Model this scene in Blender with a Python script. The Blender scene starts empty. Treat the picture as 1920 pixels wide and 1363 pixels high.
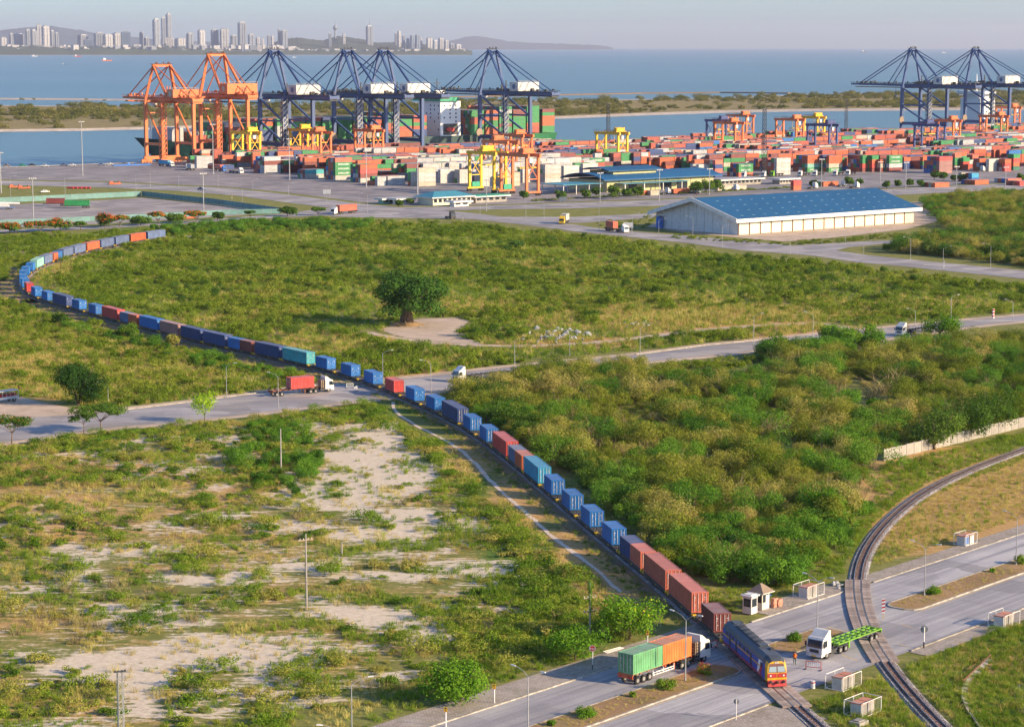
import bpy, math, random
import numpy as np
from mathutils import Vector, Matrix
random.seed(7); RNG = np.random.default_rng(11)
SC = bpy.context.scene
R = math.radians
# ---------------------------------------------------------------- camera
FPX, CAM_H, EYE_V = 4300.0, 80.0, 84.0           # focal length in photo pixels, camera height (m), eye-level row
PITCH = math.atan((681.5 - EYE_V) / FPX)
cam_d = bpy.data.cameras.new('camera'); cam = bpy.data.objects.new('camera', cam_d)
SC.collection.objects.link(cam); SC.camera = cam
cam.location = (0, 0, CAM_H); cam.rotation_euler = (math.pi / 2 - PITCH, 0, 0)
cam_d.sensor_fit = 'HORIZONTAL'; cam_d.sensor_width = 36; cam_d.lens = 36 * FPX / 1920
cam_d.clip_start = 1; cam_d.clip_end = 150000
# ---------------------------------------------------------------- sky and sun
SUN_EL = R(21); SUN_DIR = Vector((0.93, -0.37, 0)).normalized()     # towards the sun, seen from above
SUN_AZ = math.atan2(SUN_DIR.x, SUN_DIR.y)
world = bpy.data.worlds.new('World'); SC.world = world; world.use_nodes = True
nt = world.node_tree; nt.nodes.clear()
out = nt.nodes.new('ShaderNodeOutputWorld'); bg = nt.nodes.new('ShaderNodeBackground'); sky = nt.nodes.new('ShaderNodeTexSky')
sky.sky_type = 'NISHITA'; sky.sun_disc = False; sky.sun_elevation = SUN_EL; sky.sun_rotation = SUN_AZ
sky.altitude = 0; sky.air_density = 0.8; sky.dust_density = 0.9; sky.ozone_density = 5.0
bg.inputs['Strength'].default_value = 0.13
nt.links.new(sky.outputs[0], bg.inputs['Color']); nt.links.new(bg.outputs[0], out.inputs['Surface'])
sl = bpy.data.lights.new('sun', 'SUN'); so = bpy.data.objects.new('sun', sl); SC.collection.objects.link(so)
sl.energy = 5.0; sl.angle = R(0.6); sl.color = (1.0, 0.75, 0.46)
so.rotation_euler = Vector((SUN_DIR.x * math.cos(SUN_EL), SUN_DIR.y * math.cos(SUN_EL), math.sin(SUN_EL))).to_track_quat('Z', 'Y').to_euler()
so.location = (200, 0, 300)
SC.view_settings.view_transform = 'Standard'; SC.view_settings.look = 'None'
SC.view_settings.exposure = 0.82; SC.view_settings.gamma = 1.0
SC.render.engine = 'CYCLES'; SC.cycles.use_denoising = True; SC.cycles.denoising_prefilter = 'ACCURATE'; SC.cycles.denoising_input_passes = 'RGB_ALBEDO_NORMAL'
SC.cycles.use_adaptive_sampling = True; SC.cycles.adaptive_threshold = .025; SC.cycles.max_bounces = 5; SC.cycles.diffuse_bounces = 2; SC.cycles.glossy_bounces = 2; SC.cycles.transmission_bounces = 3
SC.cycles.volume_bounces = 0; SC.cycles.caustics_reflective = False; SC.cycles.caustics_refractive = False
# ---------------------------------------------------------------- helpers: places
_cp, _sp = math.cos(PITCH), math.sin(PITCH)
def P(u, v, z=0.0):
    """World x, y of the point at height z that stands at photo pixel u, v (surveyed from the photograph)."""
    x = (u - 960) / FPX; y = -(v - 681.5) / FPX
    t = (CAM_H - z) / (_sp - y * _cp)
    return Vector((x * t, (_cp + y * _sp) * t, z))
def proj(X, Y, Z=0.0):
    Zc = Z - CAM_H
    dep = Y * _cp - Zc * _sp; up = Y * _sp + Zc * _cp
    return 960 + FPX * X / dep, 681.5 - FPX * up / dep
E1 = Vector((.784, .620, 0)).normalized(); E2 = Vector((-E1.y, E1.x, 0)); GA = math.atan2(E1.y, E1.x)   # the port's grid
def W(a, b, z=0.0):
    p = E1 * a + E2 * b; return Vector((p.x, p.y, z))
def ab(p): return E1.x * p[0] + E1.y * p[1], E2.x * p[0] + E2.y * p[1]
RD = Vector((.655, .7555, 0)).normalized(); RN = Vector((RD.y, -RD.x, 0)); RA = math.atan2(RD.y, RD.x)   # the dual road
def RW(l, n, z=0.0):
    p = RD * l + RN * n; return Vector((p.x, p.y, z))
def rl(u, v): return P(u, v).dot(RD)
# ---------------------------------------------------------------- helpers: objects
def link(o): SC.collection.objects.link(o); return o
def tag(o, label=None, cat=None, group=None, kind=None):
    if label: o['label'] = label
    if cat: o['category'] = cat
    if group: o['group'] = group
    if kind: o['kind'] = kind
    return o
def thing(name, label, cat, loc=(0, 0, 0), rz=0.0, group=None):
    o = link(bpy.data.objects.new(name, None)); o.location = loc; o.rotation_euler = (0, 0, rz); o.empty_display_size = .5
    return tag(o, label, cat, group)
def obj(name, me, parent=None, loc=(0, 0, 0), rot=(0, 0, 0), mat=None, scale=None):
    """An object on the mesh ME. MAT overrides the mesh's first material for this object only."""
    o = link(bpy.data.objects.new(name, me)); o.location = loc; o.rotation_euler = rot
    if scale: o.scale = scale
    if parent: o.parent = parent
    if mat:
        o.material_slots[0].link = 'OBJECT'; o.material_slots[0].material = M(mat)
    return o
class MB:
    def __init__(s): s.v = []; s.f = []; s.m = []; s.k = 0
    def mi(s, k): s.k = k; return s
    def face(s, pts):
        b = len(s.v); s.v += [tuple(p) for p in pts]; s.f.append(list(range(b, b + len(pts)))); s.m.append(s.k); return s
    def hexa(s, p):
        b = len(s.v); s.v += [tuple(q) for q in p]
        for q in ((0, 3, 2, 1), (4, 5, 6, 7), (0, 1, 5, 4), (1, 2, 6, 5), (2, 3, 7, 6), (3, 0, 4, 7)):
            s.f.append([b + i for i in q]); s.m.append(s.k)
        return s
    def box(s, cx, cy, cz, sx, sy, sz, rz=0.0):
        c, n = math.cos(rz), math.sin(rz); P8 = []
        for dz in (-.5, .5):
            for dx, dy in ((-.5, -.5), (.5, -.5), (.5, .5), (-.5, .5)):
                x, y = dx * sx, dy * sy; P8.append((cx + x * c - y * n, cy + x * n + y * c, cz + dz * sz))
        return s.hexa(P8)
    def b2(s, x0, x1, y0, y1, z0, z1):
        return s.box((x0 + x1) / 2, (y0 + y1) / 2, (z0 + z1) / 2, x1 - x0, y1 - y0, z1 - z0)
    def beam(s, p0, p1, w, h=None):
        p0, p1 = Vector(p0), Vector(p1); d = (p1 - p0).normalized(); h = h or w
        a = d.cross(Vector((0, 0, 1)));  a = Vector((1, 0, 0)) if a.length < 1e-4 else a.normalized()
        u = a.cross(d).normalized(); a = a * w / 2; u = u * h / 2
        return s.hexa([p0 - a - u, p0 + a - u, p1 + a - u, p1 - a - u, p0 - a + u, p0 + a + u, p1 + a + u, p1 - a + u])
    def cyl(s, p0, p1, r0, r1=None, n=8, caps=True):
        p0, p1 = Vector(p0), Vector(p1); r1 = r0 if r1 is None else r1; d = (p1 - p0).normalized()
        a = d.cross(Vector((0, 0, 1))); a = Vector((1, 0, 0)) if a.length < 1e-4 else a.normalized(); u = d.cross(a)
        b = len(s.v)
        for p, r in ((p0, r0), (p1, r1)):
            for i in range(n):
                t = 2 * math.pi * i / n; s.v.append(tuple(p + a * (r * math.cos(t)) + u * (r * math.sin(t))))
        for i in range(n):
            j = (i + 1) % n; s.f.append([b + i, b + j, b + n + j, b + n + i]); s.m.append(s.k)
        if caps:
            s.f.append([b + i for i in range(n)][::-1]); s.m.append(s.k); s.f.append([b + n + i for i in range(n)]); s.m.append(s.k)
        return s
    def prism(s, pts, y0, y1, axis='y'):
        """Extrude the 2-D outline PTS: axis y: (x, z) along y; axis x: (y, z) along x; axis z: (x, y) along z."""
        def q(p, t): return (p[0], t, p[1]) if axis == 'y' else ((t, p[0], p[1]) if axis == 'x' else (p[0], p[1], t))
        b = len(s.v); n = len(pts); s.v += [q(p, y0) for p in pts] + [q(p, y1) for p in pts]
        for i in range(n):
            j = (i + 1) % n; s.f.append([b + i, b + j, b + n + j, b + n + i]); s.m.append(s.k)
        s.f.append([b + i for i in range(n)][::-1]); s.m.append(s.k); s.f.append([b + n + i for i in range(n)]); s.m.append(s.k)
        return s
    def strip(s, A, B):
        b = len(s.v); n = len(A); s.v += [tuple(p) for p in A] + [tuple(p) for p in B]
        for i in range(n - 1): s.f.append([b + i, b + i + 1, b + n + i + 1, b + n + i]); s.m.append(s.k)
        return s
    def mesh(s, name, mats, smooth=False):
        me = bpy.data.meshes.new(name); me.from_pydata(s.v, [], s.f)
        for m in ([mats] if isinstance(mats, str) else mats): me.materials.append(M(m))
        if any(s.m): me.polygons.foreach_set('material_index', s.m)
        if smooth: me.polygons.foreach_set('use_smooth', [True] * len(s.f))
        me.update(); return me
    def obj(s, name, mats, parent=None, loc=(0, 0, 0), rot=(0, 0, 0), smooth=False):
        return obj(name, s.mesh(name, mats, smooth), parent, loc, rot)
_memo = {}
def memo(key, fn):
    if key not in _memo: _memo[key] = fn()
    return _memo[key]
def fixn(me):
    """Turn all faces outward."""
    import bmesh
    bm = bmesh.new(); bm.from_mesh(me); bmesh.ops.recalc_face_normals(bm, faces=bm.faces); bm.to_mesh(me); bm.free(); return me
def text_mesh(txt, size, mat):
    def mk():
        c = bpy.data.curves.new('lettering', 'FONT'); c.body = txt; c.size = size; c.align_x = 'CENTER'; c.align_y = 'CENTER'; c.resolution_u = 2
        o = link(bpy.data.objects.new('lettering', c)); dg = bpy.context.evaluated_depsgraph_get()
        me = bpy.data.meshes.new_from_object(o.evaluated_get(dg)); bpy.data.objects.remove(o); me.materials.clear(); me.materials.append(M(mat)); return me
    return memo(('txt', txt, size, mat), mk)
# ---------------------------------------------------------------- materials
_mats = {}
SPEC = {}
def spec(**kw):
    for k, v in kw.items(): SPEC[k] = v
def N(nt, t, **kw):
    n = nt.nodes.new(t)
    for k, v in kw.items(): setattr(n, k, v)
    return n
def noise(nt, scale, detail=3, rough=.55, vec=None, stretch=None, obj_space=False):
    n = N(nt, 'ShaderNodeTexNoise'); n.inputs['Scale'].default_value = scale; n.inputs['Detail'].default_value = detail; n.inputs['Roughness'].default_value = rough
    if vec is None:
        if obj_space: vec = N(nt, 'ShaderNodeTexCoord').outputs['Object']
        else: vec = N(nt, 'ShaderNodeNewGeometry').outputs['Position']
    if stretch:
        m = N(nt, 'ShaderNodeMapping'); m.inputs['Scale'].default_value = stretch; nt.links.new(vec, m.inputs['Vector']); vec = m.outputs[0]
    nt.links.new(vec, n.inputs['Vector']); return n.outputs['Fac']
def ramp(nt, fac, stops, interp='LINEAR'):
    r = N(nt, 'ShaderNodeValToRGB'); r.color_ramp.interpolation = interp; e = r.color_ramp.elements
    while len(e) < len(stops): e.new(.5)
    for x, (p, c) in zip(e, stops): x.position = p; x.color = (*c, 1) if not isinstance(c, (int, float)) else (c, c, c, 1)
    nt.links.new(fac, r.inputs[0]); return r.outputs[0]
def mixc(nt, fac, a, b, blend='MIX'):
    m = N(nt, 'ShaderNodeMix', data_type='RGBA', blend_type=blend)
    for i, s in ((0, fac), (6, a), (7, b)):
        if isinstance(s, (int, float)): m.inputs[i].default_value = s
        elif isinstance(s, tuple): m.inputs[i].default_value = (*s, 1)
        else: nt.links.new(s, m.inputs[i])
    return m.outputs[2]
def mth(nt, op, a, b=0.0, clamp=False):
    m = N(nt, 'ShaderNodeMath', operation=op, use_clamp=clamp)
    for i, s in enumerate((a, b)):
        if isinstance(s, (int, float)): m.inputs[i].default_value = s
        else: nt.links.new(s, m.inputs[i])
    return m.outputs[0]
def newmat(name):
    m = bpy.data.materials.new(name); m.use_nodes = True; nt = m.node_tree; p = nt.nodes['Principled BSDF']; return m, nt, p
def plain(name, col, rough=.6, metal=0.0, var=.22, scale=.6, dust=0.0, streak=0.0, objvar=.12):
    m, nt, p = newmat(name); p.inputs['Roughness'].default_value = rough; p.inputs['Metallic'].default_value = metal
    f = noise(nt, scale, 4, .6, obj_space=True)
    lo = tuple(c * (1 - var) for c in col); hi = tuple(min(.95, c * (1 + var)) for c in col)
    c = ramp(nt, f, [(.3, lo), (.7, hi)])
    if streak:
        s = noise(nt, 1.6, 3, .6, obj_space=True, stretch=(1.2, 1.2, .12)); sf = ramp(nt, s, [(.52, 0.0), (.72, streak)])
        c = mixc(nt, sf, c, (.16, .09, .06))
    if dust:
        g = N(nt, 'ShaderNodeNewGeometry'); sx = N(nt, 'ShaderNodeSeparateXYZ'); nt.links.new(g.outputs['Normal'], sx.inputs[0])
        up = mth(nt, 'MULTIPLY', ramp(nt, sx.outputs[2], [(.6, 0.0), (.95, 1.0)]), ramp(nt, noise(nt, .5, 4, obj_space=True), [(.25, dust * .5), (.75, dust)]))
        c = mixc(nt, up, c, (.42, .40, .38))
    if objvar:
        oi = N(nt, 'ShaderNodeObjectInfo'); v = ramp(nt, oi.outputs['Random'], [(0, 1 - objvar), (1, 1 + objvar)]); c = mixc(nt, 1.0, c, v, 'MULTIPLY')
    nt.links.new(c, p.inputs['Base Color']); return m
def M(key):
    if key in _mats: return _mats[key]
    s = SPEC[key]; m = s(key) if callable(s) else plain(key, **s); _mats[key] = m; return m
def C(r, g, b, **kw): return dict(col=(r, g, b), **kw)
CT = dict(rough=.55, dust=.4, streak=.5, var=.25)
spec(blue=C(.003, .14, .44, rough=.5, dust=.2, streak=.25, var=.2), navy=C(.012, .05, .19, rough=.5, dust=.3, streak=.3, var=.2), brick=C(.52, .13, .08, rough=.55, dust=.3, streak=.25, var=.2), maroon=C(.19, .042, .04, **CT), red=C(.55, .055, .05, **CT),
     orange=C(.46, .10, .035, **CT), rustred=C(.38, .07, .045, **CT), green=C(.015, .235, .07, **CT), dkgreen=C(.02, .15, .10, **CT), mint=C(.22, .48, .40, **CT), teal=C(.03, .31, .36, **CT),
     ltblue=C(.03, .30, .50, rough=.5, dust=.25, streak=.3, var=.2), grey=C(.40, .42, .44, **CT), tan=C(.44, .39, .31, **CT), white=C(.45, .445, .42, **CT), mauve=C(.30, .15, .14, **CT),
     slate=C(.10, .15, .28, **CT), truckgreen=C(.13, .36, .17, **CT), truckorange=C(.60, .19, .05, **CT))
spec(whitepaint=C(.70, .69, .66, rough=.5, var=.12, streak=.15), cream=C(.72, .66, .50, rough=.7, var=.07, streak=.12), darksteel=C(.045, .047, .05, rough=.6, var=.4), steel=C(.30, .31, .32, rough=.45, metal=.4),
     yellow=C(.72, .46, .02, rough=.5, streak=.15), rust=C(.16, .07, .04, rough=.9, var=.4), rail=C(.42, .38, .36, rough=.32, metal=.8, var=.3), tyre=C(.02, .02, .02, rough=.9),
     rim=C(.24, .24, .24, rough=.5), glass=C(.02, .03, .04, rough=.08, var=0), glasspale=C(.25, .33, .38, rough=.08, var=0), redpaint=C(.55, .03, .03, rough=.5),
     cranblue=C(.042, .085, .215, rough=.5, var=.15, objvar=.05), cranorange=C(.66, .17, .05, rough=.55, var=.15), cranyellow=C(.80, .48, .015, rough=.55, var=.15), crannavy=C(.035, .06, .20, rough=.5),
     locoblue=C(.02, .075, .42, rough=.4, streak=.2), locoroof=C(.035, .05, .075, rough=.55, dust=.12), locoyellow=C(.72, .40, .015, rough=.45, streak=.25), locored=C(.42, .03, .03, rough=.5, streak=.3), locobrown=C(.14, .06, .05, rough=.5),
     lime=C(.17, .38, .03, rough=.45), concrete=C(.33, .31, .28, rough=.9, var=.2, scale=.4, streak=.25), pale=C(.62, .60, .56, rough=.85), brickdust=C(.50, .22, .15, rough=.95, var=.25),
     bark=C(.16, .11, .075, rough=.95, var=.35, scale=2.), palebark=C(.40, .33, .25, rough=.95, var=.25), rock=C(.33, .34, .36, rough=.9, var=.25, objvar=.25), wood=C(.33, .26, .18, rough=.9, var=.3),
     tealroof=C(.05, .22, .30, rough=.5, var=.12), blueroof=C(.012, .09, .21, rough=.55, var=.07, scale=.05), olivewall=C(.45, .44, .24, rough=.8, var=.1), hull=C(.008, .045, .045, rough=.45, var=.2, scale=.05), hullgreen=C(.03, .17, .07, rough=.45, var=.15, scale=.05),  # ship hull in two copies: shaded bow tone and lit green
     shipwhite=C(.80, .80, .78, rough=.5, var=.06, scale=.05), shipgreen=C(.02, .30, .17, rough=.5), fencegreen=C(.12, .25, .24, rough=.7, var=.15), skin=C(.30, .17, .11), hivis=C(.85, .20, .02, rough=.8), trouser=C(.02, .05, .03, rough=.9), hair=C(.01, .01, .01),
     gasbrown=C(.26, .19, .13, rough=.5), stripewhite=C(.80, .80, .78, rough=.7), stripeyellow=C(.62, .42, .12, rough=.8, var=.35, scale=1.5), kerb=C(.38, .35, .29, rough=.95, var=.45, scale=.8), lamp=C(.55, .55, .55, rough=.35), mast=C(.36, .37, .38, rough=.5, metal=.2),
     posterblue=C(.03, .17, .55, rough=.6), sandbag=C(.5, .42, .32), skylight=C(.14, .25, .35, rough=.3), amber=C(.8, .25, .02), mulch=C(.17, .09, .05, rough=1., var=.4, scale=1.))
# ================================================================ terrain
BQ = 1393.0
TRAIN_PX = [(370,439.5),(335,443),(300,447),(271,450),(238,456),(203,463),(170,470),(142,476),(116,484),(90,493),(65,504),(48,514),(42,524),(42,535),(50,547),(64,556),(82,563.5),(97,568),(135,577),(165,585.5),(193,594),(226,603),(299,621),(350,634),(403,648),(451,657),(503,669),(554,679),(611,692),(652,703),(694,718),(708,722),(762,745),(801,762),(832,774),(876,799),(899,816),(930,836.5),(959,858),(988,884),(1037,924),(1085,966),(1142,1013),(1167,1032),(1213,1070),(1256,1103),(1265,1116),(1310,1155),(1344,1181),(1374,1208),(1463,1290),(1503,1325),(1546,1363),(1590,1402)]
SPUR_PX = [(1990,815),(1920,842),(1854,864.5),(1804,884.5),(1754,907),(1717,929),(1679.5,959),(1654.6,982),(1634.6,1006.7),(1613,1040),(1605,1066.6),(1603,1090.6),(1605,1117),(1610.5,1144),(1617,1170.5),(1632,1202),(1650,1234.4),(1672,1261),(1693,1288),(1722,1320),(1760,1357),(1830,1425)]
class Path:
    def __init__(s, pts, step=1.0, sig=14):
        p = np.array([(q[0], q[1]) for q in pts]); d = np.r_[0, np.cumsum(np.hypot(*np.diff(p, axis=0).T))]
        S = np.arange(0, d[-1], step); x = np.interp(S, d, p[:, 0]); y = np.interp(S, d, p[:, 1]); k = int(sig * 2.2)
        w = np.exp(-.5 * (np.arange(-k, k + 1) / sig) ** 2); w /= w.sum()
        def sm(t):
            e = np.r_[2 * t[0] - t[k:0:-1], t, 2 * t[-1] - t[-2:-k - 2:-1]]; return np.convolve(e, w, 'valid')
        if sig: x, y = sm(x), sm(y)
        s.x, s.y = x, y; s.s = np.r_[0, np.cumsum(np.hypot(np.diff(x), np.diff(y)))]; s.L = s.s[-1]
    def at(s, t): return Vector((float(np.interp(t, s.s, s.x)), float(np.interp(t, s.s, s.y)), 0))
    def dir(s, t): return (s.at(t + .6) - s.at(t - .6)).normalized()
    def nrm(s, t): d = s.dir(t); return Vector((d.y, -d.x, 0))
    def pts(s): return np.stack([s.x, s.y], 1)
TRAIN = Path([P(u, v, .6) for u, v in TRAIN_PX][::-1]); SPUR = Path([P(u, v, .2) for u, v in SPUR_PX])
def poly_px(pts, z=0.0): return np.array([P(u, v, z)[:2] for u, v in pts])
def inside(X, Y, poly):
    r = np.zeros(len(X), bool); n = len(poly)
    for i in range(n):
        x0, y0 = poly[i]; x1, y1 = poly[(i + 1) % n]
        if y0 == y1: continue
        c = ((y0 > Y) != (y1 > Y)) & (X < (x1 - x0) * (Y - y0) / (y1 - y0) + x0); r ^= c
    return r
def dist_line(X, Y, pts):
    d = np.full(len(X), 1e9)
    for (x0, y0), (x1, y1) in zip(pts[:-1], pts[1:]):
        dx, dy = x1 - x0, y1 - y0; L = dx * dx + dy * dy + 1e-9
        t = np.clip(((X - x0) * dx + (Y - y0) * dy) / L, 0, 1); d = np.minimum(d, np.hypot(X - x0 - t * dx, Y - y0 - t * dy))
    return d
def vnoise(X, Y, scale, seed=0, oct=3):
    r = np.zeros(len(X)); amp = 1; tot = 0
    for o in range(oct):
        g = np.random.default_rng(seed * 17 + o).random((256, 256)); x = X / scale * 2 ** o + 91.3; y = Y / scale * 2 ** o + 47.7
        xi = np.floor(x).astype(int); yi = np.floor(y).astype(int); fx = x - xi; fy = y - yi; fx = fx * fx * (3 - 2 * fx); fy = fy * fy * (3 - 2 * fy)
        a = g[xi % 256, yi % 256]; b = g[(xi + 1) % 256, yi % 256]; c = g[xi % 256, (yi + 1) % 256]; d = g[(xi + 1) % 256, (yi + 1) % 256]
        r += amp * ((a * (1 - fx) + b * fx) * (1 - fy) + (c * (1 - fx) + d * fx) * fy); tot += amp; amp *= .55
    return r / tot
# bare sand of the wasteland, as seen in the photograph: centre, half-width, half-height, strength
SAND_PX = [(705,815,50,22,1.),(690,850,75,26,.9),(700,880,95,20,.75),(650,905,110,18,.8),(620,935,130,16,.8),(760,965,90,14,.75),(560,985,90,14,.55),(700,1000,110,14,.7),(880,1070,80,11,.8),(560,1060,70,10,.5),
           (240,1030,110,14,.45),(420,1085,110,12,.6),(740,1080,110,10,.6),(240,1140,90,12,.55),(640,1150,110,13,.75),(750,1165,90,18,.7),(390,1235,160,16,1.),(210,1250,80,18,1.),(480,1200,110,11,.6),(270,1290,28,45,1.),(600,1215,90,10,.55),
           (800,1190,40,18,.7),(60,1230,50,16,.4),(330,1165,60,9,.5),(150,1090,70,10,.35),(420,965,60,10,.4),(320,920,50,8,.3),(620,760,30,6,.2)]
DRY_PX = [(60,690,110,50,.7),(250,680,70,30,.5),(330,700,60,25,.5),(180,880,220,45,.6),(120,960,160,60,.5),(480,900,150,40,.5),(350,1010,200,60,.35),(1290,598,240,20,1.),(1080,640,140,14,.5),(1500,620,120,16,.6),(620,650,160,22,.5),(900,575,170,14,.6),(560,560,120,10,.55),(760,470,200,8,.4),(1250,560,160,10,.45),(1650,570,200,10,.45),(420,600,90,12,.5),(1000,500,160,8,.35),(780,690,90,22,.6),(880,700,70,12,.5),
          (1790,930,150,75,1.),(1700,985,70,40,.8),(1560,640,110,10,.4),(1240,1330,320,60,0.),(120,510,30,14,.8),(30,570,20,20,.2),(560,1210,200,60,.35),(200,1330,250,30,.35),(1870,1000,60,18,.6),(1880,1240,110,26,.45),(1640,1310,60,40,.4),(1100,940,100,60,.0),(1130,1090,60,80,.6),(1080,1020,60,60,.5),(980,950,60,60,.5),(880,850,60,40,.4)]
LUSH_PX = [(500,765,300,22,.8),(200,815,180,18,.8),(860,900,70,90,.6),(980,1030,80,70,.8),(1000,1110,110,60,.8),(900,1180,150,60,.7),(1060,1180,110,50,.8),(330,430,200,16,.6),(650,440,500,20,.4),(1300,520,300,50,.4),(1880,1200,120,30,.6),(1860,1330,90,60,.8),(1740,1020,90,16,.5),(60,660,80,20,.3),(600,1340,260,24,.4),(1600,980,110,80,.5),(60,1060,90,30,.5)]
def px_field(X, Y, spots, wob=.5, seed=3):
    U, V = proj(X, Y); f = np.zeros(len(X)); w = (vnoise(X, Y, 14, seed) - .5) * 2
    for (u, v, a, b, s) in spots:
        r = np.hypot((U - u) / a, (V - v) / b) + w * wob; f = np.maximum(f, s * np.clip(1.5 - r, 0, 1) ** .8)
    return np.clip(f, 0, 1)
def soil(name, weights):
    m, nt, p = newmat(name); p.inputs['Roughness'].default_value = .95; p.inputs['Specular IOR Level'].default_value = .1
    big = noise(nt, .02, 5, .6); mid = noise(nt, .16, 5, .65); fine = noise(nt, 1.1, 4, .7)
    if weights:
        at = N(nt, 'ShaderNodeVertexColor', layer_name='cover'); sp = N(nt, 'ShaderNodeSeparateColor'); nt.links.new(at.outputs['Color'], sp.inputs[0]); sand, dry, lush = sp.outputs[0], sp.outputs[1], sp.outputs[2]
    else: sand = dry = lush = None
    row = noise(nt, .8, 5, .7, stretch=(.22, 1.0, 1))
    jit = mth(nt, 'ADD', mth(nt, 'ADD', mth(nt, 'MULTIPLY', mid, .45), mth(nt, 'MULTIPLY', fine, .4)), mth(nt, 'MULTIPLY', row, .55)); jit = mth(nt, 'SUBTRACT', jit, .125)
    c = ramp(nt, mth(nt, 'ADD', jit, mth(nt, 'MULTIPLY', mth(nt, 'SUBTRACT', noise(nt, 4.5, 3, .7), .5), .35)), [(.35, (.095, .125, .03)), (.55, (.175, .19, .05)), (.75, (.31, .27, .11))])
    if not weights: c = ramp(nt, jit, [(.35, (.13, .12, .045)), (.55, (.24, .20, .085)), (.75, (.36, .28, .15))])
    if weights:
        def th(w, lo, hi): return ramp(nt, mth(nt, 'ADD', w, mth(nt, 'SUBTRACT', jit, .575)), [(lo, 0.0), (hi, 1.0)])
        c = mixc(nt, th(lush, .35, .7), c, ramp(nt, fine, [(.3, (.06, .12, .02)), (.7, (.14, .22, .04))]))
        c = mixc(nt, th(dry, .22, .42), c, ramp(nt, fine, [(.3, (.36, .21, .08)), (.7, (.55, .37, .165))]))
        sj = mth(nt, 'ADD', sand, mth(nt, 'ADD', mth(nt, 'SUBTRACT', jit, .575), mth(nt, 'MULTIPLY', mth(nt, 'SUBTRACT', row, .5), .9)))
        c = mixc(nt, ramp(nt, sj, [(.24, 0.0), (.36, 1.0)]), c, ramp(nt, fine, [(.3, (.50, .42, .31)), (.7, (.70, .62, .50))]))
    nt.links.new(c, p.inputs['Base Color'])
    b = N(nt, 'ShaderNodeBump'); b.inputs['Strength'].default_value = .6; b.inputs['Distance'].default_value = .25; nt.links.new(jit, b.inputs['Height']); nt.links.new(b.outputs[0], p.inputs['Normal']); return m
spec(ground=lambda k: soil(k, True), wildsoil=lambda k: soil(k, False))
def pave(name, lo, hi, stain=(.09, .09, .10), amt=.5, dirx=1.0, diry=1.0, warm=None):
    m, nt, p = newmat(name); p.inputs['Roughness'].default_value = .85; p.inputs['Specular IOR Level'].default_value = .25
    c = ramp(nt, noise(nt, .09, 6, .65), [(.3, lo), (.7, hi)])
    s = noise(nt, .22, 4, .6, stretch=(dirx, diry, 1)); c = mixc(nt, ramp(nt, s, [(.48, 0.0), (.75, amt)]), c, stain)
    if warm: c = mixc(nt, ramp(nt, noise(nt, .05, 4), [(.45, 0.0), (.7, .6)]), c, warm)
    c = mixc(nt, .25, c, ramp(nt, noise(nt, 3.0, 3, .7), [(.3, (.1, .1, .1)), (.7, (.5, .5, .5))]), 'OVERLAY')
    nt.links.new(c, p.inputs['Base Color']); return m
def along(name, lo, hi, ang, stain, amt, warm=None):
    """Paving with stains drawn out along the direction of travel."""
    m, nt, p = newmat(name); p.inputs['Roughness'].default_value = .8; p.inputs['Specular IOR Level'].default_value = .3
    g = N(nt, 'ShaderNodeNewGeometry'); mp = N(nt, 'ShaderNodeMapping'); mp.inputs['Rotation'].default_value = (0, 0, -ang); nt.links.new(g.outputs['Position'], mp.inputs['Vector']); v = mp.outputs[0]
    c = ramp(nt, noise(nt, .10, 6, .65), [(.3, lo), (.7, hi)])
    c = mixc(nt, ramp(nt, noise(nt, .35, 3, .5, vec=v, stretch=(.06, 1, 1)), [(.48, 0.0), (.7, amt)]), c, stain)
    c = mixc(nt, ramp(nt, noise(nt, .4, 5, .7), [(.6, 0.0), (.75, amt * .8)]), c, stain)
    if warm: c = mixc(nt, ramp(nt, noise(nt, .06, 4), [(.45, 0.0), (.7, .6)]), c, warm)
    pt = N(nt, 'ShaderNodeTexVoronoi', distance='CHEBYCHEV'); pt.inputs['Scale'].default_value = .09; nt.links.new(v, pt.inputs['Vector']); ps = N(nt, 'ShaderNodeSeparateColor'); nt.links.new(pt.outputs['Color'], ps.inputs[0]); c = mixc(nt, 1.0, c, ramp(nt, ps.outputs[0], [(.0, .70), (1., 1.15)]), 'MULTIPLY')
    wv = noise(nt, 1.1, 2, .5, vec=v, stretch=(.012, 1, 1)); c = mixc(nt, ramp(nt, wv, [(.45, 0.0), (.66, amt * .85)]), c, stain)
    cr = N(nt, 'ShaderNodeTexVoronoi', feature='DISTANCE_TO_EDGE'); cr.inputs['Scale'].default_value = .22; wp = N(nt, 'ShaderNodeVectorMath', operation='ADD'); nz = N(nt, 'ShaderNodeTexNoise'); nz.inputs['Scale'].default_value = .5; nt.links.new(v, nz.inputs['Vector']); wm = N(nt, 'ShaderNodeVectorMath', operation='SCALE'); wm.inputs['Scale'].default_value = 4.0; nt.links.new(nz.outputs['Color'], wm.inputs[0]); nt.links.new(v, wp.inputs[0]); nt.links.new(wm.outputs[0], wp.inputs[1]); nt.links.new(wp.outputs[0], cr.inputs['Vector'])
    c = mixc(nt, ramp(nt, cr.outputs['Distance'], [(.0, .22), (.006, 0.0)]), c, (.07, .07, .075))
    c = mixc(nt, .3, c, ramp(nt, noise(nt, 4.0, 3, .7), [(.3, (.2, .2, .2)), (.7, (.6, .6, .6))]), 'OVERLAY')
    nt.links.new(c, p.inputs['Base Color']); return m
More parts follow.
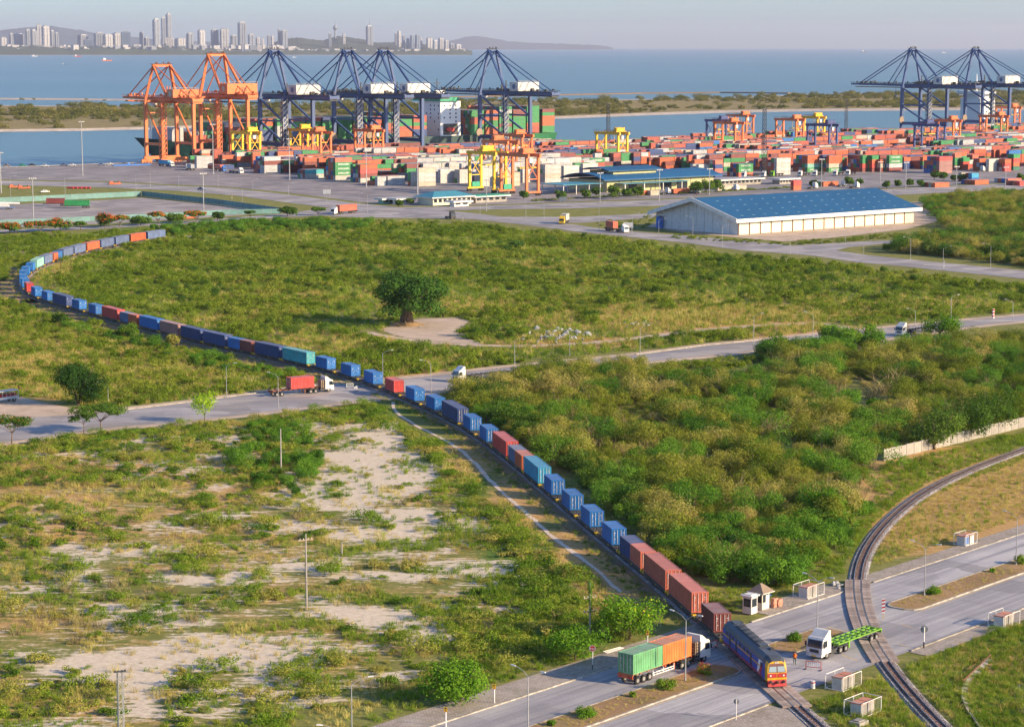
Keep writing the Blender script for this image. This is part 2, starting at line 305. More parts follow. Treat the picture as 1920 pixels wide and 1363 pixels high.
def tiles(k):
    m, nt, p = newmat(k); p.inputs['Roughness'].default_value = .9; g = N(nt, 'ShaderNodeNewGeometry'); mp = N(nt, 'ShaderNodeMapping'); mp.inputs['Rotation'].default_value = (0, 0, -RA); nt.links.new(g.outputs['Position'], mp.inputs['Vector'])
    b = N(nt, 'ShaderNodeTexBrick'); b.inputs['Scale'].default_value = 1.0; b.inputs['Brick Width'].default_value = .5; b.inputs['Row Height'].default_value = .28; b.inputs['Mortar Size'].default_value = .025; nt.links.new(mp.outputs[0], b.inputs['Vector'])
    for s_, c_ in (('Color1', (.30, .25, .22, 1)), ('Color2', (.44, .38, .34, 1)), ('Mortar', (.14, .13, .09, 1))): b.inputs[s_].default_value = c_
    c = mixc(nt, ramp(nt, noise(nt, .35, 5, .65), [(.5, 0.0), (.72, .75)]), b.outputs['Color'], (.17, .16, .09)); c = mixc(nt, ramp(nt, noise(nt, .12, 4), [(.45, 0.0), (.7, .5)]), c, (.46, .42, .37)); nt.links.new(c, p.inputs['Base Color']); return m
def stones(k):
    m, nt, p = newmat(k); p.inputs['Roughness'].default_value = .95; v = N(nt, 'ShaderNodeTexVoronoi'); v.inputs['Scale'].default_value = 5.0; nt.links.new(N(nt, 'ShaderNodeNewGeometry').outputs['Position'], v.inputs['Vector']); sc = N(nt, 'ShaderNodeSeparateColor'); nt.links.new(v.outputs['Color'], sc.inputs[0])
    c = ramp(nt, sc.outputs[0], [(.0, (.13, .125, .13)), (.5, (.28, .27, .275)), (1., (.50, .48, .47))]); c = mixc(nt, ramp(nt, noise(nt, .3, 4, .6), [(.45, 0.0), (.7, .7)]), c, (.17, .11, .075)); c = mixc(nt, ramp(nt, noise(nt, .5, 4, .7), [(.62, 0.0), (.72, .6)]), c, (.13, .14, .05)); nt.links.new(c, p.inputs['Base Color'])
    b = N(nt, 'ShaderNodeBump'); b.inputs['Distance'].default_value = .12; nt.links.new(v.outputs['Distance'], b.inputs['Height']); nt.links.new(b.outputs[0], p.inputs['Normal']); return m
def soften(m):
    nt = m.node_tree; p = nt.nodes['Principled BSDF']; a = N(nt, 'ShaderNodeVertexColor', layer_name='edge'); f = mth(nt, 'ADD', a.outputs['Color'], mth(nt, 'SUBTRACT', mth(nt, 'ADD', mth(nt, 'MULTIPLY', noise(nt, .7, 4, .7), .9), mth(nt, 'MULTIPLY', noise(nt, 3., 2, .6), .5)), .7)); nt.links.new(ramp(nt, f, [(.28, 0.0), (.52, 1.0)]), p.inputs['Alpha']); return m
def edged(name, rows, mat, lab):
    """A strip of bare earth, ROWS across of five points, worn thin towards both edges."""
    ni, nj = len(rows), 5; V = np.array([[tuple(q) for q in r] for r in rows]).reshape(-1, 3); me = grid_mesh(name, V[:, 0], V[:, 1], V[:, 2], ni, nj); e = np.tile(np.array([0, .6, 1, .6, 0]), ni); e[:5] *= 0; e[-5:] *= 0
    ca = me.color_attributes.new('edge', 'FLOAT_COLOR', 'POINT'); ca.data.foreach_set('color', np.stack([e, e, e, np.ones_like(e)], 1).astype(np.float32).ravel()); me.materials.append(M(mat)); return tag(obj(name, fixup(me)), lab, kind='structure')
spec(road=lambda k: along(k, (.36, .35, .365), (.49, .48, .485), RA, (.19, .19, .225), .6), sideroad=lambda k: along(k, (.32, .31, .325), (.47, .45, .45), R(10), (.18, .18, .215), .6, (.48, .42, .34)),
     portroad=lambda k: along(k, (.31, .30, .31), (.44, .42, .41), GA, (.18, .18, .21), .55, (.47, .42, .37)), apron=lambda k: along(k, (.26, .24, .245), (.40, .37, .365), GA, (.13, .13, .155), .65, (.34, .30, .27)),
     lot=lambda k: along(k, (.31, .28, .28), (.45, .41, .40), GA, (.17, .17, .19), .55, (.42, .35, .28)), paving=lambda k: tiles(k), dirt=lambda k: pave(k, (.46, .36, .27), (.64, .53, .42), (.24, .17, .11), .55),
     ballast=lambda k: stones(k), redsoil=lambda k: soften(pave(k, (.25, .16, .095), (.38, .25, .15), (.15, .16, .05), .8)), softdirt=lambda k: soften(pave(k, (.46, .36, .27), (.64, .53, .42), (.24, .17, .11), .55)), sandpath=lambda k: soften(pave(k, (.58, .49, .40), (.72, .63, .53), (.40, .32, .25), .4)), shore=lambda k: pave(k, (.40, .35, .30), (.58, .52, .46), (.2, .18, .16), .5), mulchbed=lambda k: pave(k, (.28, .17, .085), (.44, .29, .15), (.17, .17, .06), .7))
# ---- the ground: one sheet from behind the camera to the quay
def axis(lo, a, b, hi, st): return np.r_[np.linspace(lo, a, 16)[:-1], np.arange(a, b, st), np.linspace(b, hi, 16)]
GAx = axis(-2500, 100, 690, 6000, 2.2); GBx = axis(-900, 90, 900, BQ, 2.2)
AA, BB = np.meshgrid(GAx, GBx, indexing='ij'); GX = (E1.x * AA + E2.x * BB).ravel(); GY = (E1.y * AA + E2.y * BB).ravel()
def grid_mesh(name, X, Y, Z, ni, nj):
    idx = np.arange(ni * nj).reshape(ni, nj); q = np.stack([idx[:-1, :-1], idx[1:, :-1], idx[1:, 1:], idx[:-1, 1:]], -1).reshape(-1, 4)
    return raw_mesh(name, np.stack([X, Y, Z], 1), q)
def raw_mesh(name, V, Fq, flat=False):
    me = bpy.data.meshes.new(name); n = Fq.shape[1]; me.vertices.add(len(V)); me.vertices.foreach_set('co', np.asarray(V, np.float32).ravel())
    me.loops.add(Fq.size); me.loops.foreach_set('vertex_index', Fq.astype(np.int32).ravel()); me.polygons.add(len(Fq))
    me.polygons.foreach_set('loop_start', np.arange(0, Fq.size, n, dtype=np.int32)); me.update(calc_edges=True)
    if flat: me.shade_flat()
    return me
GZ = (vnoise(GX, GY, 30, 5) - .5) * .06 - .035
ok = GY > 150
me = grid_mesh('ground', GX, GY, np.minimum(GZ, -.008), len(GAx), len(GBx)); me.materials.append(M('ground'))
ca = me.color_attributes.new('cover', 'FLOAT_COLOR', 'POINT'); U_, V_ = proj(GX, np.maximum(GY, 100))
near = (GY > 200) & (V_ > 380) & (U_ > -150) & (U_ < 2050)
col = np.zeros((len(GX), 4), np.float32); col[:, 3] = 1
wild = None
for ch, S_, wb in ((0, SAND_PX, .8), (1, DRY_PX, .6), (2, LUSH_PX, .4)): col[near, ch] = px_field(GX[near], GY[near], S_, wb, 3 + ch)
WILD = poly_px([(-60,845),(130,822),(400,800),(640,770),(760,800),(850,880),(930,960),(1010,1060),(1000,1150),(900,1230),(650,1320),(300,1370),(-60,1390)])
wz = near & inside(GX, GY, WILD); col[wz, 1] = np.maximum(col[wz, 1], .12 + .5 * (vnoise(GX[wz], GY[wz], 11, 31) - .25)); col[wz, 0] = np.maximum(col[wz, 0], 1.0 * (vnoise(GX[wz], GY[wz] * 1.8, 13, 32) - .31)); col = np.clip(col, 0, 1)
ca.data.foreach_set('color', col.ravel())
tag(obj('ground', me), 'scrubby ground with sand, dry grass and green patches', kind='structure')
# ---- sea, quay, island
def sea_mat(k):
    m, nt, p = newmat(k); p.inputs['Base Color'].default_value = (.035, .10, .17, 1); p.inputs['Roughness'].default_value = .32; p.inputs['IOR'].default_value = 1.33; p.inputs['Specular IOR Level'].default_value = .35
    c = ramp(nt, noise(nt, .0012, 5, .6, stretch=(.35, 1, 1)), [(.3, (.085, .18, .22)), (.7, (.12, .22, .26))]); nt.links.new(c, p.inputs['Base Color'])
    b = N(nt, 'ShaderNodeBump'); b.inputs['Strength'].default_value = 1.; b.inputs['Distance'].default_value = 1.2; nt.links.new(noise(nt, .13, 4, .7), b.inputs['Height']); nt.links.new(b.outputs[0], p.inputs['Normal']); return m
spec(sea=sea_mat, pond=lambda k: plain(k, (.10, .12, .16), rough=.12))
def sheet(name, px, z, mat, kind='structure', label=None, cat=None, hscale=None):
    s = MB(); s.face([(x, y, z) for x, y in (poly_px(px, z) if hscale is None else px)]); o = obj(name, fixup(s.mesh(name, mat))); return tag(o, label, cat, None, kind)
def fixup(me):
    if me.polygons and me.polygons[0].normal.z < 0: me.flip_normals()
    return me
sheet('sea', [(-36000, 900), (36000, 900), (36000, 45500), (-36000, 45500)], -3.5, 'sea', hscale=1, label='blue sea reaching to the horizon')
qm = MB(); a0, a1 = -2500, 6000
p0, p1 = W(a0, BQ + .02), W(a1, BQ + .02); qm.hexa([W(a0, BQ + .02, -5), W(a1, BQ + .02, -5), W(a1, BQ + 1.2, -5), W(a0, BQ + 1.2, -5), W(a0, BQ + .02, .25), W(a1, BQ + .02, .25), W(a1, BQ + 1.2, .25), W(a0, BQ + 1.2, .25)])
tag(qm.obj('quay_wall', 'concrete'), 'long concrete quay edge beneath the ship cranes', kind='structure')
NEAR_SH = [(-260,251),(-60,248),(150,245.5),(270,243),(420,238.5),(600,234.5),(800,230.5),(1050,223),(1200,217),(1350,212),(1480,209.5),(1700,207.5),(1900,206.5),(2200,205)]
FAR_SH = [(2200,171),(1920,173),(1700,175.5),(1500,178),(1400,182.5),(1280,186),(1050,188),(800,192.5),(480,198),(250,200),(-60,197.5),(-260,197)]
sheet('island', [(u, v - 4.6) for u, v in NEAR_SH] + [(u, v + 1.2) for u, v in FAR_SH], -1.2, 'wildsoil', label='low scrub-covered island across the harbour channel')
s = MB(); A = [P(u, v + .5, -3.55) for u, v in NEAR_SH]; B = [P(u, v - 4.7, -1.17) for u, v in NEAR_SH]; s.strip(A, B); s.strip([P(u, v + 1.3, -1.17) for u, v in FAR_SH], [P(u, v - .3, -3.6) for u, v in FAR_SH]); tag(obj('island_shore', fixup(s.mesh('island_shore', 'shore'))), 'pale stone-faced shore of the island', kind='structure')
s = MB(); A = [P(u, v, -3.4) for u, v in [(-260,187.5),(0,187.3),(120,188.5),(250,189.5),(420,192),(520,195)]]; B = [P(u, v, -1.) for u, v in [(-260,183.8),(0,184),(120,184.6),(250,186),(420,189.5),(520,193)]]; s.strip(A, B); tag(obj('sand_spit', fixup(s.mesh('sand_spit', 'shore'))), 'sandy spit beyond the lagoon', kind='structure')
s = MB()
BW = [(840,182.5),(1030,179),(1200,175.5),(1350,174),(1480,175.5)]
for (u0, v0), (u1, v1) in zip(BW[:-1], BW[1:]): s.beam(P(u0, v0, -2.8), P(u1, v1, -2.8), 14, 2.5)
tag(s.obj('breakwater', 'bark'), 'thin stone breakwater beyond the island', 'breakwater')
# ---- roads
def ribbon(name, L, Rr, z, mat, n=60, label=None):
    def rs(px):
        p = np.array([P(u, v, z)[:2] for u, v in px]) if not isinstance(px[0], Vector) else np.array([q[:2] for q in px])
        d = np.r_[0, np.cumsum(np.hypot(*np.diff(p, axis=0).T))]; t = np.linspace(0, d[-1], n); return [(np.interp(k, d, p[:, 0]), np.interp(k, d, p[:, 1]), z) for k in t]
    s = MB(); s.strip(rs(L), rs(Rr)); o = obj(name, fixup(s.mesh(name, mat))); return tag(o, label, kind='structure')
l0, l1 = 165, 400
def band(name, n0, n1, z, mat, la=l0, lb=l1, label=None, n=40):
    return ribbon(name, [RW(la, n0), RW(lb, n0)], [RW(la, n1), RW(lb, n1)], z, mat, n, label)
band('road', -179.5, -154.8, .03, 'road', label='grey dual carriageway crossing the two railway tracks')
band('pavement', -185.0, -179.75, .05, 'paving', label='paved footway along the far side of the dual carriageway', lb=rl(1400, 1165) - 1)
band('pavement', -184.5, -179.75, .05, 'paving', rl(1400, 1165) + 5, rl(1592, 1104), label='paved footway by the guard booths')
band('pavement', -183.0, -179.75, .05, 'paving', rl(1624, 1092), l1, label='paved footway beside the dry grass field')
band('pavement', -154.5, -151.5, .05, 'paving', rl(1700, 1222), l1, label='paved footway along the near edge of the road')
band('pavement', -154.5, -146.0, .05, 'paving', l0, rl(1440, 1322), label='worn paved verge below the locomotive')
def kerb_run(L, name='kerb', w=.28, h=.16, z=0.0, lab=None, mat='kerb'):
    s = MB()
    for p, q in zip(L[:-1], L[1:]): s.beam(Vector((p[0], p[1], z + h / 2)), Vector((q[0], q[1], z + h / 2)), w, h)
    return tag(s.obj(name, mat), lab, kind='structure')
kerb_run([RW(l0, -179.6), RW(rl(1372, 1176), -179.6)], lab='pale kerb on the far side of the road'); kerb_run([RW(rl(1400, 1165), -179.6), RW(rl(1585, 1106), -179.6)], lab='kerb in front of the guard booths')
kerb_run([RW(rl(1626, 1090), -179.6), RW(l1, -179.6)], lab='kerb in front of the dry field'); kerb_run([RW(rl(1705, 1220), -154.65), RW(l1, -154.65)], lab='dark worn kerb on the near edge of the road'); kerb_run([RW(l0, -154.65), RW(rl(1440, 1322), -154.65)], lab='kerb on the near edge left of the locomotive')
# planted medians
MED = [(l0, rl(1394, 1257), 'beside the container truck'), (rl(1463, 1222), rl(1573, 1184), 'between the two tracks'), (rl(1660, 1137), l1, 'with brown mulch beyond the curved track')]
for a, b, t in MED:
    s = MB(); n0, n1 = -170.7, -165.5
    rim = [RW(a, n0), RW(b - 2, n0), RW(b - .6, n0 + .5), RW(b, n0 + 1.6), RW(b, n1 - 1.6), RW(b - .6, n1 - .5), RW(b - 2, n1), RW(a, n1)]
    if a > l0: rim = rim[:-1] + [RW(a + 2, n1), RW(a + .6, n1 - .5), RW(a, n1 - 1.6), RW(a, n0 + 1.6), RW(a + .6, n0 + .5), RW(a + 2, n0)]; rim.pop(0)
    s.face([(p.x, p.y, .17) for p in rim]); tag(obj('median', fixup(s.mesh('median', 'mulchbed'))), 'planted road median ' + t, kind='structure')
    kerb_run(rim + ([rim[0]] if a > l0 else []), w=.25, h=.2, lab='kerb round the median ' + t)
s = MB()
for n in (-165.05,):
    for a, b, t in MED: s.strip([RW(a, n - .06, .036), RW(b, n - .06, .036)], [RW(a, n + .06, .036), RW(b, n + .06, .036)])
for l, n, L, dx in [(rl(1577, 1180), -170.0, 3.5, -.5), (rl(1590, 1230), -160.5, 3.2, -1.2), (rl(1661, 1165), -163.0, 2.0, -.5), (rl(1674, 1205), -158., 2.2, -.6)]:
    s.strip([RW(l - .08, n, .036), RW(l + .08, n, .036)], [RW(l - .08 + dx, n + L, .036), RW(l + .08 + dx, n + L, .036)])
tag(obj('road_marking', fixup(s.mesh('road_marking', 'stripeyellow'))), 'worn yellow lines painted on the dual carriageway', kind='structure')
# the road through the middle, left to right
MID_F = [(-60,788),(60,782),(140,778),(230,769.5),(354,755),(406.6,748),(523,732.5),(638,719),(761,710.5),(917,693),(1060,679),(1192,666),(1326,648),(1433,638),(1540,627),(1651,616.6),(1793,603),(1861,597),(2000,586)]
MID_N = [(-60,838),(60,822),(140,811),(232,798.5),(351,790.6),(400,783),(554,765.5),(660,752),(739,743.5),(843,730),(990,709),(1110,692),(1227,676),(1374,662),(1429,654),(1540,645),(1651,636),(1797,614.6),(1861,607),(2000,594)]
ribbon('road', MID_F, MID_N, .03, 'sideroad', 120, 'patched grey road crossing the train in mid picture')
for L, t in ((MID_F, 'far'), (MID_N, 'near')):
    o = -1 if t == 'far' else 1
    ribbon('verge', [(u, v + o * .3) for u, v in L], [(u, v + o * 5.5 * (v - 84) / 640) for u, v in L], .018, 'dirt', 100, 'sandy strip on the %s side of the middle road' % t)
for i0, i1, t in ((3, 8, 'left of the level crossing'), (11, 14, 'in front of the dry scrub')):
    kerb_run([P(u, v - .6) for u, v in MID_F[i0:i1]], w=.3, h=.2, lab='pale kerb on the far side of the middle road ' + t)
sheet('yard', [(-60,745),(40,744),(90,757),(170,770),(140,780),(-60,790)], .022, 'dirt', label='bare yard beside the parked passenger truck')
# roads of the port
ribbon('road', [(-80,338.5),(0,339),(200,342),(330,349),(420,352),(531.6,364),(666,381),(760,390)], [(-80,346),(0,347),(200,352),(330,358),(442,367),(554,382),(610,389),(760,407)], .03, 'portroad', 80, 'port approach road behind the truck lot')
ribbon('road', [(-80,434),(0,431.5),(188,424.5),(286,419),(420,410),(520,402),(600,392),(680,386),(760,390)], [(-80,439),(0,436),(188,429.5),(286,423.5),(420,415),(520,408.5),(600,405),(680,408),(760,409)], .034, 'portroad', 80, 'narrow road behind the row of flame trees')
ribbon('road', [(755,389),(890,400),(960,409),(1082,422),(1135,430),(1235,438),(1386.6,451),(1480,460),(1569,470),(1631,479),(1760,492),(1920,507),(2050,520)], [(755,408.5),(885,411),(985,422),(1085,435),(1185,445),(1290,456),(1386.6,469),(1520.7,479),(1608,492),(1700,500),(1760,506.6),(1920,523),(2050,537)], .03, 'portroad', 80, 'pale grey main road running past the long warehouse')
ribbon('road', [(755,389),(910,386.5),(1080,380),(1240,375),(1500,363),(1760,350),(2050,338)], [(755,398),(910,393),(1080,391),(1240,386),(1500,375),(1760,362),(2050,350)], .026, 'portroad', 60, 'frontage road along the container yard')
ribbon('road', [(940,406.5),(1080,407),(1230,400),(1300,398)], [(985,418),(1090,418),(1240,407),(1300,404)], .024, 'portroad', 30, 'slip road by the grass island')
ribbon('road', [(1480,461),(1560,456),(1643,452),(1720,449)], [(1560,472),(1590,464),(1650,458),(1720,454)], .036, 'portroad', 30, 'branch road beyond the warehouse corner')
AP = [(-140,336.5),(0,337),(200,340),(330,346.5),(420,350),(535,361),(670,378.5),(760,386.5),(910,384.5),(1080,378),(1240,373),(1500,361),(1760,348.5),(2100,334)]
q0, q1 = W(ab(P(-140, 336))[0] - 120, BQ - .05), W(3600, BQ - .05)
s = MB(); s.face([(p[0], p[1], .012) for p in [tuple(x) for x in poly_px(AP)] + [q1, q0]]); tag(obj('port_apron', fixup(s.mesh('port_apron', 'apron'))), 'wide stained asphalt apron of the container port', kind='structure')
sheet('truck_lot', [(-80,388),(0,385),(140,378.5),(265,371),(400,384),(518,399),(420,406),(286,415),(100,424),(-80,430)], .02, 'lot', label='pale paved truck lot inside the green fence')
sheet('warehouse_yard', [(1215,425),(1245,408),(1290,395),(1740,378),(1790,407),(1700,430),(1560,446),(1470,453),(1386,446),(1280,436)], .016, 'dirt', label='bare yard round the long warehouse')
# tracks on bare earth
def lane(name, px, w, mat, lab, wob=.35, n=70, z=.015):
    w *= 1.35; p = Path([P(u, v) for u, v in px], 1.0, 6); S = np.linspace(0, p.L, n); s = MB(); A = []; B = []
    for i, t in enumerate(S):
        c = p.at(t); nn = p.nrm(t); r = w / 2 * (1 + random.uniform(-wob, wob)); A.append(c - nn * r + Vector((0, 0, z))); r = w / 2 * (1 + random.uniform(-wob, wob)); B.append(c + nn * r + Vector((0, 0, z)))
    return edged(name, [[a.lerp(b, f) for f in (0, .25, .5, .75, 1)] for a, b in zip(A, B)], mat, lab)
LANE1 = [(735,752),(740,772),(775,796),(838,826),(880,856),(912,893),(945,926),(975,950),(1012,985),(1062,1028),(1110,1058),(1140,1088),(1170,1116)]
lane('path', LANE1, .95, 'sandpath', 'sandy footpath running beside the train')
LANE2 = [(680,622),(720,630),(790,641),(870,647),(980,650),(1090,645),(1190,635),(1290,621),(1380,613),(1470,608),(1540,606),(1580,612),(1600,622)]
lane('path', LANE2, 4.2, 'softdirt', 'sandy track curving past the boulder heap')
cl_ = [(722,612),(745,604),(790,598),(850,596),(878,602),(868,612),(866,622),(880,636),(905,645),(860,645),(800,641),(740,628),(712,618)]; cc_ = P(800, 618, .014); ro_ = [P(u, v, .014) for u, v in cl_ + cl_[:1]]
cv = [tuple(cc_ + (q - cc_) * f) for f in (1.12, .88, .3) for q in ro_]; n_ = len(ro_); me = bpy.data.meshes.new('clearing'); me.from_pydata(cv, [], [[a * n_ + i, a * n_ + i + 1, (a + 1) * n_ + i + 1, (a + 1) * n_ + i] for a in (0, 1) for i in range(n_ - 1)] + [[2 * n_ + i for i in range(n_ - 1)]]); ca = me.color_attributes.new('edge', 'FLOAT_COLOR', 'POINT'); ca.data.foreach_set('color', [x for a in (0, .9, 1) for _ in range(n_) for x in (a, a, a, 1)]); me.materials.append(M('softdirt')); tag(obj('clearing', fixup(me)), 'bare sandy clearing round the big tree', kind='structure')
lane('verge', [(50,560),(75,572),(130,588),(210,612),(300,634),(420,664),(520,684),(610,706),(680,727)], 5.5, 'redsoil', 'reddish bare earth bank below the train', .15, 50)
lane('verge', [(40,500),(22,520),(22,540),(36,556),(60,570)], 9, 'redsoil', 'red-brown bare earth outside the bend of the railway', .08, 24)
lane('verge', [(64,516),(60,528),(66,540),(85,550),(110,505)], 5, 'redsoil', 'red-brown bare earth inside the bend of the railway', .08, 24)
lane('verge', [(775,760),(850,800),(930,856),(1010,924),(1090,990),(1180,1062),(1270,1140)], 4.0, 'redsoil', 'rusty weedy shoulder between train and path', .4, z=.01)
sheet('pond', [(1900,1285),(1960,1270),(1990,1330),(1930,1345),(1908,1330),(1902,1310)], .03, 'pond', label='small dark pond at the picture edge')
# ---- railway tracks
RAIL_Z = .30
def track(path, name, lab, s0=0, s1=None, skip=()):
    s1 = s1 or path.L; t = thing(name, lab, 'railway track', path.at((s0 + s1) / 2)); o = path.at((s0 + s1) / 2)
    S = np.arange(s0, s1, 2.0); s = MB()
    prof = ((-1.65, -.1), (-1.2, .12), (1.2, .12), (1.65, -.1))
    rows = [[path.at(k) - o + path.nrm(k) * (x * random.uniform(.93, 1.1) if abs(x) > 2 else x) + Vector((0, 0, z)) for x, z in prof] for k in S]
    for i in range(3): s.strip([r[i] for r in rows], [r[i + 1] for r in rows])
    obj('ballast', fixup(s.mesh('ballast', 'ballast')), t)
    for sd in (-.53, .53):
        s = MB()
        for k0, k1 in zip(S[:-1], S[1:]):
            p, q = path.at(k0) - o + path.nrm(k0) * sd, path.at(k1) - o + path.nrm(k1) * sd; s.beam(p + Vector((0, 0, .23)), q + Vector((0, 0, .23)), .10, .15)
        s.obj('rail', 'rail', t)
    s = MB()
    for k in np.arange(s0, s1, .65):
        p = path.at(k) - o; d = path.dir(k); s.box(p.x, p.y, .135, .22, 1.75, .07, math.atan2(d.y, d.x))
    so_ = s.obj('sleepers', 'rust', t); so_['kind'] = 'stuff'; return t
track(TRAIN, 'railway_track', 'railway track carrying the long container train'); track(SPUR, 'railway_track', 'empty curved railway track with rusty rails on the right', s1=SPUR.L)
def crossing(path, sa, sb, lab, step=1.25):
    t = thing('level_crossing', lab, 'crossing', path.at((sa + sb) / 2)); o = path.at((sa + sb) / 2)
    for k in np.arange(sa, sb, step):
        d = path.dir(k); p = path.at(k) - o; n = path.nrm(k)
        for off, w in ((-1.25, 1.2), (0, .86), (1.25, 1.2)):
            me = memo(('xpanel', w), lambda: MB().box(0, 0, 0, 1.2, w, .26).mesh('panel', 'brickpanel'))
            q = p + n * off; obj('panel', me, t, (q.x, q.y, .16 + random.uniform(-.012, .012)), (0, 0, math.atan2(d.y, d.x)))
spec(brickpanel=C(.30, .24, .21, rough=.95, var=.3, scale=1.2, objvar=.3))
def near_s(path, u, v): p = P(u, v); return path.s[int(np.argmin((path.x - p.x) ** 2 + (path.y - p.y) ** 2))]
crossing(TRAIN, near_s(TRAIN, 1500, 1322), near_s(TRAIN, 1335, 1175), 'panelled level crossing under the locomotive'); crossing(SPUR, near_s(SPUR, 1602, 1092), near_s(SPUR, 1658, 1246), 'panelled level crossing of the empty curved track')
crossing(TRAIN, near_s(TRAIN, 762, 745), near_s(TRAIN, 690, 716), 'level crossing of the middle road under the train')
# ================================================================ containers
CW = 2.44
def corr(s, x0, x1, y, z0, z1, sgn, dep=.06, per=.36, axis='x'):
    """A pressed side panel with upright ridges."""
    n = max(2, int((x1 - x0) / per)); st = (x1 - x0) / n; X = []; D = []
    for i in range(n): b = x0 + i * st; X += [b, b + .34 * st, b + .5 * st, b + .84 * st]; D += [0, 0, dep, dep]
    X.append(x1); D.append(0)
    if axis == 'x': A = [(x, y - sgn * d, z0) for x, d in zip(X, D)]; B = [(x, y - sgn * d, z1) for x, d in zip(X, D)]
    elif axis == 'y': A = [(y - sgn * d, x, z0) for x, d in zip(X, D)]; B = [(y - sgn * d, x, z1) for x, d in zip(X, D)]
    else: A = [(x, z0, y - d) for x, d in zip(X, D)]; B = [(x, z1, y - d) for x, d in zip(X, D)]
    s.strip(A, B)
def body_mesh(L, H):
    def mk():
        s = MB(); h = L / 2; w = CW / 2
        for sg in (-1, 1): corr(s, -h + .14, h - .14, sg * (w - .02), .16, H - .12, sg)
        corr(s, -w + .12, w - .12, -h + .02, .16, H - .12, -1, axis='y'); corr(s, -h + .1, h - .1, H - .03, -w + .08, w - .08, 1, dep=.03, per=.8, axis='t')
        for x in (-h + .08, h - .08):
            for y in (-w + .07, w - .07): s.box(x, y, H / 2, .16, .14, H)
        for y in (-w + .05, w - .05): s.b2(-h + .16, h - .16, y - .05, y + .05, 0, .17); s.b2(-h + .16, h - .16, y - .045, y + .045, H - .13, H - .005)
        for x in (-h + .06, h - .06): s.b2(x - .06, x + .06, -w + .14, w - .14, 0, .16); s.b2(x - .06, x + .06, -w + .14, w - .14, H - .13, H - .004)
        return s.mesh('body', 'red')
    return memo(('body', L, H), mk)
def door_mesh(H, sg):
    def mk():
        s = MB(); w = CW / 2 - .15
        y0, y1 = (.012, w) if sg > 0 else (-w, -.012)
        s.b2(-.03, .02, y0, y1, .17, H - .14)
        for k in range(4): z = .45 + (H - .9) * k / 3; s.b2(.02, .045, y0 + .06, y1 - .06, z - .09, z + .09)
        s.mi(1); yc = (y0 + y1) / 2
        for a, b, z, t in ((.12, .36, H - .72, .12), (.2, .4, H - 1.05, .08), (-.36, -.24, H * .5, .1), (.08, .24, H * .36, .08)): s.b2(.05, .056, yc + a * .9 - .02 if sg > 0 else yc - b * .9, yc + b * .9 if sg > 0 else yc - a * .9 + .02, z - t / 2, z + t / 2)
        return s.mesh('door', ['red', 'whitepaint'])
    return memo(('door', H, sg), mk)
def bar_mesh(H): return memo(('bar', H), lambda: MB().cyl((0, 0, .2), (0, 0, H - .16), .035, n=6).mesh('locking_bar', 'pale'))
def small_mesh(L, H):
    def mk():
        s = MB(); h = L / 2; w = CW / 2; s.b2(-h + .07, h - .07, -w + .06, w - .06, .05, H - .05)
        for x in (-h + .1, h - .1):
            for y in (-w + .08, w - .08): s.box(x, y, H / 2, .2, .16, H)
        for y in (-w + .06, w - .06): s.b2(-h + .2, h - .2, y - .06, y + .06, 0, .2); s.b2(-h + .2, h - .2, y - .055, y + .055, H - .18, H - .004)
        for k in range(1, int(L / 1.5)):
            x = -h + k * L / int(L / 1.5)
            for sg in (-1, 1): s.b2(x - .2, x + .2, sg * (w - .035) - .02, sg * (w - .035) + .02, .2, H - .18)
        for y in (-.6, -.15, .15, .6): s.b2(-h + .03, -h + .075, y - .05, y + .05, .1, H - .1)
        return s.mesh('freight_container', 'red')
    return memo(('small', L, H), mk)
def container(L, H, color, loc, rz, label, group, detail=1, plain_end=False):
    if detail == 0:
        o = obj('freight_container', small_mesh(L, H), None, loc, (0, 0, rz), color); return tag(o, label, 'container', group)
    t = thing('freight_container', label, 'container', loc, rz, group); obj('body', body_mesh(L, H), t, mat=color)
    if plain_end:
        s = memo(('pend', H), lambda: (lambda q: (corr(q, -CW / 2 + .14, CW / 2 - .14, 0, .16, H - .12, 1, axis='y'), q)[1])(MB()).mesh('end_wall', 'red')); obj('end_wall', s, t, (L / 2 - .05, 0, 0), mat=color)
        return t
    for sg in (-1, 1):
        d = obj('door', door_mesh(H, sg), t, (L / 2 - .06, 0, 0), mat=color)
        if detail > 1:
            for y in (.3, .85): obj('locking_bar', bar_mesh(H), d, (.09, sg * y, 0))
    return t
CNAME = dict(rustred='rust red', blue='bright blue', navy='navy blue', brick='brick red', maroon='maroon', red='red', orange='orange', green='green', dkgreen='dark green', mint='mint green', teal='teal', ltblue='light blue', grey='grey', tan='tan', white='white', mauve='mauve brown', slate='slate blue', truckgreen='faded green', truckorange='orange')
ORD = ['first', 'second', 'third', 'fourth', 'fifth', 'sixth', 'seventh', 'eighth', 'ninth', 'tenth', 'eleventh', 'twelfth', 'thirteenth', 'fourteenth', 'fifteenth', 'sixteenth', 'seventeenth', 'eighteenth', 'nineteenth', 'twentieth']
def ordinal(n):
    if n <= 20: return ORD[n - 1]
    tens = {2: 'twent', 3: 'thirt', 4: 'fort', 5: 'fift', 6: 'sixt', 7: 'sevent', 8: 'eight', 9: 'ninet'}
    if n >= 100: return ('hundredth' if n == 100 else 'hundred-and-' + ordinal(n - 100))
    return tens[n // 10] + ('ieth' if n % 10 == 0 else 'y-' + ORD[n % 10 - 1])
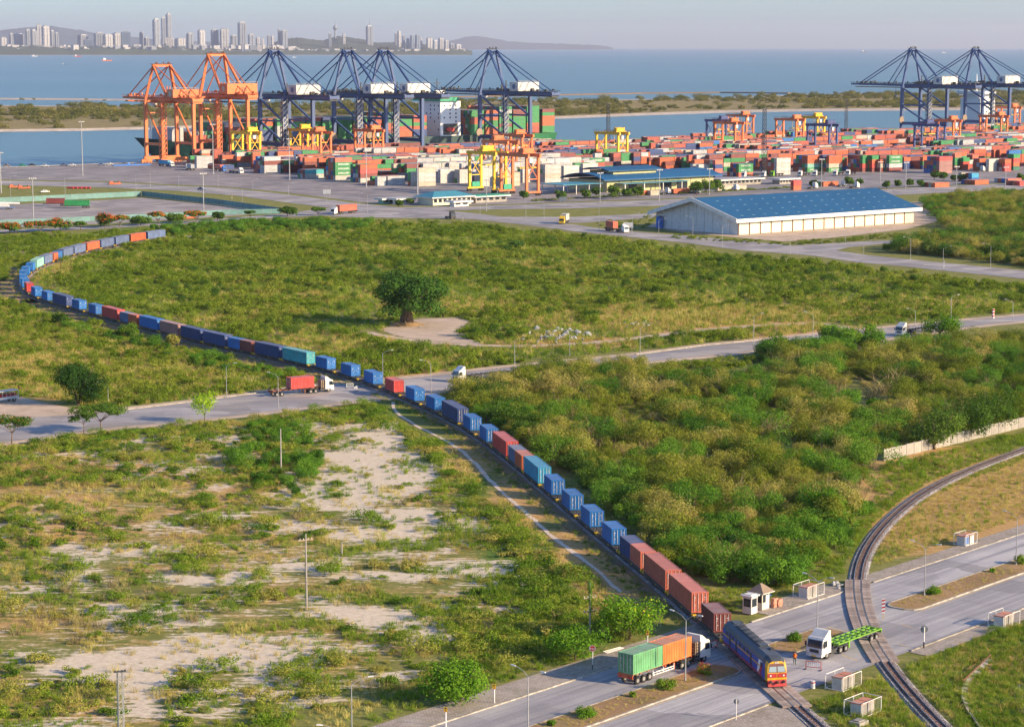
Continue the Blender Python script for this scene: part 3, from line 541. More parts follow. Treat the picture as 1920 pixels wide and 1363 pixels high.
# ================================================================ the train
L20, L40 = 6.06, 12.19
LOADS = ['maroon20', 'brick40', 'brick40', 'brick20+navy20', 'blue20', 'blue20', 'blue20', 'blue20', 'ltblue40', 'orange20+slate20', 'red40', 'blue20', 'blue20', 'navy40', 'blue20', 'blue20', 'red20p', 'blue20', 'blue20', 'blue20', 'teal40', 'navy40',
         'maroon20+blue20', 'navy40', 'navy40', 'mauve40', 'blue40', 'orange20+slate20', 'red40', 'blue20', 'blue20', 'navy40', 'blue20', 'blue20', 'red20p', 'blue20', 'blue20', 'blue20', 'blue20', 'blue20', 'mint40', 'slate40', 'orange20+blue20', 'slate40', 'slate40', 'orange40', 'slate40', 'slate40', 'orange40', 'slate40']
def wagon_frame():
    s = MB(); s.b2(-6.55, 6.55, -.3, .3, .45, .78)
    for y in (-1.15, 1.15): s.b2(-6.55, 6.55, y - .1, y + .1, .5, .78); s.b2(-4.2, 4.2, y - .06, y + .06, .3, .5)
    for k in range(9): x = -6.5 + k * 13 / 8; s.b2(x - .13, x + .13, -1.25, 1.25, .6, .80)
    for x in (-4.2, -1.4, 1.4, 4.2):
        for y in (-1.15, 1.15): s.beam((x, y, .5), (x * .6, y, .32), .08)
    for sg in (-1, 1): s.b2(sg * 6.9 - .35, sg * 6.9 + .35, -.15, .15, .45, .65)
    for x in (-6, -.2, .2, 6):
        for y in (-1.1, 1.1): s.box(x, y, .83, .2, .2, .08)
    s.b2(-1.2, 0.4, -.7, .7, .18, .45); return s.mesh('frame', 'darksteel')
def bogie_mesh():
    s = MB()
    for y in (-.75, .75): s.prism([(-1.35, .5), (-.9, .22), (.9, .22), (1.35, .5), (.4, .62), (-.4, .62)], y - .08, y + .08)
    s.b2(-.25, .25, -.8, .8, .3, .5); return s.mesh('bogie', 'darksteel')
def wheel_mesh(r=.42, w=.7):
    s = MB(); s.cyl((0, -w, r), (0, w, r), .08, n=6)
    for y in (-.56, .56): s.cyl((0, y - .06, r), (0, y + .06, r), r, n=14)
    return s.mesh('wheelset', 'rail')
def corner_mesh(): 
    s = MB()
    for y in (-1.2, 1.2): s.box(0, y, .62, .55, .16, .34); s.box(.32, y * .8, .68, .12, .5, .28)
    return s.mesh('end_plate', 'yellow')
WF, BG, WS, CP = wagon_frame(), bogie_mesh(), wheel_mesh(), corner_mesh()
def posed(path, s0, s1):
    p, q = path.at(s0), path.at(s1); d = p - q; return (p + q) / 2, math.atan2(d.y, d.x)
for k, ld in enumerate(LOADS):
    s0 = 47 + 14 * k; c, rz = posed(TRAIN, s0 + 2.2, s0 + 11.8); n = ordinal(k + 1); c.z = RAIL_Z
    t = thing('flat_wagon', 'black skeletal container wagon, %s behind the locomotive' % n, 'rail wagon', c, rz, 'wagons of the container train'); obj('frame', WF, t)
    for x in (-4.8, 4.8):
        b = obj('bogie', BG, t, (x, 0, 0))
        if k < 16:
            for dx in (-.85, .85): obj('wheelset', WS, b, (dx, 0, 0))
    obj('end_plate', CP, t, (6.3, 0, 0)); obj('end_plate', CP, t, (-6.3, 0, 0), (0, 0, math.pi)); obj('end_plate', CP, t, (0.9, 0, -.02), scale=(.5, 1, .8))
    parts = ld.split('+'); xs = [0] if len(parts) == 1 else [3.07, -3.07]
    for x, pt in zip(xs, parts):
        pe = pt.endswith('p'); pt = pt.rstrip('p'); col_, ln = pt[:-2], (L20 if pt.endswith('20') else L40); H = 2.9 if ln > 7 else 2.6
        p = c + Vector((math.cos(rz), math.sin(rz), 0)) * x; p.z = RAIL_Z + .875
        extra = '' if len(parts) == 1 else (', its front half' if x > 0 else ', its rear half')
        container(ln, H, col_, p, rz, '%s %s-foot container on the %s wagon%s' % (CNAME[col_], 'twenty' if ln < 7 else 'forty', n, extra), 'containers on the train', 2 if k < 14 else 1, pe)
def locomotive():
    c, rz = posed(TRAIN, 29.5, 43.5); c.z = RAIL_Z
    t = thing('diesel_locomotive', 'blue diesel locomotive with yellow and red front pulling the train', 'locomotive', c, rz)
    s = MB(); s.prism([(-1.4, .85), (1.4, .85), (1.4, 2.85), (-1.4, 2.85)], -9.6, 8.3, 'x'); body = s.obj('body', 'locoblue', t)
    s = MB(); s.prism([(-1.4, 2.852), (1.4, 2.852), (1.22, 3.35), (.75, 3.72), (-.75, 3.72), (-1.22, 3.35)], -9.3, 8.2, 'x'); s.b2(-6.5, 4.2, -.55, .55, 3.7, 3.95); s.b2(-8.9, -7.2, -.5, .5, 3.7, 3.88); roof = s.obj('roof', 'locoroof', t)
    for x in (-5.3, -3.4, -1.5, .4, 2.3): MB().cyl((x, 0, 3.93), (x, 0, 4.05), .5, n=14).obj('cooling_fan', 'darksteel', roof)
    for x in (-8, 5.6): MB().box(x, .6, 3.75, .9, .5, .25).obj('exhaust_hood', 'darksteel', roof)
    for sg in (-1, 1):
        y = sg * 1.41
        MB().b2(-9.55, 8.2, y - .008, y + .008, .9, 1.12).obj('stripe', 'locored', body); MB().b2(-9.5, 8.0, y - .009, y + .009, 2.02, 2.2).obj('stripe', 'locoyellow', body)
        w = MB(); w.prism([(5.9, 1.15), (7.1, 1.15), (8.1, 2.85), (6.6, 2.85)], y - .007, y + .007); w.obj('stripe', 'stripewhite', body)
        w = MB(); w.prism([(6.6, 1.2), (7.6, 1.2), (8.25, 2.4), (7.5, 2.4)], y - .012, y + .012); w.obj('stripe', 'locored', body)
        for x in (-6.2, -3.3, 3.2): MB().b2(x - .35, x + .35, y - .02, y + .02, 1.15, 2.8).obj('door', 'darksteel', body)
        for x in (-7.6, -4.8, -1.5, .2, 1.8): MB().b2(x - .5, x + .5, y - .015, y + .015, 2.3, 2.78).obj('grille', 'darksteel', body)
        MB().b2(7.35, 8.05, y - .02, y + .02, 2.15, 2.75).obj('side_window', 'glass', body)
    # the yellow cab: a tapering nose
    secs = [(8.3, 1.4, 2.85, 1.22, 3.35, .75, 3.72), (9.1, 1.36, 2.75, 1.15, 3.3, .7, 3.62), (9.62, 1.25, 2.6, 1.0, 3.0, .6, 3.25)]
    s = MB(); rings = []
    for x, w, z1, w2, z2, w3, z3 in secs:
        zb = .8; rings.append([(x + (.25 if x > 9.5 else 0) * (1 if z < 1.9 else 0), y, z) for y, z in ((-w, zb), (-w, 1.8), (-w, z1), (-w2, z2), (-w3, z3), (w3, z3), (w2, z2), (w, z1), (w, 1.8), (w, zb))])
    for a, b in zip(rings[:-1], rings[1:]):
        for i in range(10): s.face([a[i], a[(i + 1) % 10], b[(i + 1) % 10], b[i]])
    s.face(rings[-1]); cm = fixn(s.mesh('cab', ['locoyellow', 'locoroof', 'locoblue'])); cm.polygons.foreach_set('material_index', [1 if (q.center.z > 3.0 and q.center.x < 9.5) else (2 if q.center.x < 8.9 and abs(q.center.y) > 1.3 else 0) for q in cm.polygons]); cab = obj('cab', cm, t)
    s = MB()
    for sg in (-1, 1): s.hexa([(9.9, sg * .06, 1.25), (9.9, sg * 1.24, 1.25), (9.88, sg * 1.24, 1.78), (9.88, sg * .06, 1.78), (9.92, sg * .06, 1.25), (9.91, sg * 1.24, 1.25), (9.89, sg * 1.24, 1.78), (9.9, sg * .06, 1.78)])
    obj('front_band', fixn(s.mesh('front_band', 'locored')), cab)
    MB().hexa([(9.6, -1.14, 1.86), (9.6, 1.14, 1.86), (9.55, .88, 2.98), (9.55, -.88, 2.98), (9.86, -1.14, 1.86), (9.86, 1.14, 1.86), (9.68, .88, 2.98), (9.68, -.88, 2.98)]).obj('windscreen_surround', 'locobrown', cab)
    for sg in (-1, 1):
        a, b = sg * .08, sg * 1.04; y0, y1 = min(a, b), max(a, b)
        obj('windscreen', fixn(MB().hexa([(9.80, y0, 1.95), (9.80, y1, 1.95), (9.70, y1 * .93, 2.62), (9.70, y0 * .93, 2.62), (9.87, y0, 1.95), (9.87, y1, 1.95), (9.765, y1 * .93, 2.62), (9.765, y0 * .93, 2.62)]).mesh('windscreen', 'glasspale')), cab)
        MB().cyl((9.85, sg * .85, 1.5), (9.95, sg * .85, 1.5), .13, n=10).obj('headlight', 'lamp', cab); MB().cyl((9.6, sg * .14, 3.08), (9.7, sg * .14, 3.06), .12, n=10).obj('headlight', 'lamp', cab)
        MB().cyl((9.95, sg * .85, .75), (10.25, sg * .85, .75), .16, n=10).obj('buffer', 'darksteel', t)
    MB().prism([(9.6, .1), (10.15, .15), (9.95, .95), (9.5, .95)], -1.2, 1.2).obj('pilot', 'locored', t); MB().b2(9.9, 10.5, -.12, .12, .6, .85).obj('coupler', 'rust', t)
    MB().b2(-9.62, -9.58, -1.3, 1.3, .95, 3.2).obj('rear_panel', 'locoyellow', t); MB().b2(-2.4, 2.4, -1.1, 1.1, .25, .84).obj('fuel_tank', 'darksteel', t); MB().b2(-9.5, 9.5, -1.3, 1.3, .7, .86).obj('underframe', 'darksteel', t)
    for x in (-6, 6):
        s = MB()
        for y in (-1.0, 1.0): s.prism([(-2.3, .6), (-2.1, .3), (2.1, .3), (2.3, .6), (1.9, .75), (-1.9, .75)], y - .09, y + .09)
        b = s.obj('bogie', 'darksteel', t, (x, 0, 0))
        for dx in (-1.6, 0, 1.6): obj('wheelset', memo('lw', lambda: wheel_mesh(.46, 1.0)), b, (dx, 0, 0))
locomotive()
# ================================================================ road vehicles
def tyre_mesh(r=.5, w=.28):
    def mk():
        s = MB(); s.cyl((0, -w / 2, 0), (0, w / 2, 0), r, n=16); s.mi(1)
        for sg in (-1, 1): s.cyl((0, sg * (w / 2 - .02), 0), (0, sg * (w / 2 + .012), 0), r * .52, n=12); s.mi(1)
        return s.mesh('wheel', ['tyre', 'rim'])
    return memo(('tyre', r, w), mk)
def cab_mesh():
    s = MB(); s.prism([(1.30, .5), (1.36, 1.35), (1.10, 2.7), (.85, 2.92), (-.85, 2.92), (-.9, .75), (.55, .75), (.55, .5)], -1.2, 1.2)
    s.prism([(.62, 2.92), (-.85, 2.92), (-.85, 3.72), (-.45, 3.72)], -1.1, 1.1); return fixn(s.mesh('cab', 'whitepaint'))
def glassset():
    s = MB(); s.hexa([(1.335, -1.08, 1.62), (1.335, 1.08, 1.62), (1.14, 1.04, 2.6), (1.14, -1.04, 2.6), (1.36, -1.08, 1.62), (1.36, 1.08, 1.62), (1.165, 1.04, 2.6), (1.165, -1.04, 2.6)]); return fixn(s.mesh('windscreen', 'glass'))
def sidewin(): return fixn(MB().prism([(1.1, 1.65), (.98, 2.5), (.1, 2.5), (.1, 1.65)], -.012, .012).mesh('side_window', 'glass'))
def chassis():
    s = MB()
    for y in (-.42, .42): s.b2(-5.2, 1.0, y - .08, y + .08, .72, .98)
    s.b2(-2.2, -1.0, -1.15, -.5, .45, 1.0); s.b2(-2.2, -1.0, .5, 1.15, .45, 1.0); s.b2(-4.4, -3.3, -.6, .6, .98, 1.12); s.b2(-5.1, -2.7, -1.2, -.75, 1.0, 1.06); s.b2(-5.1, -2.7, .75, 1.2, 1.0, 1.06); return s.mesh('chassis', 'darksteel')
def trailer_mesh(Lt, ax, lime=False):
    def mk():
        s = MB(); x1 = -2.7; x0 = x1 - Lt
        for y in (-.5, .5): s.b2(x0, x1, y - .09, y + .09, 1.12, 1.42)
        n = 9
        for k in range(n): x = x0 + .2 + (Lt - .4) * k / (n - 1); s.b2(x - .1, x + .1, -1.2, 1.2, 1.3, 1.46)
        if lime:
            for y in (-1.18, 1.18): s.b2(x0, x1, y - .05, y + .05, 1.3, 1.46)
        s.b2(x0, x0 + .12, -1.2, 1.2, .85, 1.3); s.b2(-6.2, -5.9, -.8, -.6, .25, 1.15); s.b2(-6.2, -5.9, .6, .8, .25, 1.15); return s.mesh('bed', 'orange')
    return memo(('trl', Lt, ax, lime), mk)
def rack_mesh():
    s = MB()
    for y in (-1.1, 1.1):
        for x in (-1.05, -2.0): s.b2(x - .04, x + .04, y - .04, y + .04, 1.0, 3.05)
    return s.mesh('cylinder_rack', 'darksteel')
CABM, GLM, SWM, CHM, RKM = cab_mesh(), glassset(), sidewin(), chassis(), rack_mesh()
GCY = MB().cyl((0, -1.0, 0), (0, 1.0, 0), .17, n=8).mesh('gas_cylinder', 'gasbrown')
BMP = MB().b2(1.2, 1.42, -1.2, 1.2, .42, .8).mesh('bumper', 'whitepaint'); GRL = fixn(MB().hexa([(1.345, -.7, .95), (1.345, .7, .95), (1.37, .7, 1.4), (1.37, -.7, 1.4), (1.375, -.7, .95), (1.375, .7, .95), (1.395, .7, 1.4), (1.395, -.7, 1.4)]).mesh('grille', 'darksteel'))
HDL = MB().b2(1.38, 1.43, -.18, .18, .55, .75).mesh('headlight', 'lamp'); MIR = MB().b2(1.15, 1.25, -.12, .12, 1.7, 2.3).mesh('mirror', 'darksteel'); PLT = MB().b2(1.43, 1.44, -.35, .35, .46, .62).mesh('number_plate', 'yellow')
def truck(label, loc, rz, cabmat=None, tmat='darksteel', axles=3, gas=False, Lt=12.6, lime=False, trailer=True, detail=True, group='container trucks'):
    t = thing('container_truck', label, 'truck', loc, rz, group); cabo = obj('cab', CABM, t, mat=cabmat)
    obj('windscreen', GLM, cabo); obj('chassis', CHM, t)
    tw = tyre_mesh()
    def wh(x, y, par=t): obj('wheel', tw, par, (x, y, .5))
    if detail:
        for sg in (-1, 1): obj('side_window', SWM, cabo, (0, sg * 1.205, 0)); obj('headlight', HDL, cabo, (0, sg * .9, 0)); obj('mirror', MIR, cabo, (0, sg * 1.42, 0))
        obj('bumper', BMP, cabo, mat=cabmat); obj('grille', GRL, cabo); obj('number_plate', PLT, cabo)
    for sg in (-1, 1):
        wh(0, sg * 1.03)
        for x in (-3.4, -4.7): wh(x, sg * 1.0)
    if gas:
        rk = obj('cylinder_rack', RKM, t)
        for k in range(5):
            for x in (-1.3, -1.75): obj('gas_cylinder', GCY, rk, (x, 0, 1.25 + .38 * k))
    if trailer:
        b = obj('trailer', trailer_mesh(Lt, axles, lime), t, mat=tmat); xe = -2.7 - Lt
        for k in range(axles):
            for sg in (-1, 1): obj('wheel', tw, b, (xe + 1.2 + 1.25 * k, sg * 1.0, .5))
        if detail:
            s = MB()
            for sg in (-1, 1): s.b2(xe - .02, xe + .02, sg * .85 - .3, sg * .85 + .3, .95, 1.15)
            s.obj('tail_light', 'redpaint', b)
            if axles == 3:
                for sg in (-1, 1):
                    g = MB()
                    for z in (.55, .85): g.b2(-11., -6.6, sg * 1.15 - .03, sg * 1.15 + .03, z - .05, z + .05)
                    for x in (-11, -8.8, -6.6): g.b2(x - .04, x + .04, sg * 1.15 - .03, sg * 1.15 + .03, .5, 1.2)
                    g.obj('side_guard', 'stripewhite', b)
    return t
def heading(pr, pf):
    d = pf - pr; return math.atan2(d.y, d.x)
def aim(rear_px, front_px, side):
    """Stand of a truck from the ground pixels of its rear and front wheels on the camera's side; side = +1 when those are its right wheels."""
    a, b = P(*rear_px), P(*front_px); rz = heading(a, b); return b + Vector((-math.sin(rz), math.cos(rz), 0)) * (1.05 * side), rz
def load(t_loc, rz, x, L, H, col_, label, detail=1, z=1.46):
    p = Vector(t_loc) + Vector((math.cos(rz), math.sin(rz), 0)) * x; p.z = t_loc[2] + z
    container(L, H, col_, p, rz + (math.pi if detail == 3 else 0), label, 'containers carried by trucks', min(detail, 2))
fr = RW(rl(1325, 1242), -173.4, .03)
truck('white cab truck hauling one green and one orange container', fr, RA, None, 'orange', 3, True)
load(fr, RA, -5.95, L20, 2.6, 'truckorange', 'orange twenty-foot container on the truck beside the train', 3); load(fr, RA, -12.15, L20, 2.6, 'truckgreen', 'faded green container at the rear of the orange one on the truck', 3)
g, rz = aim((1629, 1191), (1524, 1230), 1); g.z = .03
rz = heading(P(1629, 1191), P(1524, 1230)); truck('white cab truck with an empty lime green trailer on the crossing', g, rz, None, 'lime', 2, False, 11.0, True)
g, rz = aim((522, 744), (616, 735), 1); g.z = .03
truck('white cab truck with one red container waiting at the middle crossing', g, rz, None, 'rust', 2, True, 12.0); load(g, rz, -6.9, L20, 2.6, 'red', 'red container in the middle of the waiting truck trailer', 3)
g = P(862, 716); g.z = .03; truck('silver cab truck facing the train, half hidden by bushes', g, heading(P(1000, 700), P(862, 716)), None, 'darksteel', 2, False, 12)
g = P(1690, 630); g.z = .03; truck('white cab truck half hidden behind the round green tree', g, heading(P(1800, 612), P(1690, 630)), None, 'darksteel', 2, True, 12)
g = P(627, 403); g.z = .04; rz = heading(P(690, 398), P(620, 404)); truck('white cab truck with a red container on the upper road', g, rz, None, 'darksteel', 3, False, 12.4, detail=False); load(g, rz, -8.6, L40, 2.9, 'brick', 'brick red container on the upper road by the flame trees', 3)
g = P(1172, 437); g.z = .04; rz = heading(P(1130, 431), P(1175, 437)); truck('white cab truck with a red container near the warehouse', g, rz, None, 'darksteel', 3, False, 12.4, detail=False); load(g, rz, -10.8, L20, 2.9, 'brick', 'red container on the truck near the warehouse', 3)
g = P(848, 411); g.z = .04; truck('dark cab tractor unit parked by the junction', g, heading(P(820, 408), P(848, 412)), 'darksteel', 'darksteel', 2, False, 12, trailer=False, detail=False)
g = P(1054, 421); g.z = .04; rz = heading(P(1080, 412), P(1052, 422)); truck('yellow cab lorry with a white box turning on the main road', g, rz, 'yellow', 'darksteel', 2, False, 7, detail=False); load(g, rz, -6.2, 7.0, 2.9, 'white', 'white box body behind the yellow cab', 3, 1.46)
def pickup(label, px, tow, mat='whitepaint', roof=True):
    p = P(*px); p.z = .04; t = thing('pickup_car', label, 'car', p, heading(p, P(*tow)))
    s = MB(); s.prism([(-2.5, .45), (2.5, .45), (2.55, .85), (1.3, 1.05), (.6, 1.7), (-.9, 1.7), (-1.2, 1.05), (-2.55, 1.0)], -.88, .88); b = obj('body', fixn(s.mesh('body', mat)), t)
    for sg in (-1, 1):
        obj('side_window', fixn(MB().prism([(1.05, 1.1), (.55, 1.6), (-.8, 1.6), (-.95, 1.1)], sg * .885 - .01, sg * .885 + .01).mesh('side_window', 'glass')), b)
        for x in (-1.6, 1.6): obj('wheel', tyre_mesh(.36, .22), t, (x, sg * .8, .36))
    return t
pickup('white pickup crossing the port road behind the truck lot', (84, 362), (110, 361)); pickup('dark blue car driving along the port approach road', (378, 357), (400, 358), 'slate')
def bus():
    p = P(8, 754); p.z = .03; t = thing('passenger_truck', 'grey open-sided passenger truck with red seats parked by the yard', 'truck', p, heading(P(36, 750), P(0, 755)))
    s = MB(); s.b2(-3.2, 3.4, -1.15, 1.15, .75, 1.3); s.b2(-3.2, 3.4, -1.18, 1.18, 2.5, 2.62); body = s.obj('body', 'grey', t)
    for x in np.linspace(-3.1, 3.3, 7):
        for sg in (-1, 1): MB().b2(x - .05, x + .05, sg * 1.12 - .04, sg * 1.12 + .04, 1.3, 2.5).obj('roof_post', 'grey', body)
    for x in np.linspace(-2.5, 2.6, 5): MB().b2(x - .2, x + .2, -1.0, 1.0, 1.2, 1.85).obj('seat', 'redpaint', body)
    for x in (-2, 3.8):
        for sg in (-1, 1): obj('wheel', tyre_mesh(.45, .26), t, (x, sg * 1.0, .45))
    s = MB(); s.prism([(3.45, .6), (5.2, .6), (5.2, 1.3), (4.7, 1.4), (4.3, 2.3), (3.45, 2.3)], -1.05, 1.05); cb = obj('cab', fixn(s.mesh('cab', 'grey')), t); MB().b2(3.7, 4.2, -1.07, 1.07, 1.5, 2.1).obj('side_window', 'glass', cb)
bus()
# ================================================================ street furniture
def lamp_meshes(h, arm):
    def mk():
        s = MB(); s.cyl((0, 0, 0), (0, 0, h), .09, .05, 8); s.cyl((0, 0, 0), (0, 0, .5), .13, n=8); pole = s.mesh('pole', 'mast')
        s = MB(); pts = [(0, 0, h - .1), (arm * .35, 0, h + .45), (arm * .75, 0, h + .75), (arm, 0, h + .85)]
        for p, q in zip(pts[:-1], pts[1:]): s.cyl(p, q, .035, n=6)
        am = s.mesh('arm', 'mast'); s = MB(); s.hexa([(arm - .1, -.12, h + .78), (arm + .6, -.12, h + .84), (arm + .6, .12, h + .84), (arm - .1, .12, h + .78), (arm - .1, -.08, h + .90), (arm + .55, -.08, h + .95), (arm + .55, .08, h + .95), (arm - .1, .08, h + .90)]); return pole, am, s.mesh('lamp_head', 'lamp')
    return memo(('lampm', round(h, 1), arm), mk)
def lamp_post(u, v, vtop, arms, label, arm=2.0, ang=None):
    p = P(u, v); dep = p.y * _cp + CAM_H * _sp; h = (v - vtop) * dep / FPX / math.cos(math.atan2(CAM_H, p.y)); h = round(max(4., h - .8 * bool(arms)), 1)
    pm, am, hm = lamp_meshes(h, arm); t = thing('street_lamp', label, 'street lamp', p, 0, 'street lamps'); obj('pole', pm, t)
    for a in arms: ar = obj('arm', am, t, rot=(0, 0, a)); obj('lamp_head', hm, ar)
PI = math.pi; NA = math.atan2(RN.y, RN.x)
LPS = [(1285,1278,1152,'D','double-armed street lamp on the median beside the container truck'),(1532,1186,1080,'D','double-armed street lamp behind the white truck cab'),(1733,1118,1019,'D','double-armed street lamp on the mulched median'),(1905,1060,962,'D','street lamp at the right end of the mulched median'),(990,1398,1256,'D','tall street lamp rising from the bottom edge, beside the yellow warning sign'),(660,1400,1272,'R','thin street lamp at the bottom edge with its arm to the right'),(640,1500,1362,'L','street lamp of which only the lit head shows at the bottom edge'),
       (425,746,680,'R','street lamp behind the middle road, left of the waiting truck'),(522,766,699,'L','street lamp in front of the trailer of the waiting truck'),(203,757,731,'L','short street lamp behind the flat-topped tree'),(718,727,657,'R','street lamp just behind the train at the middle crossing'),(808,742,675,'L','street lamp right of the middle crossing'),(965,683,635,'R','street lamp in front of the boulder heap'),(1068,668,622,'R','street lamp half hidden by olive thicket'),(1200,666,610,'R','street lamp at the start of the visible side road'),(1413,645,588,'R','street lamp by the bend of the side road'),(1524,636,585,'L','street lamp behind the bright green roadside trees'),(1716,610,580,'L','street lamp beside the half hidden truck'),(1783,598,553,'R','street lamp above the round green tree'),(1899,596,562,'L','street lamp near the small red and white post'),
       (1235,443,410,'R','street lamp at the left corner of the warehouse'),(1299,446,406,'L','street lamp before the warehouse gable'),(1354,463,422,'R','street lamp across the road from the warehouse gable'),(1481,477,442,'L','street lamp across from the middle of the warehouse'),(1541,457,428,'R','street lamp before the long warehouse wall'),(1585,463,430,'L','street lamp at the branch road'),(1619,489,451,'R','street lamp on the near side past the branch road'),(1707,487,445,'L','street lamp before the dark grove'),(1768,504,462,'R','street lamp on the main road below the dark grove'),(1857,502,457,'L','street lamp at the far right below the dark grove'),
       (1123,432,380,'R','street lamp beside the lorry with the red container'),(1186,441,400,'R','street lamp between red container truck and warehouse'),(986,412,372,'R','street lamp on the grass island by the junction'),(1020,412,378,'L','second street lamp on the grass island'),(900,403,372,'L','street lamp by the traffic sign at the junction'),
       (122,366,331,'L','street lamp behind the white pickup'),(255,359,322,'R','street lamp right of the red pipes'),(282,352,322,'R','street lamp beside the port apron'),(335,353,324,'R','street lamp near the blue car'),(409,352,325,'R','street lamp behind the blue car'),(474,357,336,'R','street lamp midway on the approach road'),(541,366,344,'R','street lamp by the blank road sign'),(612,382,352,'R','street lamp before the white containers'),(673,388,360,'R','street lamp left of the small gate house'),(689,401,363,'L','street lamp by the red container lorry'),(20,370,330,'R','street lamp at the far left of the lot'),(455,380,352,'L','street lamp by the green fence corner')]
for i, (u, v, vt, k, lb) in enumerate(LPS):
    far = v < 520
    if k == 'D': arms = [NA + PI, NA]
    else: arms = [(0 if k == 'R' else PI) + random.uniform(-.3, .3)]
    lamp_post(u, v, vt, arms, lb, 2.0 if not far else 2.4)
def high_mast(u, v, vtop, label, lattice=False, red=False):
    p = P(u, v); h = (v - vtop) * (p.y * _cp + CAM_H * _sp) / FPX
    t = thing('light_mast', label, 'light mast', p, .4, 'high light masts'); s = MB()
    if lattice:
        w0, w1 = (.34, .26) if red else (1.1, .8); n = int(h / (.9 if red else 2.6)); bw = .3 if red else 1.0
        for k in range(n):
            z0, z1 = h * k / n, h * (k + 1) / n
            for a, b in (((-1, -1), (1, -1)), ((1, -1), (1, 1)), ((1, 1), (-1, 1)), ((-1, 1), (-1, -1))):
                r0 = w0 + (w1 - w0) * k / n; r1 = w0 + (w1 - w0) * (k + 1) / n
                s.beam((a[0] * r0, a[1] * r0, z0), (a[0] * r1, a[1] * r1, z1), .22 * bw); s.beam((a[0] * r0, a[1] * r0, z0), (b[0] * r1, b[1] * r1, z1), .14 * bw)
        s.obj('lattice', 'darksteel' if not red else 'mast', t)
    else: s.cyl((0, 0, 0), (0, 0, h), .35 if h > 20 else .2, .18, 8); s.obj('pole', 'mast', t)
    k_ = .4 if red else 1.0; s = MB(); s.b2(-1.6 * k_, 1.6 * k_, -.12 * k_, .12 * k_, h - .15 * k_, h + .1); cr = s.obj('crossarm', 'mast', t)
    for x in (-1.4, -.5, .5, 1.4): MB().box(x * k_, -.3 * k_, h + .3 * k_, .6 * k_, .4 * k_, .5 * k_).obj('floodlight', 'lamp' if not lattice else 'darksteel', cr)
for a in [(155,330,230,'tall light mast on the open apron at left'),(2,362,288,'light mast at the left edge beyond the lot'),(63,418,336,'light mast with a wide head before the truck lot'),(382,401,327,'light mast with a wide head by the green fence'),(400,327,235,'tall light mast before the grey containers'),(543,338,262,'tall light mast before the maroon containers'),(687,352,285,'tall light mast before the red containers'),(783,370,292,'light mast left of the gate house'),(912,397,338,'tall pole beside the gate house fence'),(1125,381,326,'tall pole before the olive walled building'),(1330,367,318,'tall pole right of the olive walled building'),(1540,352,300,'tall pole behind the warehouse roof'),(1698,354,306,'tall pole by the roadside shrubs'),(1793,348,314,'tall pole before the cream containers'),(1236,378,320,'tall pole before the blue-roofed loading dock'),(1650,345,305,'thin tall pole by the empty trailers'),(1885,352,315,'tall pole at the far right frontage')]:
    high_mast(*a)
for a in [(1140,302,196,'dark lattice mast rising in front of the channel'),(1432,332,205,'dark lattice mast beside the white reefer stack'),(1586,262,188,'dark lattice mast near the water')]: high_mast(*a, lattice=True)
high_mast(229, 1440, 1254, 'pale lattice camera mast in the foreground wasteland', lattice=True, red=True)
def stop_sign(u, v, vtop, label):
    p = P(u, v); t = thing('stop_sign', label, 'road sign', p, -.25); MB().cyl((0, 0, .75), (0, 0, 2.5), .06, n=8).obj('post', 'whitepaint', t); MB().cyl((0, 0, 0), (0, 0, .75), .062, n=8).obj('post_base', 'darksteel', t)
    d = MB().cyl((0, -.07, 2.9), (0, -.03, 2.9), .42, n=24).obj('disc', 'redpaint', t); r = MB(); n = 24
    ring = lambda rr: [(rr * math.cos(2 * PI * k / n), -.075, 2.9 + rr * math.sin(2 * PI * k / n)) for k in range(n + 1)]
    r.strip(ring(.42), ring(.37)); r.obj('rim', 'stripewhite', d); obj('lettering', text_mesh('หยุด', .42, 'stripewhite'), d, (0, -.078, 2.88), (R(90), 0, 0))
stop_sign(1111, 1256, 1222, 'round red stop sign on a white post by the footway')
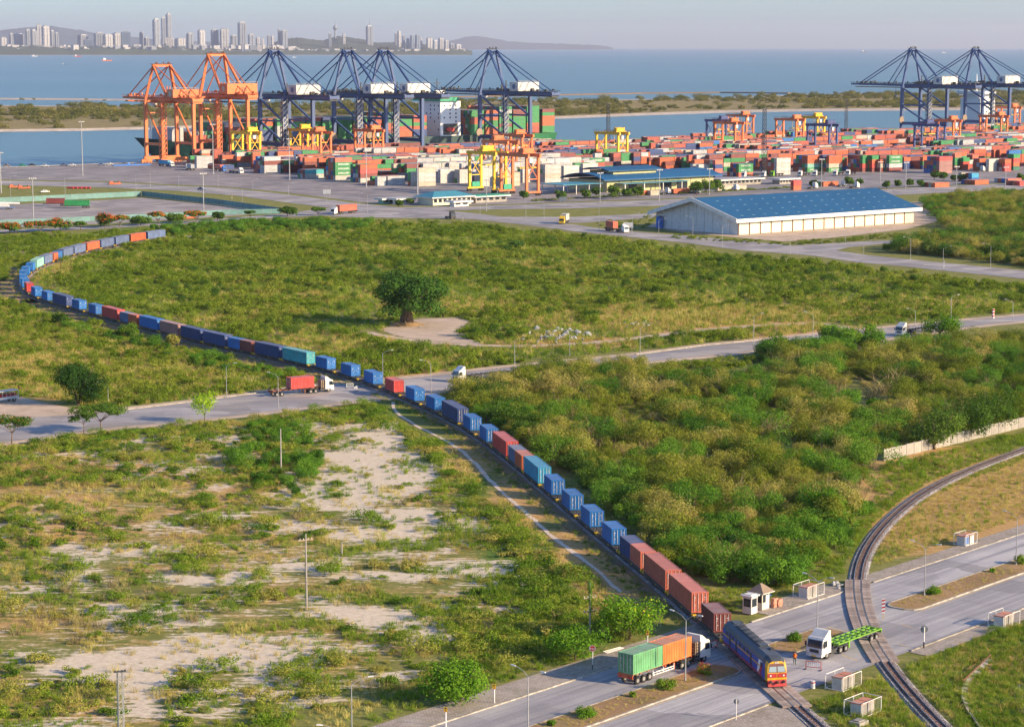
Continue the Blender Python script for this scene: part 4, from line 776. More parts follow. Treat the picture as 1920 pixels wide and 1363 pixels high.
def post_sign(u, v, label, kind):
    p = P(u, v); t = thing('road_sign', label, 'road sign', p, -.2)
    if kind == 'yellow':
        MB().cyl((0, 0, 0), (0, 0, 2.0), .07, n=8).obj('post', 'stripewhite', t); b = MB(); b.box(0, -.08, 2.15, .42, .04, .62); b = b.obj('board', 'yellow', t); MB().cyl((0, -.105, 2.28), (0, -.11, 2.28), .11, n=10).obj('symbol', 'darksteel', b); MB().box(0, -.105, 1.98, .2, .01, .12).obj('symbol', 'redpaint', b)
    elif kind == 'back':
        MB().cyl((0, 0, .9), (0, 0, 2.9), .09, n=8).obj('post', 'stripewhite', t); MB().cyl((0, 0, 0), (0, 0, .9), .092, n=8).obj('post_base', 'tyre', t); MB().cyl((0, .1, 2.6), (0, .13, 2.6), .5, n=20).obj('disc', 'steel', t)
    elif kind == 'smallback':
        MB().cyl((0, 0, 0), (0, 0, 2.6), .06, n=8).obj('post', 'whitepaint', t); MB().cyl((0, .08, 2.3), (0, .11, 2.3), .33, n=16).obj('disc', 'steel', t)
    elif kind == 'board':
        for x in (-1.4, 1.4): MB().b2(x - .08, x + .08, -.08, .08, 0, 3).obj('post', 'mast', t)
        MB().box(0, -.12, 3.4, 4.2, .08, 2.2).obj('board', 'whitepaint', t)
    elif kind == 'blueboard':
        for x in (-1.2, 1.2): MB().b2(x - .08, x + .08, -.08, .08, 0, 2.6).obj('post', 'mast', t)
        MB().box(0, -.12, 3.6, 3.6, .08, 2.2).obj('board', 'steel', t)
    elif kind == 'stripe':
        MB().b2(-.06, .06, -.06, .06, 0, .8).obj('post', 'stripeyellow', t); b = MB().box(0, 0, 1.9, .45, .1, 2.1).obj('board', 'stripewhite', t)
        for k in range(4): MB().hexa([(-.24, -.06, 1.0 + k * .5), (.24, -.06, 1.15 + k * .5), (.24, .06, 1.15 + k * .5), (-.24, .06, 1.0 + k * .5), (-.24, -.06, 1.22 + k * .5), (.24, -.06, 1.37 + k * .5), (.24, .06, 1.37 + k * .5), (-.24, .06, 1.22 + k * .5)]).obj('stripe', 'redpaint', b)
    elif kind == 'marker':
        MB().cyl((0, 0, 0), (0, 0, 2.8), .35, .3, 10).obj('post', 'stripewhite', t)
        for z in (.5, 1.4, 2.3): MB().cyl((0, 0, z), (0, 0, z + .4), .37, n=10).obj('band', 'redpaint', t)
for a in [(927,1318,'small yellow level-crossing sign beside the tall lamp','yellow'),(836,1362,'small yellow sign by the footway at the bottom edge','yellow'),(1214,1215,'yellow signal board on a white post behind the container truck','yellow'),(1732,1215,'white post with the grey back of a round sign by the right track','back'),(1380,1350,'small round sign seen from behind on the paved verge','smallback'),(1656,1160,'red and white striped hazard board on the median tip','stripe'),(613,372,'blank white road sign on two posts','board'),(1178,437,'white road sign facing the main road','board'),(1055,387,'grey road sign on the frontage road','blueboard'),(1862,597,'red and white banded marker post on the side road','marker'),(1770,502,'small white roadside board on the main road','smallback'),(435,374,'small yellow warning sign on the approach road','yellow'),(868,415,'small white roadside marker by the junction','smallback')]: post_sign(*a)
def booth(u, v, w, d, h, hip, label):
    t = thing('guard_booth', label, 'booth', P(u, v) + Vector((0, 0, .11)), RA)
    s = MB(); s.b2(-w / 2, w / 2, -d / 2, d / 2, 0, 1.0)
    for x in (-w / 2 + .07, w / 2 - .07):
        for y in (-d / 2 + .07, d / 2 - .07): s.b2(x - .07, x + .07, y - .07, y + .07, 1.0, h)
    wl = s.obj('wall', 'cream' if hip else 'whitepaint', t)
    for sg in (-1, 1): MB().b2(-w / 2 + .15, w / 2 - .15, sg * (d / 2 - .04) - .015, sg * (d / 2 - .04) + .015, 1.02, h - .3).obj('window', 'glass', wl); MB().b2(sg * (w / 2 - .04) - .015, sg * (w / 2 - .04) + .015, -d / 2 + .15, d / 2 - .15, 1.02, h - .3).obj('window', 'glass', wl)
    MB().b2(-w / 2 - .02, w / 2 + .02, -d / 2 - .02, d / 2 + .02, h - .3, h).obj('lintel', 'pale', wl)
    if hip:
        e = .55; s = MB(); a, b = w / 2 + e, d / 2 + e; s.hexa([(-a, -b, h), (a, -b, h), (a, b, h), (-a, b, h), (-.2, -.05, h + 1.15), (.2, -.05, h + 1.15), (.2, .05, h + 1.15), (-.2, .05, h + 1.15)]); r = s.obj('roof', 'gasbrown', t); MB().b2(-a - .02, a + .02, -b - .02, b + .02, h - .1, h + .02).obj('fascia', 'pale', r)
        MB().b2(w / 2 - .9, w / 2 - .2, -d / 2 - .03, -d / 2 + .02, 0, 2.0).obj('door', 'whitepaint', wl)
    else: s = MB(); s.b2(-w / 2 - .25, w / 2 + .25, -d / 2 - .25, d / 2 + .25, h, h + .18); s.b2(-w / 2 + .1, w / 2 - .1, -d / 2 + .1, d / 2 - .1, h + .18, h + .3); s.obj('roof', 'whitepaint', t)
booth(1406, 1150, 1.5, 1.5, 2.5, False, 'small white guard booth with a flat roof'); booth(1426, 1141, 1.75, 1.75, 2.5, True, 'cream guard hut with a dark hipped roof')
bp = P(1452, 1139)
for k in range(9):
    me = memo('gblk', lambda: MB().box(0, 0, .13, 1.1, .55, .24).mesh('concrete_block', 'brickdust')); z = .11 + .26 * (k % 5); o = obj('concrete_block', me, None, (bp.x + (k // 5) * .7, bp.y + (k // 5) * .5, z), (0, 0, RA + random.uniform(-.1, .1)))
    tag(o, 'dusty concrete block, %s from the ground in the %s stack by the hut' % (ORD[k % 5], 'nearer' if k < 5 else 'farther'), 'block', 'blocks stacked by the guard hut')
tag(MB().box(0, 0, .75, 1.4, .9, 1.3).box(0, 0, 1.45, 1.7, 1.2, .1).obj('covered_crate', 'posterblue', None, tuple(bp + Vector((-1.4, 1.6, .11))), (0, .2, RA)), 'crate under a blue tarpaulin behind the concrete blocks', 'crate')
def cage(u, v, label, w=4.2, d=2.6, poster=False):
    t = thing('signal_cabinet_cage', label, 'fenced cabinet', P(u, v), RA); h = 1.9; f = MB()
    for x in (-w / 2, 0, w / 2):
        for y in (-d / 2, d / 2): f.cyl((x, y, 0), (x, y, h), .05, n=6)
    for z in (.15, h):
        for y in (-d / 2, d / 2): f.cyl((-w / 2, y, z), (w / 2, y, z), .045, n=6)
    for x in (-w / 2, w / 2): f.cyl((x, -d / 2, h), (x, d / 2, h), .045, n=6); f.cyl((x, -d / 2, .15), (x, d / 2, .15), .045, n=6)
    f.obj('cage_frame', 'whitepaint', t); g = MB()
    for k in range(1, 14):
        x = -w / 2 + w * k / 14
        for y in (-d / 2, d / 2): g.b2(x - .008, x + .008, y - .008, y + .008, .15, h)
    for k in range(1, 7):
        z = .15 + (h - .15) * k / 7
        for y in (-d / 2, d / 2): g.b2(-w / 2, w / 2, y - .008, y + .008, z - .008, z + .008)
    g.obj('wire_mesh', 'steel', t)
    for x in (-.85, .75):
        c = MB(); c.box(x, 0, .75, 1.3, 1.5, 1.5); cb = c.obj('cabinet', 'pale', t); MB().box(x, 0, 1.56, 1.42, 1.62, .12).obj('cabinet_lid', 'brickdust', cb)
        for q in (-.3, .3): MB().box(x + q, -.76, .8, .5, .02, 1.2).obj('cabinet_door', 'concrete' if not poster else ('posterblue' if x < 0 else 'stripewhite'), cb)
cage(1516, 1117, 'wire cage round two pale cabinets beside the rubble heap'); cage(1810, 1020, 'wire cage with a blue poster on its cabinet by the dry field', 3.6, 2.2, True); cage(1882, 1172, 'wire cage round two dusty cabinets on the near footway'); cage(1581, 1288, 'upper of two wire cages beside the locomotive track'); cage(1617, 1337, 'lower wire cage at the bottom edge between the tracks')
def barrier(u, v, label, w=2.0, mat='redpaint', rz=.3):
    t = thing('crowd_barrier', label, 'barrier', P(u, v) + Vector((0, 0, .05)), rz); s = MB()
    s.cyl((-w / 2, 0, .1), (-w / 2, 0, 1.1), .045, n=6); s.cyl((w / 2, 0, .1), (w / 2, 0, 1.1), .045, n=6); s.cyl((-w / 2, 0, 1.1), (w / 2, 0, 1.1), .045, n=6); s.cyl((-w / 2, 0, .35), (w / 2, 0, .35), .045, n=6); s.obj('frame', mat, t)
    s = MB()
    for k in range(1, 8): x = -w / 2 + w * k / 8; s.cyl((x, 0, .35), (x, 0, 1.1), .03, n=5)
    s.obj('rails', 'stripewhite', t)
    for x in (-w / 2, w / 2): MB().box(x, 0, .06, .12, .7, .1).obj('foot', 'darksteel', t)
barrier(1525, 1256, 'red and white steel barrier standing in front of the truck', 2.0, 'redpaint', -.35); barrier(1336, 1218, 'striped steel barrier between truck cab and locomotive', 2.2, 'redpaint', .9); barrier(656, 728, 'white wheeled barrier at the middle crossing', 1.6, 'stripewhite', .2); barrier(667, 734, 'second white wheeled barrier on the middle road', 1.6, 'stripewhite', 1.2)
def bollard(u, v, lab): t = thing('bollard', lab, 'bollard', P(u, v)); MB().cyl((0, 0, 0), (0, 0, 1.0), .28, n=12).obj('post', 'stripewhite', t); MB().cyl((0, 0, .7), (0, 0, .85), .285, n=12).obj('band', 'redpaint', t)
bollard(1524, 1290, 'stubby white post with a red band at the grass edge')
def person(u, v, rz):
    p = P(u, v); p.z = .03; t = thing('person', 'person in an orange vest and dark trousers standing by the white truck', 'person', p, rz)
    V = [(0, 0, .92), (0, 0, 1.15), (0, .01, 1.4), (0, .02, 1.52), (0, .05, 1.64), (.11, 0, .86), (.13, .03, .5), (.14, -.02, .09), (.15, .14, .05), (-.11, 0, .86), (-.16, .12, .5), (-.17, .1, .09), (-.17, .25, .05), (.2, 0, 1.42), (.27, -.02, 1.15), (.24, .12, .93), (.23, .17, .85), (-.2, 0, 1.42), (-.28, 0, 1.15), (-.27, .1, .93), (-.27, .14, .85)]
    E_ = [(0, 1), (1, 2), (2, 3), (3, 4), (0, 5), (5, 6), (6, 7), (7, 8), (0, 9), (9, 10), (10, 11), (11, 12), (2, 13), (13, 14), (14, 15), (15, 16), (2, 17), (17, 18), (18, 19), (19, 20)]
    rad = [.14, .15, .15, .06, .105, .095, .07, .05, .045, .095, .07, .05, .045, .065, .05, .038, .045, .065, .05, .038, .045]
    me = bpy.data.meshes.new('body'); me.from_pydata(V, E_, []); o = link(bpy.data.objects.new('body', me)); m = o.modifiers.new('skin', 'SKIN'); o.modifiers.new('sub', 'SUBSURF').levels = 1
    for k, r in enumerate(rad): sv = me.skin_vertices[0].data[k]; sv.radius = (r, r * .8); sv.use_root = k == 0
    me2 = bpy.data.meshes.new_from_object(o.evaluated_get(bpy.context.evaluated_depsgraph_get())); bpy.data.objects.remove(o)
    for k in ('trouser', 'skin', 'hivis'): me2.materials.append(M(k))
    for f in me2.polygons: z = f.center.z; f.material_index = 0 if z < .95 and not abs(f.center.x) > .21 else (1 if z > 1.5 or (abs(f.center.x) > .2 and z < 1.2) else 2); f.use_smooth = True
    obj('body', me2, t); s = MB(); s.cyl((0, .04, 1.66), (0, .04, 1.78), .125, .06, 10); s.obj('cap', 'hair', t)
    s = MB(); s.cyl((0, .005, .98), (0, .005, 1.42), .19, .205, 12, False); s.obj('vest', 'hivis', t)
    s = MB(); s.box(0, .14, 1.66, .03, .05, .05); [s.box(x, .135, 1.69, .03, .02, .015) for x in (-.04, .04)]; s.box(0, .135, 1.6, .06, .015, .012); s.obj('face', 'skin', t)
person(1490, 1246, 2.6)
def power_pole(u, v, vtop, lab, vine=False, bare=False):
    p = P(u, v); h = (v - vtop) * (p.y * _cp + CAM_H * _sp) / FPX / .97; t = thing('power_pole', lab, 'power pole', p, .5); MB().cyl((0, 0, 0), (0, 0, h), .17, .11, 8).obj('pole', 'palebark' if vine else 'concrete', t)
    for z in () if bare else ((h - .9,) if not vine else (h * .47, h * .72)):
        a = MB().box(0, 0, z, 2.0 if vine else 2.4, .12, .14).obj('crossarm', 'wood', t)
        for x in (-.9, -.35, .35, .9): MB().cyl((x, 0, z + .07), (x, 0, z + .28), .06, n=6).obj('insulator', 'whitepaint', a)
    return p, h
power_pole(575, 1142, 1002, 'thin concrete power pole standing in the sandy wasteland'); VP, VH = power_pole(1106, 1195, 1092, 'old power pole overgrown with a green creeper', True)
power_pole(527, 880, 805, 'bare pole among the bushes left of the train', bare=True); power_pole(1541, 840, 808, 'short lamp-topped pole in the olive thicket'); power_pole(641, 1040, 1018, 'low grey post in the sand', bare=True)
# the concrete wall on the right
A, B = P(1657, 864), P(1945, 795); n = int((B - A).length / 2.6); d = (B - A) / n; rz = math.atan2(d.y, d.x)
t = thing('concrete_wall', 'old panelled concrete wall below the thicket', 'wall', A, rz); st = d.length
for k in range(n):
    obj('wall_panel', memo('wpan', lambda: MB().b2(.09, st - .09, -.05, .05, 0, 2.25).mesh('wall_panel', 'concrete')), t, (k * st, 0, random.uniform(-.05, .03))); obj('post', memo('wpost', lambda: MB().b2(-.1, .1, -.11, .09, 0, 2.4).mesh('post', 'concrete')), t, (k * st, 0, 0))
# boulder heap
def rock_mesh(seed):
    import bmesh
    bm = bmesh.new(); bmesh.ops.create_icosphere(bm, subdivisions=1, radius=.5); r = random.Random(seed)
    for v in bm.verts: v.co *= r.uniform(.7, 1.2); v.co.z = max(v.co.z * .8, -.25)
    me = bpy.data.meshes.new('boulder'); bm.to_mesh(me); bm.free(); me.materials.append(M('rock')); return me
RK = [rock_mesh(k) for k in range(6)]
def boulders(n, u0, u1, v0, v1, s0, s1, lab, grp):
    for k in range(n):
        u = random.gauss((u0 + u1) / 2, (u1 - u0) / 4.2); v = random.gauss((v0 + v1) / 2, (v1 - v0) / 4); p = P(u, v); z = max(0, .5 - abs(u - (u0 + u1) / 2) / (u1 - u0)) * random.random() * .6; s = random.uniform(s0, s1)
        o = obj('boulder', RK[k % 6], None, (p.x, p.y, z + .15 * s), (random.random(), random.random(), random.random() * 6), scale=(s, s * random.uniform(.7, 1.1), s * random.uniform(.7, 1.))); tag(o, lab, 'boulder', grp)
boulders(62, 985, 1120, 620, 640, .9, 2.0, 'pale grey boulder in the heap beside the sandy track', 'boulders of the heap'); boulders(16, 1160, 1240, 606, 616, .7, 1.6, 'grey boulder strewn in dry grass beyond the heap', 'strewn boulders'); boulders(12, 738, 790, 605, 614, .5, 1.1, 'small stone at the foot of the big tree', 'stones round the big tree'); boulders(14, 1545, 1578, 1092, 1104, .5, 1.2, 'lump of grey rubble beside the cabinet cage', 'rubble lumps by the cage')
# ditch lining at the bottom right
t = thing('ditch_lining', 'broken concrete slabs lining the ditch at the lower right', 'ditch', P(1815, 1290))
DP = Path([P(u, v) for u, v in [(1855,1236),(1830,1262),(1808,1285),(1806,1310),(1818,1335),(1845,1370)]], 1., 3); o0 = P(1815, 1290)
for k in range(int(DP.L / 1.6)):
    q = DP.at(.8 + k * 1.6) - o0; dd = DP.dir(.8 + k * 1.6); obj('slab', memo('dslab', lambda: MB().box(0, 0, 0, 1.5, .7, .12).mesh('slab', 'concrete')), t, (q.x, q.y, .1), (random.uniform(-.35, -.15), random.uniform(-.05, .05), math.atan2(dd.y, dd.x) + random.uniform(-.06, .06)))
A, B = P(1857, 1237), P(1806, 1284); tag(MB().beam(A + Vector((0, 0, .75)), B + Vector((0, 0, .6)), .12).cyl(A, A + Vector((0, 0, .8)), .06, n=6).cyl(B, B + Vector((0, 0, .65)), .06, n=6).obj('pipe', 'rust'), 'rusty pipe running along the ditch edge', 'pipe')
tag(MB().box(0, 0, .25, 2.0, 1.5, .5).box(0, 0, .55, 1.2, .9, .12).obj('concrete_plinth', 'concrete', None, P(1610, 1358), (0, 0, RA)), 'low concrete plinth at the bottom edge between the tracks', 'plinth')
q = P(1155, 1222); t = thing('fallen_barrier', 'white barrier rails lying on the grass beside the footway', 'barrier', q, heading(P(1135, 1228), P(1178, 1216)))
for k in range(3): MB().beam((-1.8, k * .3, .2 + .05 * k), (1.8, k * .3 + .2, .22), .06).obj('rail', 'stripewhite', t)
# ================================================================ the port
def a_at(u, b, z=0.0):
    lo, hi = -3000., 6000.
    for _ in range(50):
        m = (lo + hi) / 2; p = W(m, b, z)
        if p.y < 60 or proj(p.x, p.y, z)[0] < u: lo = m
        else: hi = m
    return (lo + hi) / 2
def on_row(u, v, z=0.0): return ab(P(u, v, z))
# ---- ship-to-shore cranes; local x along the quay, y towards the water
def sts_parts(o):
    w, g, zb, za = o['w'] / 2, o['g'], o['zb'], o['za']; q = {}
    def leg(): return MB().beam((0, 0, 1.5), (0, 0, zb), o['lg'], o['lg']).mesh('leg', o['m'])
    q['leg'] = leg(); s = MB(); s.b2(-w - 2, w + 2, -.9, .9, 2.2, 4.4)
    for x in (-w, w):
        for dx in (-3.2, -1.2, 1.2, 3.2): s.cyl((x + dx, -.6, .8), (x + dx, .6, .8), .8, n=10)
        s.b2(x - 4, x + 4, -.7, .7, .9, 2.3)
    q['sill'] = s.mesh('sill_beam', o['m'])
    s = MB(); s.beam((0, .7, o['zp']), (0, g - .7, o['zp']), 1.5, 2.6 if o['blue'] else 1.6); q['portal'] = s.mesh('portal_beam', o['m'])
    s = MB()
    if o['blue']: s.beam((0, 0, 27), (0, g, 27), 1.2); s.beam((0, .4, 26.5), (0, g - .4, zb - 1), 1.2); s.beam((0, .4, o['zp'] + 1), (0, g - .4, 26), 1.2)
    else: s.beam((0, .4, o['zp'] + 1), (0, g - .4, zb - 3), .9)
    q['brace'] = s.mesh('brace', o['m'])
    q['tie'] = MB().beam((-w, 0, zb - .5), (w, 0, zb - .5), 1.4, 1.8).mesh('cross_tie', o['m'])
    s = MB()
    for x in (-3, 3): s.b2(x - .9, x + .9, -o['back'], g + 1, zb - .4, zb + 2.4)
    for k in range(10): y = -o['back'] + (g + o['back']) * k / 9; s.b2(-3, 3, y - .3, y + .3, zb + .4, zb + 1.6)
    s.b2(-4, 4, -o['back'] - .6, -o['back'] + .4, zb, zb + 2.0); q['girder'] = s.mesh('girder', o['m'])
    s = MB(); e = g + o['out']
    for x in (-3, 3): s.hexa([(x - .5, g + 1, zb + .1), (x + .5, g + 1, zb + .1), (x + .5, e, zb + .9), (x - .5, e, zb + .9), (x - .5, g + 1, zb + 2.3), (x + .5, g + 1, zb + 2.3), (x + .5, e, zb + 2.2), (x - .5, e, zb + 2.2)])
    for k in range(12): y = g + 1 + (e - g - 1) * (k + .5) / 12; s.b2(-3, 3, y - .25, y + .25, zb + .8, zb + 1.5)
    q['boom'] = s.mesh('boom', o['m'])
    s = MB(); rows = (-4.2, 4.2)
    for x in rows:
        s.b2(x - .08, x + .08, -o['back'], e, zb + 3.2, zb + 3.4); s.b2(x - .5, x + .5, -o['back'], e, zb + 2.42, zb + 2.5)
        for k in range(int((e + o['back']) / 3)): y = -o['back'] + k * 3; s.b2(x - .1, x + .1, y - .1, y + .1, zb + 1.4, zb + 3.3)
    rw = random.Random(12)
    for k in range(46): y = rw.uniform(-o['back'], e); s.box(rw.choice((-1, 1)) * rw.uniform(2.4, 4.4), y, zb + 2.9 + rw.random(), rw.uniform(.4, 1.6), rw.uniform(.6, 3), rw.uniform(.6, 2.2))
    for y in (g * .45, g * .62): s.b2(-.3, .3, y - .3, y + .3, zb + 2, zb + 10); s.b2(-1.2, 1.2, y - .6, y + .6, zb + 6, zb + 6.5)
    for k in range(26): y = -o['back'] + (e + o['back']) * k / 26; s.b2(-3.4, 3.4, y - .12, y + .12, zb - 1.3, zb - .4)
    q['walkway'] = s.mesh('walkway', 'darksteel' if o['blue'] else o['m'])
    t = o['tw'] / 2; s = MB()
    for x in (-1, 1): s.beam((x * w, g, zb), (x * t, o['ya'], za - 1), 1.6, 1.6)
    s.b2(-t - .8, t + .8, o['ya'] - .8, o['ya'] + .8, za - 2, za - .2); q['mast'] = s.mesh('apex_mast', o['m'])
    s = MB()
    for x in (-1, 1): s.beam((x * t, o['ya'], za - 1), (x * w * .75, o['yb'], zb + 2), 1.35, 1.35)
    q['backleg'] = s.mesh('rear_mast_leg', o['m'])
    s = MB(); s.b2(-t - 1.5, t + 1.5, o['ya'] - 1.6, o['ya'] + 1.6, za - .2, za); r = random.Random(4)
    for k in range(9): s.box(r.uniform(-t - 1, t + 1), o['ya'] + r.uniform(-1.2, 1.2), za + .5, .5, .5, r.uniform(.6, 1.8))
    q['sheave'] = s.mesh('sheave_platform', 'darksteel' if o['blue'] else 'rust')
    for i, ye in enumerate((g + o['out'] * .36, g + o['out'] * .86)):
        s = MB()
        for x in (-1, 1): s.cyl((x * t * .9, o['ya'] + .5, za - 1), (x * 3, ye, zb + 2.2), .42, n=6)
        q['stay%d' % i] = s.mesh('forestay', o['m'])
    s = MB()
    for x in (-1, 1): s.cyl((x * t * .9, o['ya'] - .5, za - 1), (x * 3, -o['back'] * .85, zb + 2.2), .36, n=6)
    q['stay2'] = s.mesh('backstay', o['m'])
    s = MB(); n = int((zb - 5) / 3.2)
    for k in range(n):
        z = 4.5 + k * (zb - 5) / n; s.b2(-2.0, 2.0, -2.0, -1.75, z, z + .15); s.b2(-2.0, -1.75, -2, 2, z, z + .15); s.beam((-1.9, -1.9, z), (1.9, -1.9, z + (zb - 5) / n), .5); s.beam((-1.9, 1.9, z), (-1.9, -1.9, z + (zb - 5) / n), .5)
    for x, y in ((-1.9, -1.9), (1.9, -1.9), (-1.9, 1.9)): s.b2(x - .15, x + .15, y - .15, y + .15, 4, zb)
    q['stairs'] = s.mesh('stair_tower', 'steel' if o['blue'] else o['m'])
    hx, hy, hz = o['house']; q['house'] = MB().b2(-hx / 2, hx / 2, -hy - 3, -3, zb + 2.6, zb + 2.6 + hz).mesh('machinery_house', o['hm'])
    s = MB()
    for x in np.linspace(-hx / 2, hx / 2, 9): s.b2(x - .06, x + .06, -hy - 3.06, -hy - 2.94, zb + 2.6 + hz, zb + 3.8 + hz)
    s.b2(-hx / 2, hx / 2, -hy - 3.06, -hy - 2.94, zb + 3.7 + hz, zb + 3.85 + hz); q['houserail'] = s.mesh('handrail', 'steel')
    q['logo'] = MB().cyl((-hx / 2 - .06, -hy / 2 - 3, zb + 2.6 + hz * .5), (-hx / 2 - .02, -hy / 2 - 3, zb + 2.6 + hz * .5), 1.9, n=16).mesh('emblem', 'slate' if o['blue'] else 'tan')
    q['cab'] = MB().b2(-1.4, 1.4, g + 8, g + 12, zb - 3.4, zb - .3).mesh('operator_cab', 'whitepaint'); q['reel'] = MB().cyl((-1.2, -1.3, 14), (-1.2, -.7, 14), 3.0, n=18).mesh('cable_reel', 'gasbrown'); q['spr'] = MB().b2(-6, 6, g + 13, g + 15, zb - 9, zb - 8.2).b2(-5, -4.8, g + 14, g + 14.2, zb - 8.2, zb).b2(4.8, 5, g + 14, g + 14.2, zb - 8.2, zb).mesh('spreader', o['m'])
    return q
BLUE = dict(w=24, g=31, zb=43, za=77, zp=11, back=45, out=70, lg=2.4, m='cranblue', blue=True, tw=7, ya=31, yb=2, house=(20, 10, 6.6), hm='pale')
ORNG = dict(w=24, g=23, zb=42, za=67, zp=13, back=26, out=47, lg=2.1, m='cranorange', blue=False, tw=13, ya=21, yb=-2, house=(20, 8, 5.5), hm='cranorange')
ORNT = dict(ORNG, zb=44, za=74, house=(24, 10, 7.0), zp=14); QB, QO, QT = sts_parts(BLUE), sts_parts(ORNG), sts_parts(ORNT)
def sts(u, o, q, label, num=None):
    a = a_at(u, BQ - 4, o['za']); t = thing('ship_crane', label, 'crane', W(a, BQ - 4 - o['g']), GA, 'ship-to-shore cranes'); w, g = o['w'] / 2, o['g']
    for x in (-w, w):
        for y in (0, g): obj('leg', q['leg'], t, (x, y, 0))
        obj('portal_beam', q['portal'], t, (x, 0, 0)); obj('brace', q['brace'], t, (x, 0, 0))
    for y in (0, g): obj('sill_beam', q['sill'], t, (0, y, 0)); obj('cross_tie', q['tie'], t, (0, y, 0))
    gd = obj('girder', q['girder'], t); obj('boom', q['boom'], t); obj('walkway', q['walkway'], gd); m = obj('apex_mast', q['mast'], t); obj('rear_mast_leg', q['backleg'], m); obj('sheave_platform', q['sheave'], m)
    for i, n in enumerate(('forestay', 'forestay', 'backstay')): obj(n, q['stay%d' % i], t)
    obj('stair_tower', q['stairs'], t, (-w, 0, 0)); h = obj('machinery_house', q['house'], t); obj('handrail', q['houserail'], h); obj('emblem', q['logo'], h); obj('operator_cab', q['cab'], t); obj('spreader', q['spr'], t)
    if o['blue']: obj('cable_reel', q['reel'], t, (-w, g, 0))
    if num: obj('number', text_mesh(num, 4.6, 'darksteel'), h, (0, -o['house'][1] - 3.05, o['zb'] + 5.2), (R(90), 0, 0))
sts(300, ORNG, QO, 'orange ship crane at the left end of the quay by the bow', '129'); sts(402, ORNT, QT, 'orange ship crane numbered 130, right of the other orange one', '130')
for u, l in ((513, 'blue ship crane next to the orange cranes'), (651, 'blue ship crane, second from the orange ones'), (719, 'blue ship crane just left of the white ship superstructure'), (923, 'blue ship crane standing alone over the stern of the big ship'), (1711, 'blue ship crane left of the pair at far right'), (1829, 'blue ship crane right of the pair at far right')): sts(u, BLUE, QB, l)
# ---- yard gantries; local y spans the stacks
def rtg_parts():
    s = MB(); q = {}
    q['leg'] = MB().beam((0, 0, 2.4), (0, 0, 20.6), 1.35, 1.2).mesh('leg', 'cranorange')
    s = MB(); s.b2(-5.5, 5.5, -.5, .5, 1.5, 2.5); s.b2(-4.5, 4.5, -.3, .3, 8.5, 9.0) if 0 else None; q['sill'] = s.mesh('sill_beam', 'cranorange')
    q['wheel'] = MB().cyl((0, -.4, .8), (0, .4, .8), .8, n=12).mesh('wheel', 'tyre')
    q['girder'] = MB().b2(-.6, .6, -2, 24, 20.6, 22.4).mesh('girder', 'cranorange')
    s = MB(); s.beam((-3.6, 0, 9), (3.6, 0, 19), .35); s.beam((3.6, 0, 9), (-3.6, 0, 19), .35); s.beam((-4, 0, 9), (4, 0, 9), .5); q['brace'] = s.mesh('brace', 'cranorange')
    s = MB(); s.b2(-4.4, 4.4, -2.4, 2.4, 22.5, 23.2); s.b2(-3, 3, -1.6, 1.6, 23.2, 25.2); r = random.Random(8)
    for k in range(6): s.box(r.uniform(-3.5, 3.5), r.uniform(-2, 2), 24.4, .8, .8, 2.2)
    q['trolley'] = s.mesh('trolley', 'cranorange'); q['cab'] = MB().b2(-1, 1, -1, 1, 17.6, 20.0).mesh('operator_cab', 'whitepaint'); q['eng'] = MB().b2(-2.6, 2.6, -.9, .9, 2.6, 5.2).mesh('engine_house', 'shipgreen')
    q['spr'] = MB().b2(-6, 6, -1.1, 1.1, 14.5, 15.2).b2(-4, -3.85, -.1, .1, 15.2, 22).b2(3.85, 4, -.1, .1, 15.2, 22).mesh('spreader', 'yellow')
    s = MB()
    for x in (-5, 5):
        s.b2(x - .05, x + .05, -2, 24, 23.3, 23.45)
        for k in range(10): y = -2 + k * 2.9; s.b2(x - .06, x + .06, y - .06, y + .06, 22.2, 23.4)
    q['rail'] = s.mesh('handrail', 'rust'); return q
QR = rtg_parts()
def rtg(u, vt, m, label, ty=16):
    dep = (CAM_H - 22.4) * FPX / (vt - EYE_V); v = EYE_V + CAM_H * FPX / dep; c = P(u, v) - E2 * 11; t = thing('yard_gantry_crane', label, 'gantry crane', c, GA, 'rubber-tyred gantry cranes')
    for y in (0, 22):
        sb = obj('sill_beam', QR['sill'], t, (0, y, 0), mat=m); obj('brace', QR['brace'], t, (0, y, 0), mat=m)
        for x in (-4, 4): obj('leg', QR['leg'], t, (x, y, 0), mat=m); obj('wheel', QR['wheel'], sb, (x - .9, 0, 0)); obj('wheel', QR['wheel'], sb, (x + .9, 0, 0))
    for x in (-4, 4): obj('girder', QR['girder'], t, (x, 0, 0), mat=m)
    tr = obj('trolley', QR['trolley'], t, (0, ty, 0), mat=m); obj('operator_cab', QR['cab'], tr, (0, -3, 0)); obj('spreader', QR['spr'], tr); obj('engine_house', QR['eng'], t, (0, 22, 0)); obj('handrail', QR['rail'], t)
